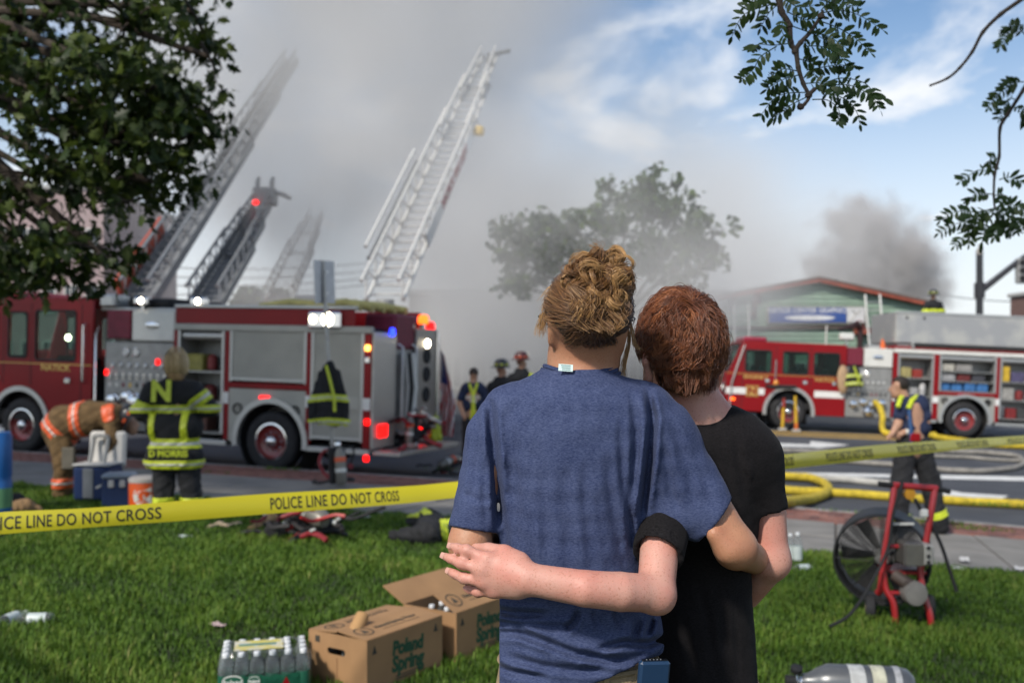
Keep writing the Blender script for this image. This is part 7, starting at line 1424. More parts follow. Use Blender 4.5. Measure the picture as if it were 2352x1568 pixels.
def fighter_top():
    """kneeling in the hose bed of the far engine"""
    w = Matrix.LocRotScale(eR.location, eR.rotation_euler, None) @ Vector((4.55, 1.25, 3.10)); d = w.y; k = F/d; px = 1176+w.x*k; base = w; zf = w.z; Y_ = lambda z: 830-(zf+z-1.5)*k
    arms = [((px-.2*k, Y_(.86), d), (px-.27*k, Y_(.62), d), .06, .05), ((px-.27*k, Y_(.62), d), (px-.05*k, Y_(.55), d-.2), .05, .04, None, True), ((px+.2*k, Y_(.86), d), (px+.27*k, Y_(.62), d), .06, .05), ((px+.27*k, Y_(.62), d), (px+.05*k, Y_(.55), d-.2), .05, .04, None, True)]
    lg = [((px-.1*k, Y_(.40), d), (px-.12*k, Y_(.10), d-.15), .10, .08), ((px-.12*k, Y_(.10), d-.15), (px-.1*k, Y_(.08), d+.22), .08, .055), ((px+.1*k, Y_(.40), d), (px+.12*k, Y_(.10), d-.15), .10, .08), ((px+.12*k, Y_(.10), d-.15), (px+.1*k, Y_(.08), d+.22), .08, .055)]
    o = body('firefighter kneeling on top of the far engine, only head and shoulders showing', d, (px, Y_(1.10), d), 1.0, ((px, Y_(.92), d), (px, Y_(1.04), d), .06, .055), arms, lg, base, torso=[((px, Y_(.85), d), (px, Y_(.40), d), .13, .12)])
    coat = [((px-.12*k, Y_(.82), d), (px+.12*k, Y_(.82), d), .13, .13), ((px-.1*k, Y_(.35), d), (px+.1*k, Y_(.35), d), .15, .15), ((px, Y_(.9), d), (px, Y_(.3), d), .13, .16)]+[(a[0], a[1], a[2]+.025, a[3]+.025) for a in arms]
    c = part('coat', coat, M_COAT, o, base, .018, .05, wr=.01); band('reflective_band', coat, M_LIME, c, base, P(px, Y_(.66), d), (0, 0, 1), .09, wr=.01, k=.05, h=.012); part('trousers', [(a[0], a[1], a[2]+.02, a[3]+.02) for a in lg], M_COAT, o, base, .018, .02)
    helmet(o, base, P(px, Y_(1.17), d), 1.0, R(40), mat('helmet_black', (.02, .02, .024), .35, coat=.3), M_LIME)
fighter_top()
# ------------------------------------------------------------------ things on the lawn and by the kerb
M_CARD = mat('cardboard', (.33, .185, .085), .85, scale=5, var=.10, bump=.15, bscale=200); M_CARDI = mat('cardboard_inside', (.22, .115, .05), .9, scale=5, var=.1); M_GINK = mat('green_ink', (.018, .075, .035), .8, var=.1); M_INK = mat('dark_ink', (.045, .04, .03), .85, var=.1)
M_CAP = mat('white_cap', (.70, .72, .74), .4, var=.04); M_LBL = mat('green_label', (.012, .095, .055), .4, var=.12)
def clear_mat(name, fac, tint):
    m = bpy.data.materials.new(name); m.use_nodes = True; N = m.node_tree.nodes; L = m.node_tree.links; b = N['Principled BSDF']; b.inputs['Roughness'].default_value = .07; b.inputs['Base Color'].default_value = (*tint, 1); b.inputs['Specular IOR Level'].default_value = 1.0
    nz = N.new('ShaderNodeTexNoise'); nz.inputs['Scale'].default_value = 30; nz.inputs['Detail'].default_value = 3; tc = N.new('ShaderNodeTexCoord'); L.new(tc.outputs['Object'], nz.inputs['Vector']); bp = N.new('ShaderNodeBump'); bp.inputs['Strength'].default_value = .5; bp.inputs['Distance'].default_value = .01; L.new(nz.outputs['Fac'], bp.inputs['Height']); L.new(bp.outputs[0], b.inputs['Normal'])
    tr = N.new('ShaderNodeBsdfTransparent'); tr.inputs[0].default_value = (.93, .95, .96, 1); lw = N.new('ShaderNodeLayerWeight'); lw.inputs[0].default_value = .35; mr = N.new('ShaderNodeMapRange'); mr.inputs['To Min'].default_value = fac; mr.inputs['To Max'].default_value = .5; L.new(lw.outputs['Facing'], mr.inputs['Value']); mx = N.new('ShaderNodeMixShader'); L.new(mr.outputs[0], mx.inputs[0]); L.new(tr.outputs[0], mx.inputs[1]); L.new(b.outputs[0], mx.inputs[2]); L.new(mx.outputs[0], N['Material Output'].inputs[0]); return m
M_PET = clear_mat('clear_bottle', .10, (.35, .38, .38))
def bottle_mesh():
    if 'b' not in _bt:
        b = MB().lathe([(.0, .0), (.026, .0), (.031, .006), (.031, .05), (.029, .055), (.031, .06), (.031, .105), (.029, .11), (.031, .115), (.030, .145), (.024, .17), (.013, .187), (.0125, .198)], 14, caps=False).mesh('bottle', True); b.materials.append(M_PET); _bt['b'] = b
        l = MB().lathe([(.0316, .030), (.0318, .032), (.0318, .122), (.0316, .124)], 14, caps=False).mesh('label', True); l.materials.append(M_LBL); _bt['l'] = l
        c = MB().lathe([(.0, .196), (.0145, .196), (.0148, .200), (.0148, .211), (.013, .214), (0, .214)], 12, caps=False).mesh('cap', True); c.materials.append(M_CAP); _bt['c'] = c
    return _bt
_bt = {}
def bottle(parent, loc, rot=(0, 0, 0), label=True, top=None):
    b = bottle_mesh(); o = mobj('bottle', b['b'], None, parent, loc, rot); mobj('bottle_cap', b['c'], None, o)
    if label: mobj('bottle_label', b['l'], None, o)
    return o
# ---- cartons
def carton(loc, ang, label, L=.54, W=.36, H=.245, open_=0):
    t = thing('cardboard_box', label, 'box', loc, ang); th = .006          # local x along the printed long side, y across
    MB().box(0, L, 0, th, 0, H).build('side_panel', M_CARD, t); MB().box(0, L, W-th, W, 0, H).build('side_panel', M_CARD, t); MB().box(0, L, th+.001, W-th-.001, 0, th).build('bottom', M_CARD, t); MB().box(L-th, L, th+.001, W-th-.001, th+.001, H).build('end_panel', M_CARD, t)
    hw = .055; e = curve_mesh([[(0, 0), (W-2*th, 0), (W-2*th, H-th), (0, H-th)], rrect(W/2-hw, W/2+hw, H*.60, H*.60+.030, .014)[::-1]], th)
    e.transform(Matrix.Translation((th/2, th, th)) @ Matrix(((0, 0, 1, 0), (1, 0, 0, 0), (0, 1, 0, 0), (0, 0, 0, 1)))); mobj('end_panel', e, M_CARD, t)
    MB().box(-.002, 0, W/2-.002, W/2+.002, .0, H*.58).build('tape_seam', M_CARDI, t)
    fl = W*.48
    def flap(y0, sgn, ang_, prt):
        o = MB().box(0, L, -.003, .003, 0, fl).build('flap', M_CARD, t, loc=(0, y0, H), rot=(ang_, 0, 0)); return o
    f1 = flap(.003, 1, R(-90+6) if not open_ else R(-90+28), True); f2 = flap(W-.003, -1, R(90-4) if open_ < 2 else R(-62), False)
    for f, sg in ((f1, -1), (f2, 1)):
        a = text_mesh('Natural Spring Water', .036, .9, .0008, ext=.0006); rot_ = XZ if sg < 0 else Matrix.Rotation(math.pi, 4, 'Z') @ XZ
        up = Matrix.Translation((L*.55, sg*.0042, fl*.52)) @ rot_; a.transform(up); mobj('print', a, M_INK, f)
        c = curve_mesh([circ(L*.14, fl*.5, .048), circ(L*.14, fl*.5, .041)[::-1]], .001); c.transform(Matrix.Translation((0, sg*.0042, 0)) @ XZ); mobj('print', c, M_INK, f)
        MB().prism([(L*.14-.018, fl*.5-.02), (L*.14+.018, fl*.5-.02), (L*.14, fl*.5+.026)], sg*.0036, sg*.0046).build('print', M_INK, f); MB().box(L*.32, L*.80, sg*.0036, sg*.0046, fl*.30, fl*.318).build('print', M_INK, f)
    for s_, z, sz in (('Poland', H*.66, .088), ('Spring', H*.36, .098)):
        me = text_mesh(s_, sz, .92, .0045, ext=.0007, shear=.05); me.transform(Matrix.Translation((L*.52, -.0012, z)) @ Matrix.Rotation(R(3), 4, 'Y') @ XZ); mobj('print', me, M_GINK, t)
    for x, z in ((L*.09, H*.80), (L*.90, H*.82)): MB().prism([(x-.016, z-.02), (x+.016, z-.02), (x, z+.02)], -.0014, -.0004).build('print', M_INK, t)
    for z in (H*.15, H*.10): MB().box(L*.36, L*.74, -.0013, -.0004, z, z+.006).build('print', M_INK, t)
    MB().box(-.0014, -.0004, W*.80, W*.88, H*.80, H*.92).build('print', M_INK, t)
    n = 6 if open_ else 4
    for i in range(n):
        for j in range(3): bottle(t, (.06+(L-.12)*i/(n-1), .07+.10*j, th+.004), label=False)
    if open_ == 0: MB().cyl((.05, W*.40, H-.03), (.16, W*.48, H+.055), .032, n=12).build('bottle_wrap', mat('kraft_roll', (.42, .24, .10), .8), t, True)
    return t
def cz(x, y): return gz(x, y)+.004
_a = Vector((-.641, 4.40)); carton((_a.x, _a.y, cz(_a.x, _a.y+.3)), R(56), 'brown carton of spring water with top flaps ajar beside the woman', W=.36)
_b = Vector((-.275, 4.92)); carton((_b.x, _b.y, cz(_b.x, _b.y+.3)), R(56), 'brown carton with raised flap and white bottle caps half behind the woman', W=.34, open_=2)
# ---- shrink-wrapped bottles
def pack():
    p = G(612, 1568+50, lo=3); c = Vector((pxx(608, 4.42), 4.42, 0)); c.z = gz(c.x, c.y)+.002; t = thing('bottle_pack', 'shrink-wrapped pack of water bottles with green labels on the grass', 'bottles', c, R(14)); nx, ny, s = 6, 4, .0655
    for i in range(nx):
        for j in range(ny):
            b = bottle(t, ((i-(nx-1)/2)*s, (j-(ny-1)/2)*s, .002), (0, 0, random.uniform(-3, 3)))
    X, Y = nx*s/2+.002, ny*s/2+.002; rng = np.random.default_rng(2)
    # film: a rounded skirt that dips between the necks
    n = 64; prof = [(1.0, .03), (1.003, .08), (1.004, .13), (.995, .155), (.93, .195), (.84, .214), (.70, .2165)]; vs = []
    for q, (k, z) in enumerate(prof):
        for i in range(n):
            a = 2*math.pi*i/n; ca, sa = math.cos(a), math.sin(a); e = (abs(ca)**5+abs(sa)**5)**(-1/5); vs.append((X*e*ca*k, Y*e*sa*k+0, z+(.004*math.sin(i*2.2+q) if q > 2 else 0)))
    fs = [(q*n+i, q*n+(i+1) % n, (q+1)*n+(i+1) % n, (q+1)*n+i) for q in range(len(prof)-1) for i in range(n)]
    m = clear_mat('shrink_film', .08, (.25, .26, .27))
    MB().add(vs, fs).build('film', m, t, True)
    gb = [(X*1.008*((abs(math.cos(a))**5+abs(math.sin(a))**5)**(-1/5))*math.cos(a), Y*1.008*((abs(math.cos(a))**5+abs(math.sin(a))**5)**(-1/5))*math.sin(a)) for a in np.linspace(0, 2*math.pi, 64, endpoint=False)]; MB().add([(x, y, .015) for x, y in gb]+[(x, y, .118+.006*math.sin(i*1.9)) for i, (x, y) in enumerate(gb)], [(i, (i+1) % 64, 64+(i+1) % 64, 64+i) for i in range(64)]).build('printed_film', mat('film_green', (.012, .085, .05), .18, scale=30, var=.3), t, True)
    MB().box(-.13, .08, -.075, .075, .2165, .2175).build('top_print', mat('film_print', (.62, .60, .50), .3, scale=16, col2=(.60, .52, .16), thr=(.48, .56)), t); MB().box(-.11, .05, -.01, .02, .2178, .2184).build('top_print', mat('print_teal', (.06, .20, .17), .4), t); MB().box(-.06, .07, .03, .06, .2178, .2184).build('top_print', mat('print_yellow', (.62, .55, .12), .4), t)
    # printed front panels
    for cx, w in ((-.135, .10), (-.045, .055)):
        me = curve_mesh([rrect(cx-w/2, cx+w/2, .052, .128, .015)], .001); me.transform(Matrix.Translation((0, -Y*1.012-.001, 0)) @ XZ); mobj('label_print', me, M_LBL, t)
        tm = text_mesh('Poland', .034*(w/.1), .95, .001, ext=.0005); tm.transform(Matrix.Translation((cx, -Y*1.012-.002, .098)) @ XZ); mobj('label_print', tm, M_WHT, t); tm = text_mesh('SPRING', .022*(w/.1), 1, .0006, ext=.0005); tm.transform(Matrix.Translation((cx, -Y*1.012-.002, .072)) @ XZ); mobj('label_print', tm, M_WHT, t)
        a = [(cx+w*.36*math.cos(R(q)), .108+w*.16*math.sin(R(q))) for q in range(20, 161, 14)]; b2 = [(cx+w*.42*math.cos(R(q)), .108+w*.22*math.sin(R(q))) for q in range(160, 19, -14)]; me = curve_mesh([a+b2], .0008); me.transform(Matrix.Translation((0, -Y*1.012-.002, 0)) @ XZ); mobj('label_print', me, M_WHT, t)
    MB().box(X+.001, X+.0025, -.05, .07, .07, .17).build('barcode_panel', mat('panel_dark_grey', (.10, .11, .12), .35, scale=60, var=.3), t); MB().prism([(.06, .05), (.12, .05), (.09, .11)], -Y*1.012-.003, -Y*1.012-.002).build('label_print', M_RED, t)
pack()
# ---- air cylinder lying in front
def air_cyl(name, label, loc, rot, L=.50, r=.083, m=None, scale=1.0):
    t = thing(name, label, 'air cylinder', loc, rot=rot); m = m or mat('cylinder_grey', (.13, .135, .14), .32, .35, scale=9, var=.25, stretch=(.4, 1, 1))
    MB().lathe([(.02, -.0), (.035, .0), (.04, .03), (.062, .065), (r, .115), (r, L-.07), (r*.9, L-.03), (r*.6, L-.005), (0, L)], 28, axis='x').build('tank', m, t, True)
    for a, b, c in ((.20, .27, (.52, .52, .50)), (.30, .36, (.58, .56, .42)), (.40, .43, (.42, .42, .42))): MB().lathe([(r+.0008, a), (r+.0012, a+.002), (r+.0012, b-.002), (r+.0008, b)], 28, axis='x', caps=False).build('tank_label', mat('tank_label%.2f' % a, c, .4, scale=25, var=.2), t, True)
    tm = text_mesh('AIR', .035, 1, .001, ext=.0005); tm.transform(Matrix.Translation((.33, -r*.72, r*.62)) @ Matrix.Rotation(R(-48), 4, 'X') @ XZ); mobj('lettering', tm, M_BLK, t)
    v = MB().cyl((-.03, 0, 0), (.015, 0, 0), .022, n=12); v.cyl((-.02, 0, .0), (-.03, 0, .055), .014, n=10); v.build('valve', M_CHR, t, True); MB().lathe([(.0, .05), (.025, .05), (.028, .06), (.028, .075), (0, .08)], 14, c=(-.03, 0, 0), caps=False).build('valve_knob', M_BLK, t, True); MB().cyl((-.075, 0, 0), (-.03, 0, 0), .026, n=12).build('valve_guard', M_BLK, t, True); MB().cyl((-.02, -.01, 0), (-.025, -.05, .01), .016, n=10).build('pressure_gauge', M_CHR, t)
    return t
_c = Vector((pxx(1842, 4.58), 4.58, 0)); _c.z = gz(_c.x+.2, _c.y)+.100; air_cyl('air_cylinder', 'grey breathing-air cylinder lying on the grass in front of the fan', _c, (R(20), math.atan(.02), R(-4)))
# ---- fan
def fan():
    p = G(2052, 1424, lo=4, hi=9); t = thing('ventilation_fan', 'red-framed petrol blower fan with round black cage standing on the grass', 'fan', p, R(0)); u = .00104; X = lambda zx: (zx-900)*u; Z = lambda zy: (1205-zy)*u; red = mat('frame_red', (.36, .018, .022), .35, coat=.5, var=.06); blk = mat('fan_black', (.016, .016, .017), .55)
    # shroud: drum turned a quarter to the left
    D = bpy.data.objects.new('shroud', None); link(D, t); D.location = (X(868), .10, Z(830)); D.rotation_euler = (R(6), 0, R(-24)); r = .285
    MB().lathe([(r, -.10), (r+.012, -.10), (r+.015, -.09), (r+.006, .0), (r+.012, .12), (r, .125), (r-.008, .0)], 48, axis='y', caps=False).build('drum', blk, D, True)
    for y in (-.10, .12):
        for k in range(14):
            q = .05+(r-.05)*k/13; MB().tube([(q*math.cos(2*math.pi*i/40), y-.02*(1-(q/r)**2), q*math.sin(2*math.pi*i/40)) for i in range(40)], .0036, 4, closed=True).build('cage_ring', blk, D)
        for k in range(8):
            a = 2*math.pi*k/8; MB().tube([(.05*math.cos(a), y-.02, .05*math.sin(a)), (r*.7*math.cos(a), y-.012, r*.7*math.sin(a)), (r*math.cos(a), y, r*math.sin(a))], .003, 4).build('cage_spoke', blk, D)
    for k in range(6):
        a = 2*math.pi*k/6; c, s = math.cos(a), math.sin(a); vs = []
        for q, w, tw in ((.05, .035, .9), (.14, .05, .7), (.25, .055, .45)):
            for sg in (-1, 1): x, y = sg*w*math.cos(tw), sg*w*math.sin(tw); vs += [(q*c-x*s, y+.02, q*s+x*c), (q*c-x*s, y+.026, q*s+x*c)]
        MB().add(vs, [(0, 2, 6, 4), (1, 3, 7, 5), (4, 6, 10, 8), (5, 7, 11, 9), (0, 1, 5, 4), (4, 5, 9, 8), (2, 3, 7, 6), (6, 7, 11, 10), (8, 9, 11, 10)]).build('blade', mat('blade_grey', (.10, .10, .10), .4), D)
    MB().lathe([(.0, -.03), (.05, -.02), (.055, .03), (0, .05)], 16, axis='y', caps=False).build('blade_hub', M_GRY, D, True)
    # frame
    yb = -.13
    MB().tube(smooth_path([(X(868), yb+.02, Z(362)), (X(838), yb, Z(520)), (X(800), yb, Z(760)), (X(772), yb, Z(985)), (X(768), yb+.03, Z(1010))], 5), .019, 10).build('frame_tube', red, t, True); MB().tube(smooth_path([(X(788), yb-.01, Z(880)), (X(800), yb-.02, Z(980)), (X(838), yb-.04, Z(1060)), (X(846), yb-.05, Z(1185))], 5), .020, 10).build('frame_tube', red, t, True)
    MB().tube(smooth_path([(X(1110), yb+.02, Z(378)), (X(1080), yb, Z(520)), (X(1042), yb, Z(740)), (X(1015), yb, Z(880)), (X(1030), yb-.02, Z(1020)), (X(1052), yb-.04, Z(1110)), (X(1062), yb-.05, Z(1195))], 5), .020, 10).build('frame_tube', red, t, True); MB().tube([(X(985), .18, Z(1090)), (X(980), .2, Z(1160))], .018, 8).build('frame_tube', red, t, True)
    MB().tube([(X(855), yb+.02, Z(362)), (X(1122), yb+.02, Z(382))], .021, 10).build('cross_bar', red, t, True); MB().tube([(X(818), yb, Z(725)), (X(1045), yb, Z(735))], .013, 8).build('cross_bar', red, t, True); MB().tube([(X(800), yb-.02, Z(1000)), (X(1040), yb-.02, Z(1010))], .013, 8).build('cross_bar', red, t, True); MB().box(X(850), X(1060), -.12, .2, Z(900), Z(885), .004).build('engine_plate', red, t)
    for a, b in (((770, 353), (858, 362)), ((1118, 380), (1200, 402))): MB().tube([(X(a[0]), yb+.02, Z(a[1])), (X(b[0]), yb+.02, Z(b[1]))], .017, 10).build('grip', M_BLK, t, True)
    # wheels
    for zx, zy in ((752, 1120), (1112, 1125)):
        w = bpy.data.objects.new('wheel', None); link(w, t); w.location = (X(zx), -.02, .085); w.rotation_euler = (0, 0, R(90-18))
        MB().lathe([(.045, -.03), (.06, -.032), (.08, -.025), (.085, 0), (.08, .025), (.06, .032), (.045, .03)], 24, axis='y', caps=False).build('tyre', M_TYRE, w, True); MB().lathe([(.0, -.02), (.02, -.032), (.046, -.02), (.046, .02), (.02, .032), (0, .02)], 18, axis='y', caps=False).build('hub', mat('cream_hub', (.50, .40, .24), .5), w, True)
    # motor
    e = MB().box(X(880), X(1000), yb-.10, yb+.06, Z(830), Z(690), .012).build('engine_block', mat('engine_grey', (.13, .12, .11), .5, .4), t)
    for k in range(9): MB().box(X(893+11.5*k), X(899+11.5*k), yb-.118, yb-.098, Z(822), Z(698), .001).build('cooling_fin', mat('fin_alu', (.38, .36, .32), .4, .7), e)
    MB().box(X(985), X(1050), yb-.12, yb+.05, Z(820), Z(700), .01).build('tank_cover', mat('cover_grey', (.34, .33, .30), .45), e); 
    for zy in (715, 765, 800): MB().lathe([(.012, 0), (.01, -.01), (0, -.012)], 10, c=(X(1015), yb-.12, Z(zy)), axis='y').build('bolt', M_BLK, e)
    MB().lathe([(.0, .02), (.055, .02), (.075, 0), (.078, -.06), (.068, -.085), (.03, -.09), (0, -.09)], 24, c=(X(948), yb-.03, Z(992)), axis='y', caps=False).build('muffler', mat('muffler_grey', (.20, .19, .175), .55, .2), t, True); MB().tube([(X(860), yb, Z(900)), (X(900), yb-.06, Z(930)), (X(940), yb-.06, Z(960))], .04, 10).build('crank_case', mat('engine_brown', (.075, .055, .045), .6), t, True)
    MB().lathe([(.035, -.02), (.038, 0), (.03, .03), (0, .03)], 14, c=(X(958), yb+.03, Z(415)), axis='y').build('throttle_knob', mat('amber_knob', (.55, .26, .02), .4), t, True); MB().tube([(X(980), yb, Z(440)), (X(1000), yb-.02, Z(490)), (X(1020), yb-.02, Z(525))], .012, 8).build('cable_end', M_BLK, t); MB().box(X(1000), X(1045), yb-.05, yb-.01, Z(545), Z(500), .006).build('clip', M_WHT, t)
    MB().tube(smooth_path([(X(905), yb, Z(345)), (X(875), yb-.04, Z(390)), (X(830), yb-.05, Z(540)), (X(805), yb-.06, Z(700)), (X(760), yb-.08, Z(800)), (X(690), yb-.12, Z(900)), (X(600), yb-.2, Z(990)), (X(480), yb-.3, Z(1075)), (X(360), yb-.36, Z(1135)+.02)], 6), .010, 8).build('power_cord', M_BLK, t, True); MB().tube(smooth_path([(X(1090), yb+.02, Z(600)), (X(1140), yb, Z(720)), (X(1180), yb-.02, Z(860)), (X(1215), yb-.04, Z(990))], 6), .012, 8).build('strap', M_BLK, t, True)
    MB().box(X(842), X(990), yb+.03, yb+.035, Z(605), Z(590), .001).build('rating_plate', M_WHT, t)
fan()
# ---- police tape
def tape():
    pts = [(-851, 976, 7.05), (-520, 1150, 4.2), (-260, 1222, 3.3), (0, 1201, 3.4), (180, 1190, 3.48), (370, 1176, 3.6), (620, 1156, 3.78), (915, 1137, 4.0), (1050, 1124, 4.1), (1250, 1108, 4.2), (1500, 1086, 4.3), (1770, 1063, 4.5), (1895, 1050, 5.0), (2060, 1033, 5.8), (2197, 1021, 6.6), (2352, 1010, 7.7), (2480, 1003, 8.7), (3050, 985, 12.5)]
    W3 = [P(*q) for q in pts]; pth = smooth_path(W3, 8); px = [1176+q.x/q.y*F for q in pth]; n = len(pth); mt = bpy.data.materials.new('police_tape_yellow'); mt.use_nodes = True; N = mt.node_tree.nodes; L = mt.node_tree.links; b = N['Principled BSDF']; b.inputs['Base Color'].default_value = (.62, .54, .025, 1); b.inputs['Roughness'].default_value = .28
    tc = N.new('ShaderNodeTexCoord'); nz = N.new('ShaderNodeTexNoise'); nz.inputs['Scale'].default_value = 3; L.new(tc.outputs['Object'], nz.inputs['Vector']); mr = N.new('ShaderNodeMapRange'); mr.inputs['To Min'].default_value = .2; mr.inputs['To Max'].default_value = .42; L.new(nz.outputs['Fac'], mr.inputs['Value']); L.new(mr.outputs[0], b.inputs['Roughness']); tl = N.new('ShaderNodeBsdfTranslucent'); tl.inputs[0].default_value = (.8, .72, .05, 1); mx = N.new('ShaderNodeMixShader'); mx.inputs[0].default_value = .25; L.new(b.outputs[0], mx.inputs[1]); L.new(tl.outputs[0], mx.inputs[2]); L.new(mx.outputs[0], N['Material Output'].inputs[0])
    def surf(i, s, off=0):       # i fractional index, s across -1..1
        i = min(max(i, 0), n-1.001); k = int(i); f = i-k; c = pth[k].lerp(pth[k+1], f); d = (pth[k+1]-pth[k]).normalized(); nrm = Vector((d.y, -d.x, 0)).normalized(); nrm = nrm if nrm.y < 0 else -nrm
        w = .036*(1.0-.06*math.sin(i*.23)); lean = .25+.15*math.sin(i*.11+1); tw = Vector((0, 0, 1))+nrm*(-lean)
        tw.normalize(); bul = .006*(1-s*s); return c+tw*(w*s)+nrm*(bul+.0009*off)
    rows = 9; vs = [surf(i/2, -1+2*j/(rows-1)) for i in range(2*n-1) for j in range(rows)]; m = 2*n-1; fs = [(i*rows+j, (i+1)*rows+j, (i+1)*rows+j+1, i*rows+j+1) for i in range(m-1) for j in range(rows-1)]
    c0 = pth[0]; t = MB().add([v-c0 for v in vs], fs).build('police_tape', mt, None, True, loc=c0); tag(t, 'yellow police line tape stretched across the lawn behind the couple', 'tape')
    blk = mat('tape_ink', (.014, .013, .008), .55); ipx = lambda q: float(np.interp(q, px, range(n)))
    for a, b_ in ((-72, 370), (620, 915), (1180, 1420), (1640, 1820), (1895, 2002), (2060, 2147), (2197, 2267), (2313, 2375)):
        me = text_mesh('POLICE LINE DO NOT CROSS', 1.0, 1, .012, ext=0, spacing=1.06); co = np.empty(len(me.vertices)*3, np.float32); me.vertices.foreach_get('co', co); co = co.reshape(-1, 3); xm, xM = co[:, 0].min(), co[:, 0].max(); ym, yM = co[:, 1].min(), co[:, 1].max(); ia, ib = ipx(a), ipx(b_); 
        bm = bmesh.new(); bm.from_mesh(me); bmesh.ops.triangulate(bm, faces=bm.faces); bmesh.ops.subdivide_edges(bm, edges=[e for e in bm.edges if e.calc_length() > .12], cuts=5, use_grid_fill=True); bmesh.ops.triangulate(bm, faces=bm.faces)
        for v in bm.verts: v.co = surf(ia+(ib-ia)*(v.co.x-xm)/(xM-xm), -.60+1.20*(v.co.y-ym)/(yM-ym), 1.5)-c0
        bm.to_mesh(me); bm.free(); mobj('tape_lettering', me, blk, t)
tape()
# ---- coolers
M_BLUE = mat('cooler_blue', (.010, .028, .10), .45, var=.1); M_CWH = mat('cooler_white', (.55, .54, .52), .5, var=.06)
def cooler_tall():
    d = 10.7; p = on(226, d); t = thing('wheeled_cooler', 'tall blue wheeled cooler with white lid raised and grey pull handle', 'cooler', p, R(-6)); MB().box(-.20, .20, -.17, .17, .03, .40, .03).build('tub', M_BLUE, t); MB().box(-.21, .21, .13, .20, .36, .76, .03).build('lid', M_CWH, t, rot=(R(-4), 0, 0)); MB().tube(smooth_path([(-.11, -.02, .30), (-.11, .10, .64), (-.09, .10, .70), (.03, .10, .70), (.05, .10, .64), (.05, -.02, .30)], 4), .024, 8).build('pull_handle', M_GRY, t, True)
    MB().box(-.08, .04, -.185, -.165, .06, .38, .02).build('front_rib', mat('cooler_grey', (.20, .21, .22), .5), t); MB().box(-.205, .205, -.175, .175, .40, .425, .01).build('rim', M_CWH, t)
    for x in (-.17, .17): MB().lathe([(.0, -.025), (.055, -.025), (.06, 0), (.055, .025), (0, .025)], 16, c=(x, .16, .062), axis='x', caps=False).build('wheel', M_BLK, t, True)
cooler_tall()
def cooler_small():
    d = 10.3; p = on(277, d); t = thing('picnic_cooler', 'low dark blue picnic cooler with pale lid between the tall cooler and orange jug', 'cooler', p, R(8)); MB().box(-.16, .14, -.13, .13, 0, .30, .025).build('tub', M_BLUE, t); MB().box(-.165, .145, -.135, .135, .302, .36, .025).build('lid', mat('lid_paleblue', (.28, .33, .40), .5), t); MB().tube([(-.165, -.10, .24), (-.21, -.10, .22), (-.21, .10, .22), (-.165, .10, .24)], .013, 8).build('side_handle', M_CWH, t); MB().box(.02, .08, -.15, -.128, .22, .30, .01).build('latch', M_CWH, t); MB().box(-.09, -.03, -.15, -.128, .22, .30, .01).build('latch', M_CWH, t)
cooler_small()
def jug():
    d = 10.0; p = on(329, d); t = thing('drink_cooler', 'orange drink cooler with white letter G beside the firefighter\'s leg', 'cooler', p, R(10)); r = .135; MB().lathe([(.0, 0), (r*.94, 0), (r, .02), (r*1.03, .28), (r*1.0, .30), (0, .30)], 28, caps=False).build('barrel', mat('jug_orange', (.70, .10, .015), .4, var=.05), t, True); MB().lathe([(.0, .302), (r*1.06, .302), (r*1.06, .335), (r*.8, .36), (0, .365)], 28, caps=False).build('lid', mat('jug_lid', (.55, .50, .46), .45), t, True); MB().box(-.02, .02, -r-.05, -r+.01, .03, .08, .008).build('spigot', M_WHT, t)
    me = text_mesh('G', .25, 1.0, .012, ext=0); 
    for v in me.vertices: x, y = v.co.x+.015, v.co.y; a = x/r; v.co = (math.sin(a)*(r*1.035), -math.cos(a)*(r*1.035)-.001, .165+y)
    mobj('lettering', me, M_WHT, t)
jug()
def barrel():
    d = 9.0; p = on(-4, d); t = thing('water_drum', 'blue plastic drum cut off by the left edge of the picture', 'drum', p); MB().lathe([(.0, 0), (.10, 0), (.115, .03), (.115, .35), (.105, .38), (.115, .41), (.115, .76), (.10, .80), (0, .80)], 26, caps=False).build('shell', mat('drum_blue', (.012, .11, .36), .4, var=.08), t, True); MB().lathe([(.0, .80), (.05, .80), (.05, .83), (0, .835)], 16, caps=False).build('drum_cap', M_WHT, t, True); MB().lathe([(.1165, .12), (.1165, .30)], 26, caps=False).build('drum_label', mat('drum_label', (.10, .25, .12), .5), t, True)
barrel()
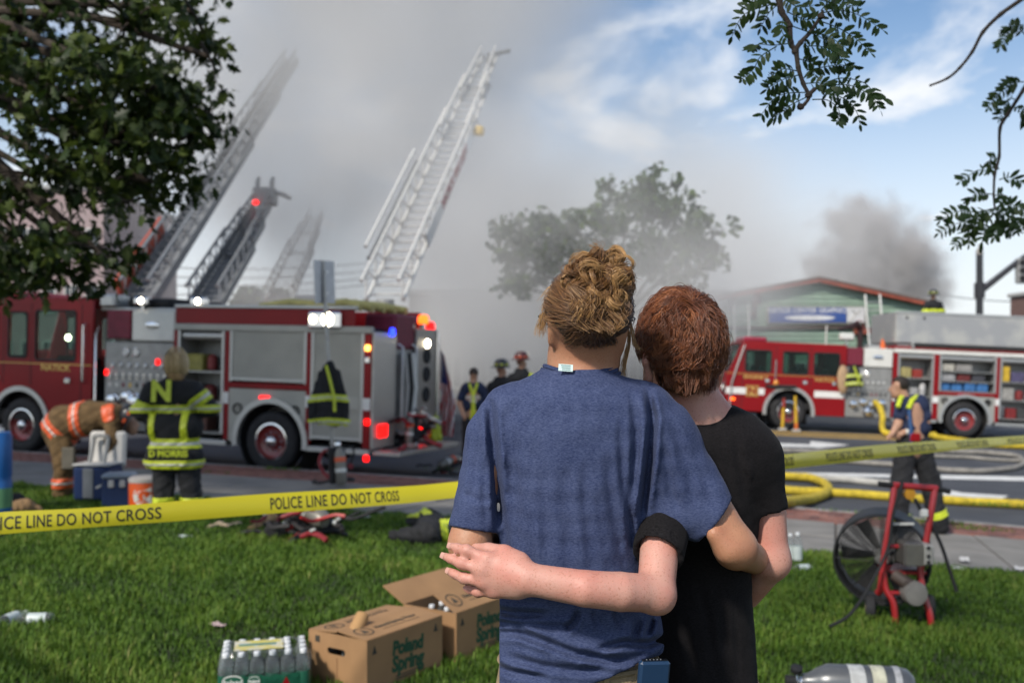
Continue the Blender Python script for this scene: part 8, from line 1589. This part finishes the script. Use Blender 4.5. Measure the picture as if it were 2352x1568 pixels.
# ---- soft gear: coats, gloves, bags lying about
def lump(name, label, cat, cones_, m, h=.012, k=.03, wr=.012, bands=(), ground=True):
    c0 = Vector(cones_[0][0]); base = Vector((c0.x, c0.y, gz(c0.x, c0.y))); lo = np.min([np.minimum(np.array(c[0]), np.array(c[1])) for c in cones_], 0)-.2; hi = np.max([np.maximum(np.array(c[0]), np.array(c[1])) for c in cones_], 0)+.2
    def mk(grow, cf=None, hh=h):
        s = SDF(lo, hi, hh)
        for a, b, ra, rb, *fl in cones_: s.cone(a, b, ra+grow, rb+grow, k, flat=fl[0] if fl else None)
        X, Y, Z = s.grid(); pp = np.stack(np.broadcast_arrays(X, Y, Z), -1); nb = np.abs(s.vol) < .06; s.vol[nb] += wr*vnoise(pp[nb], 24, 8)
        if ground: s.cut(lambda X, Y, Z: (base_z(X, Y).astype(np.float32)+.006-Z))
        if cf: s.cut(cf)
        return s
    o = sobj(name, mk(0), m, None, base, 1); o.location = base; tag(o, label, cat)
    for a, n, w, lim, mm in bands:
        a = Vector(a); n = Vector(n).normalized(); s = mk(.009, lambda X, Y, Z: np.maximum(np.abs((X-a.x)*n.x+(Y-a.y)*n.y+(Z-a.z)*n.z)-w/2, np.sqrt((X-a.x)**2+(Y-a.y)**2+(Z-a.z)**2)-lim), .008)
        if (s.vol < 0).sum() > 8: sobj('reflective_band', s, mm, o, base, 0)
    return o
def gp(px, py, dz=0.0):
    q = G(px, py, lo=3); return Vector((q.x, q.y, q.z+dz))
FLT = ((0, 0, 1), .6)
a, b, c, e = gp(905, 1245, .05), gp(985, 1250, .09), gp(1040, 1245, .07), gp(985, 1222, .10)
lump('turnout_coat', 'black turnout coat with lime bands lying in a heap by the woman\'s elbow', 'coat', [(a, b, .05, .10), (b, c, .10, .08), (e, c, .11, .09), (e, b, .11, .10), (gp(945, 1215, .07), e, .06, .10)], M_COAT, bands=((e+Vector((0, -.05, .06)), (.75, .2, .6), .07, .20, M_LIME), (c+Vector((-.07, -.02, .03)), (.95, .1, .1), .06, .22, M_LIME), (gp(965, 1218, .14), (.1, .2, 1), .05, .16, M_LIME), (gp(1018, 1240, .12), (.5, 0, -.8), .05, .16, M_LIME)))
lump('turnout_coat', 'tan turnout coat crumpled behind the harness on the grass', 'coat', [(gp(580, 1222, .03), gp(620, 1205, .06), .045, .06, FLT), (gp(620, 1205, .06), gp(648, 1180, .08), .06, .06), (gp(648, 1182, .06), gp(720, 1190, .05), .06, .05)], mat('tan_cloth', (.36, .22, .10), .9, bump=.5, bscale=30))
lump('glove', 'pair of pale work gloves lying on the grass', 'gloves', [(gp(478, 1214, .015), gp(505, 1208, .025), .022, .036, FLT), (gp(505, 1210, .02), gp(522, 1212, .02), .03, .025, FLT), (gp(520, 1212, .02), gp(550, 1206, .02), .028, .03, FLT)], mat('glove_leather', (.47, .36, .24), .85), .009, .02, .006)
lump('canvas_bag', 'tan bag slumped on the grass at the left edge below the coolers', 'bag', [(gp(0, 1185, .05), gp(60, 1182, .07), .07, .08), (gp(60, 1182, .06), gp(88, 1180, .03), .07, .05)], mat('tan_cloth2', (.30, .185, .09), .9, bump=.5, bscale=30), bands=((gp(75, 1178, .08), (.8, 0, .5), .06, .14, M_BLK),))
lump('jacket', 'dark jacket crumpled on the grass behind the tan bag', 'jacket', [(gp(-10, 1166, .05), gp(40, 1164, .06), .08, .07), (gp(40, 1164, .06), gp(70, 1168, .04), .07, .05)], M_COAT)
def airpack(loc, rz, label, lay):
    """breathing apparatus: back plate, tank, straps, buckles"""
    t = thing('air_pack', label, 'breathing apparatus', loc, rz); hn = mat('harness_black', (.018, .016, .017), .7, bump=.4, bscale=60); rd = mat('strap_red', (.22, .012, .018), .6)
    B = bpy.data.objects.new('pack_frame', None); link(B, t); B.rotation_euler = (R(-76), 0, R(12)) if lay else (R(-8), 0, 0); B.location = (0, 0, .06 if lay else 0)
    MB().box(-.13, .13, -.02, .02, .05, .55, .02).build('back_plate', hn, B); r = .075
    tk = MB().lathe([(.0, .02), (.045, .02), (r, .07), (r, .44), (.05, .51), (.03, .54), (0, .54)], 22, c=(0, -.10, .0), caps=False).build('tank', mat('tank_grey_olive', (.20, .19, .165), .4, .3), B, True); MB().lathe([(r+.002, .34), (r+.004, .345), (r+.004, .40), (r+.002, .405)], 22, c=(0, -.10, 0), caps=False).build('tank_band', M_ORNG, tk); MB().lathe([(r+.002, .20), (r+.003, .202), (r+.003, .25), (r+.002, .252)], 22, c=(0, -.10, 0), caps=False).build('tank_label', M_WHT, tk)
    for s in (-1, 1):
        MB().tube(smooth_path([(s*.08, .02, .52), (s*.14, .12, .50), (s*.19, .16, .38), (s*.17, .12, .24), (s*.12, .03, .14)], 5), .022, 6).build('shoulder_strap', rd if s < 0 else hn, B, True); MB().tube(smooth_path([(s*.10, .0, .10), (s*.24, .06, .08), (s*.30, .16, .10), (s*.22, .26, .12)], 5), .024, 6).build('waist_strap', hn, B, True); MB().box(s*.18-.025, s*.18+.025, .155, .18, .33, .39, .006).build('buckle', M_WHT, B)
    MB().tube(smooth_path([(.05, .0, .5), (.2, -.05, .55), (.28, .05, .45), (.26, .15, .3)], 5), .014, 6).build('air_line', M_BLK, B, True); MB().lathe([(.0, -.02), (.04, -.02), (.045, 0), (.03, .03), (0, .03)], 14, c=(.26, .15, .28), axis='y', caps=False).build('regulator', rd, B, True); MB().box(-.05, .05, -.05, .0, .56, .62, .01).build('valve_block', M_CHR, B)
    return t
def mess(px0, px1, py0, py1, n, parent, base, seed, hgt):
    rn = random.Random(seed); ms = [mat('strap_red', (.22, .012, .018), .6), M_BLK, mat('harness_black', (.018, .016, .017), .7), mat('strap_bright', (.42, .02, .02), .5), M_SILV, M_WHT]
    for i in range(n):
        x = rn.uniform(px0, px1); y = rn.uniform(py0, py1); p = gp(x, y); z = rn.uniform(.02, hgt); q = [p+Vector((0, 0, z))-base]
        a = rn.uniform(0, 6.28); 
        for k in range(4): a += rn.uniform(-.7, .7); q.append(q[-1]+Vector((math.cos(a)*.09, math.sin(a)*.07, rn.uniform(-.04, .04)))); q[-1].z = max(q[-1].z, .015+p.z-base.z)
        MB().tube(smooth_path(q, 3), rn.uniform(.012, .022), 6).build('strap', ms[rn.randrange(4)], parent, True)
        if i % 3 == 0: MB().box(-.022, .022, -.016, .016, -.010, .010, .004).build('buckle', ms[4+rn.randrange(2)], parent, loc=q[2]+Vector((0, -.02, .025)), rot=(rn.uniform(-.6, .6), rn.uniform(-.6, .6), rn.uniform(0, 3)))
p1 = gp(745, 1248); ap = airpack(p1, R(30), 'breathing apparatus harness with red and black straps lying on the lawn', True); ap.scale = (1.1,)*3; mess(640, 800, 1215, 1250, 26, ap, p1, 4, .26); 
MB().lathe([(.0, 0), (.06, 0), (.085, .02), (.085, .05), (.06, .07), (0, .07)], 18, c=gp(640, 1240, .05)-p1, axis='y', caps=False).build('face_mask', M_BLK, ap, True).rotation_euler = (0, 0, -R(30))
p2 = on(778, 13.6); ap2 = airpack(p2, R(35), 'breathing apparatus with orange-banded tank stood against the sign post', False)
pR = gp(1010, 1090); ap3 = airpack(pR, R(-50), 'dark air pack dropped on the road behind the engine tailboard', True); mess(975, 1060, 1070, 1095, 9, ap3, pR, 9, .3)
_t = Matrix.LocRotScale(eL.location, eL.rotation_euler, None); tbp = lambda x, y, z: _t @ Vector((x, y, z))
_q0 = tbp(7.82, 1.0, .47); ap4 = airpack(_q0, R(-20), 'heap of black and red air packs piled on the engine tailboard', False)
def mess_local(parent, base, n, seed, ext):
    rn = random.Random(seed)
    for i in range(n):
        q = [Vector((rn.uniform(-1, 1)*ext[0], rn.uniform(-1, 1)*ext[1], rn.uniform(.02, ext[2])))]; a = rn.uniform(0, 6.28)
        for k in range(4): a += rn.uniform(-.8, .8); q.append(q[-1]+Vector((math.cos(a)*.09, math.sin(a)*.06, rn.uniform(-.07, .07)))); q[-1].z = max(.02, q[-1].z)
        MB().tube(smooth_path(q, 3), rn.uniform(.018, .045), 6).build('strap', [M_BLK, M_COAT, mat('strap_red', (.22, .012, .018), .6), M_GRY][rn.randrange(4)], parent, True)
mess_local(ap4, _q0, 20, 3, (.20, .45, .75))
_v = tbp(7.85, 1.85, .47); vq = [(_v+Vector((0, 0, .12)), _v+Vector((.02, .02, .42)), .10, .09), (_v+Vector((.05, 0, .3)), _v+Vector((.1, .03, .1)), .08, .06)]
lump('safety_vest', 'lime safety vest draped over the tailboard gear', 'vest', vq, M_LIME, ground=False)
# ---- sign post with a coat hung on it
def signpost():
    b = on(768, 13.9); t = thing('sign_post', 'leaning steel post with the blank back of a street sign', 'sign', b); top = P(742, 598, 13.9)-b; MB().cyl((0, 0, -.05), top*1.0, .028, n=8).build('post', mat('galvanised_post', (.36, .36, .35), .45, .7), t)
    ax = top.normalized(); zl = math.atan2(top.x, top.z); s = MB().box(-.235, .235, -.003, .003, -.30, .30, .002).build('sign_plate', mat('sign_back', (.40, .41, .43), .4, .6, var=.08), t, loc=top-ax*.30+Vector((0, .034, 0)), rot=(0, zl, R(64)))
    for z in (.14, -.16): MB().cyl((0, -.045, z), (0, .004, z), .012, n=8).build('bolt', M_CHR, s)
    return t, b, top
_sp, _sb, _stp = signpost()
def hung_coat(c, label, w, h, d, mbands):
    """coat hanging from a hook: narrow at the collar, flaring to the hem"""
    f = lambda x, z, y=0: c+Vector((x, y, -z)); L_ = [(f(0, .05), f(0, .12), .05, .07), (f(0, .12), f(-.02*w, .40*h), .08, .15*w), (f(-.02*w, .40*h), f(0, .78*h), .15*w, .19*w), (f(-.09*w, .2*h), f(-.22*w, .62*h, -.03), .07, .065), (f(-.22*w, .62*h, -.03), f(-.25*w, .84*h, -.03), .065, .055), (f(.09*w, .2*h), f(.20*w, .62*h, -.03), .07, .065), (f(.20*w, .62*h, -.03), f(.22*w, .88*h, -.03), .065, .055)]
    lo = np.array(c)-np.array([.5, .4, 1.2]); hi = np.array(c)+np.array([.5, .4, .2])
    def mk(g, cf=None, hh=.013):
        s = SDF(lo, hi, hh)
        for a, b, ra, rb in L_: s.cone(a, b, ra+g, rb+g, .04, flat=((0, 1, 0), .62))
        X, Y, Z = s.grid(); pp = np.stack(np.broadcast_arrays(X, Y, Z), -1); nb = np.abs(s.vol) < .06; s.vol[nb] += .016*vnoise(pp[nb]*np.array([1, 1, .35]), 20, 8)
        s.cut(lambda X, Y, Z: (c.z-.93*h-Z+.03*np.sin(X*14))+0*Y)
        if cf: s.cut(cf)
        return s
    o = sobj('turnout_coat', mk(0), M_COAT, None, c, 1); o.location = c; tag(o, label, 'coat')
    for z, ww in mbands: sobj('reflective_band', mk(.009, lambda X, Y, Z: np.abs(Z-(c.z-z*h)+.10*np.abs(X-c.x))-ww/2+0*Y, .010), M_LIME, o, c, 0); sobj('reflective_band', mk(.014, lambda X, Y, Z: np.abs(Z-(c.z-z*h)+.10*np.abs(X-c.x))-ww*.15+0*Y, .010), M_SILV, o, c, 0)
    MB().tube([Vector((-.03, -.09, -.08)), Vector((.03, -.13, -.28)), Vector((.09, -.155, -.50)), Vector((.10, -.16, -.72*h))], .022, 6).build('front_flap_trim', M_LIME, o, True)
hung_coat(P(757, 826, 13.72), 'black turnout coat with lime bands hanging on the sign post', 1.0, .98, .3, ((.52, .10), (.86, .11)))
_hc = Matrix.LocRotScale(eR.location, eR.rotation_euler, None)
hung_coat(_hc @ Vector((1.78, -.20, 2.02)), 'black coat with lime stripes hanging from the far engine\'s cab', .85, .75, .3, ((.45, .09), (.75, .10)))
def bag():
    c = _hc @ Vector((1.50, -.13, 1.55)); s = SDF(np.array(c)-.55, np.array(c)+.55, .016); s.ell(c, (.17, .09, .42), None, .02); o = sobj('tan_bag', s, mat('tan_canvas', (.40, .27, .16), .85, bump=.4, bscale=25), None, c); o.location = c; tag(o, 'tan canvas bag hanging beside the coat on the far engine', 'bag'); MB().tube([(-.06, 0, .40), (0, .02, .55), (.06, 0, .40)], .014, 6).build('bag_strap', M_BLK, o); MB().box(-.05, .05, -.10, -.08, -.1, .02, .01).build('bag_pocket', mat('tan_canvas', (.4, .27, .16)), o)
bag()
# hose coupled to the far engine's pump panel
_o = _hc @ Vector((2.45, -.12, .92)); _g2 = G(2052, 1003, lo=18); hose('fire_hose', None, .085, m_hy, 'yellow hose hanging from the far engine\'s pump panel to the road', world=[_o, _o+Vector((.05, -.22, -.10)), _o.lerp(_g2, .45)+Vector((-.05, -.1, .05)), _g2+Vector((-.2, .2, .14)), _g2+Vector((.2, -.2, .09)), _g2+Vector((1.0, -.5, .09))])
# ---- yellow marker posts by the far engine's wheel
for k, (px, py, ln, lean) in enumerate(((1797, 990, .95, .05), (1829, 993, 1.05, -.03))):
    b = G(px, py, lo=15); t = thing('marker_post', ['yellow marker post with red top, nearer the far engine\'s cab front', 'plain yellow marker post standing in front of the far engine\'s wheel'][k], 'post', b, 0, 'marker posts by the far engine wheel'); MB().box(-.12, .12, -.10, .10, 0, .10, .03).build('base', mat('post_base', (.32, .31, .30), .8), t); MB().cyl((0, 0, .1), (lean, 0, ln), .045, .038, 10).build('post', mat('post_yellow', (.58, .36, .02), .5), t, True)
    if k == 0: MB().cyl((lean*.8, 0, ln*.72), (lean, 0, ln+.005), .047, .042, 10).build('post_top', mat('post_red', (.30, .03, .02), .5), t, True)
    else: MB().cyl((0, 0, .1), (0, 0, .28), .055, .05, 10).build('post_collar', mat('post_orange', (.55, .13, .02), .5), t, True)
# ---- flag on the engine's rear corner
def flag():
    tp = tbp(7.63, 2.52, 2.18); t = thing('flag', 'striped flag with blue starred corner hanging from the engine\'s rear rail', 'flag', tp); MB().cyl((0, 0, .12), (.0, 0, -1.75), .014, n=8).build('flag_pole', M_CHR, t); n, m = 14, 40; fr = mat('flag_red', (.36, .02, .03), .8); fw = mat('flag_white', (.58, .56, .54), .8); fb = mat('flag_blue', (.02, .03, .13), .8); vs = []
    for j in range(m+1):
        for i in range(n+1):
            u = i/n; v = j/m; wd = .06+.20*min(1, v*1.8)*(1-.45*max(0, v-.6)); x = .02+u*wd; y = -.06*math.sin(u*15+v*3)*(.3+.7*v); vs.append((x, y-.02, -.02-v*1.62-.10*u*(1-v)))
    for (nm, mm, test) in (('flag_canton', fb, lambda i, j: j < 15 and i < 9), ('flag_red_stripe', fr, None), ('flag_white_stripe', fw, None)):
        fs = []
        for j in range(m):
            for i in range(n):
                can = j < 15 and i < 9; red = ((i+j//3) % 4) < 2
                if (nm == 'flag_canton' and can) or (nm == 'flag_red_stripe' and not can and red) or (nm == 'flag_white_stripe' and not can and not red): fs.append((j*(n+1)+i, j*(n+1)+i+1, (j+1)*(n+1)+i+1, (j+1)*(n+1)+i))
        o = MB().add(vs, fs).build(nm, mm, t, True)
        if nm == 'flag_canton':
            for k in range(10): q = vs[(2+k)*(n+1)+1+(k*3) % 7]; MB().lathe([(0, 0), (.012, 0), (.012, -.004), (0, -.004)], 5, c=(q[0], q[1]-.008, q[2]), axis='y', caps=False).build('star', fw, o)
flag()
# ---- litter
def litter_bottle(px, py, label, rz, cap=None, s=1.0, upright=False):
    p = gp(px, py); t = thing('plastic_bottle', label, 'bottle', p+Vector((0, 0, .004 if upright else .034*s)), rot=(0, 0, rz) if upright else (0, R(90), rz)); t.scale = (s,)*3; b = bottle_mesh(); mobj('shell', b['b'], None, t); c = mobj('cap', b['c'].copy() if cap else b['c'], None, t)
    if cap: c.data.materials.clear(); c.data.materials.append(cap)
    lb = b['l'].copy(); lb.materials.clear(); mobj('label', lb, mat('clear_label', (.50, .56, .55), .3), t); return t
litter_bottle(122, 1437, 'clear drink bottle with orange cap lying on the grass at lower left', R(186), mat('cap_orange', (.6, .12, .02), .4), 1.05); litter_bottle(408, 1238, 'empty crushed bottle on the grass below the police tape', R(20), None, .55)
litter_bottle(1832, 1296, 'tall clear water bottle standing on the grass right of the boy', 0, None, 1.25, True); litter_bottle(1815, 1292, 'clear bottle standing beside the tall one, partly behind the boy\'s elbow', 0, None, 1.15, True); litter_bottle(1862, 1312, 'white bottle lying at the foot of the standing bottles', R(200), None, 1.0); litter_bottle(2, 1446, 'bottle poking in from the left edge on the grass', R(80), None, 1.0)
def wrapper(px, py, label, m, sx, sy, seed):
    p = gp(px, py); rn = np.random.default_rng(seed); n = 7; vs = [((i/(n-1)-.5)*sx, (j/(n-1)-.5)*sy, .018+.018*rn.random()) for i in range(n) for j in range(n)]; o = MB().add(vs, [(i*n+j, i*n+j+1, (i+1)*n+j+1, (i+1)*n+j) for i in range(n-1) for j in range(n-1)]).build('wrapper', m, None, False, loc=p, rot=(0, 0, rn.uniform(0, 3))); tag(o, label, 'litter')
    md = o.modifiers.new('t', 'SOLIDIFY'); md.thickness = .002
wl = mat('litter_white', (.55, .54, .53), .5); wrapper(500, 1446, 'small pinkish wrapper on the grass left of the bottle pack', mat('litter_pink', (.48, .36, .36), .5), .10, .05, 1); wrapper(2195, 1312, 'white crumpled wrapper on the lawn edge right of the fan', wl, .14, .10, 2); wrapper(2215, 1290, 'pale scrap of paper on the sidewalk edge behind the fan', wl, .18, .08, 3); wrapper(2345, 1312, 'white wrapper at the right edge of the lawn', wl, .14, .10, 4); wrapper(262, 1158, 'pale litter scrap in front of the tall cooler', wl, .18, .10, 5); wrapper(300, 1160, 'grey litter scrap in front of the orange drink cooler', mat('litter_grey', (.28, .27, .25), .6), .22, .08, 6); wrapper(835, 1192, 'clear plastic scrap at the right end of the harness', wl, .14, .08, 7); wrapper(2065, 1030, 'white sheet lying on the road behind the walking man', wl, .5, .3, 8)
# ------------------------------------------------------------------ smoke
def smoke(name, lo, hi, blobs, dens, col, noise=(.06, .5), label=None, step=1.0, aniso=.0, warp=3.0, absorb=None):
    """closed box with soft, noise-broken lobes of smoke: blobs = (centre, radii, weight)"""
    c = [(a+b)/2 for a, b in zip(lo, hi)]; o = MB().box(*sum([[lo[i]-c[i], hi[i]-c[i]] for i in range(3)], [])).build(name, None, loc=c)
    m = bpy.data.materials.new(name); m.use_nodes = True; nt = m.node_tree; N = nt.nodes; L = nt.links; N.clear(); out = N.new('ShaderNodeOutputMaterial')
    geo = N.new('ShaderNodeNewGeometry')
    n1 = N.new('ShaderNodeTexNoise'); n1.inputs['Scale'].default_value = noise[0]; n1.inputs['Detail'].default_value = 2; n1.inputs['Roughness'].default_value = .55; L.new(geo.outputs['Position'], n1.inputs['Vector'])
    wv = N.new('ShaderNodeVectorMath'); wv.operation = 'SUBTRACT'; wv.inputs[1].default_value = (.5, .5, .5); L.new(n1.outputs['Color'], wv.inputs[0])
    wsc = N.new('ShaderNodeVectorMath'); wsc.operation = 'SCALE'; wsc.inputs['Scale'].default_value = warp*2; L.new(wv.outputs[0], wsc.inputs[0])
    pos = N.new('ShaderNodeVectorMath'); pos.operation = 'ADD'; L.new(geo.outputs['Position'], pos.inputs[0]); L.new(wsc.outputs[0], pos.inputs[1])
    tot = None
    for ce, ra, wt in blobs:
        s = N.new('ShaderNodeVectorMath'); s.operation = 'SUBTRACT'; s.inputs[1].default_value = ce; L.new(pos.outputs[0], s.inputs[0])
        d = N.new('ShaderNodeVectorMath'); d.operation = 'DIVIDE'; d.inputs[1].default_value = ra; L.new(s.outputs[0], d.inputs[0])
        ln = N.new('ShaderNodeVectorMath'); ln.operation = 'LENGTH'; L.new(d.outputs[0], ln.inputs[0])
        mr = N.new('ShaderNodeMapRange'); mr.interpolation_type = 'SMOOTHSTEP'; mr.inputs['From Min'].default_value = 1.0; mr.inputs['From Max'].default_value = .25; mr.inputs['To Max'].default_value = wt; L.new(ln.outputs['Value'], mr.inputs['Value'])
        if tot is None: tot = mr.outputs[0]
        else:
            a = N.new('ShaderNodeMath'); a.operation = 'MAXIMUM'; L.new(tot, a.inputs[0]); L.new(mr.outputs[0], a.inputs[1]); tot = a.outputs[0]
    nm = N.new('ShaderNodeMapRange'); nm.inputs['From Min'].default_value = .30; nm.inputs['From Max'].default_value = .68; nm.inputs['To Min'].default_value = noise[1]; nm.inputs['To Max'].default_value = 1.6; L.new(n1.outputs['Fac'], nm.inputs['Value'])
    mu = N.new('ShaderNodeMath'); mu.operation = 'MULTIPLY'; L.new(tot, mu.inputs[0]); L.new(nm.outputs[0], mu.inputs[1])
    m2 = N.new('ShaderNodeMath'); m2.operation = 'MULTIPLY'; m2.inputs[1].default_value = dens; L.new(mu.outputs[0], m2.inputs[0])
    pv = N.new('ShaderNodeVolumePrincipled'); pv.inputs['Color'].default_value = (*col, 1); pv.inputs['Anisotropy'].default_value = aniso; pv.inputs['Density'].default_value = 0
    if absorb: pv.inputs['Absorption Color'].default_value = (*absorb, 1)
    L.new(m2.outputs[0], pv.inputs['Density']); L.new(pv.outputs[0], out.inputs['Volume'])
    try: m.cycles.volume_step_rate = step
    except Exception: pass
    o.data.materials.append(m); tag(o, label, 'smoke', kind='stuff'); return o
def B_(px, py, d, rx, ry, rz, w=1.0): return (tuple(P(px, py, d)), (rx, ry, rz), w)
smoke('smoke', (-36, 28.5, -.6), (26, 62, 42), [
    B_(960, 230, 46, 10.5, 16, 13), B_(880, -120, 46, 15, 16, 14), B_(1150, 500, 46, 8.5, 16, 8), B_(1180, 770, 45, 10, 15, 5.5, 1.3), B_(720, 330, 46, 7, 15, 9, .8),
    B_(1430, 620, 44, 8, 15, 6.5, .8), B_(1640, 560, 47, 7, 13, 6.5, .55), B_(1860, 600, 50, 6.5, 9, 4.6, .5), B_(740, 620, 48, 6, 13, 5, .40), B_(1500, 330, 50, 6, 11, 6, .22),
    B_(560, 120, 46, 8, 16, 11, .9), B_(430, 560, 52, 8, 10, 8, .10), B_(1560, 700, 43, 5, 12, 3, .8), B_(1400, 620, 32, 7.5, 6, 5.5, 1.4), B_(1570, 580, 32, 5, 5, 4.6, 1.1), B_(1230, 610, 32, 6, 5.5, 5, 1.5)], .20, (.90, .895, .885), (.13, .02), 'pale grey smoke billowing up behind the fire engine and over the street', 1.5, -.15, 3.2)
smoke('smoke', (12, 46.5, 2.5), (24.5, 58.5, 15.5), [B_(1978, 520, 52, 2.1, 3, 2.0, .8), B_(1935, 600, 52, 2.3, 3, 2.3, .7), B_(2065, 595, 52, 2.7, 3, 2.3), B_(2010, 555, 52, 2.2, 3.2, 2.6, .8), B_(2110, 655, 52, 2.0, 3, 2.2), B_(1990, 680, 52, 3.8, 3.4, 2.6, .9)],
    2.0, (.67, .645, .63), (.70, .0), 'darker brown smoke puffing up beside the green building gable', 1.2, .0, 2.0)
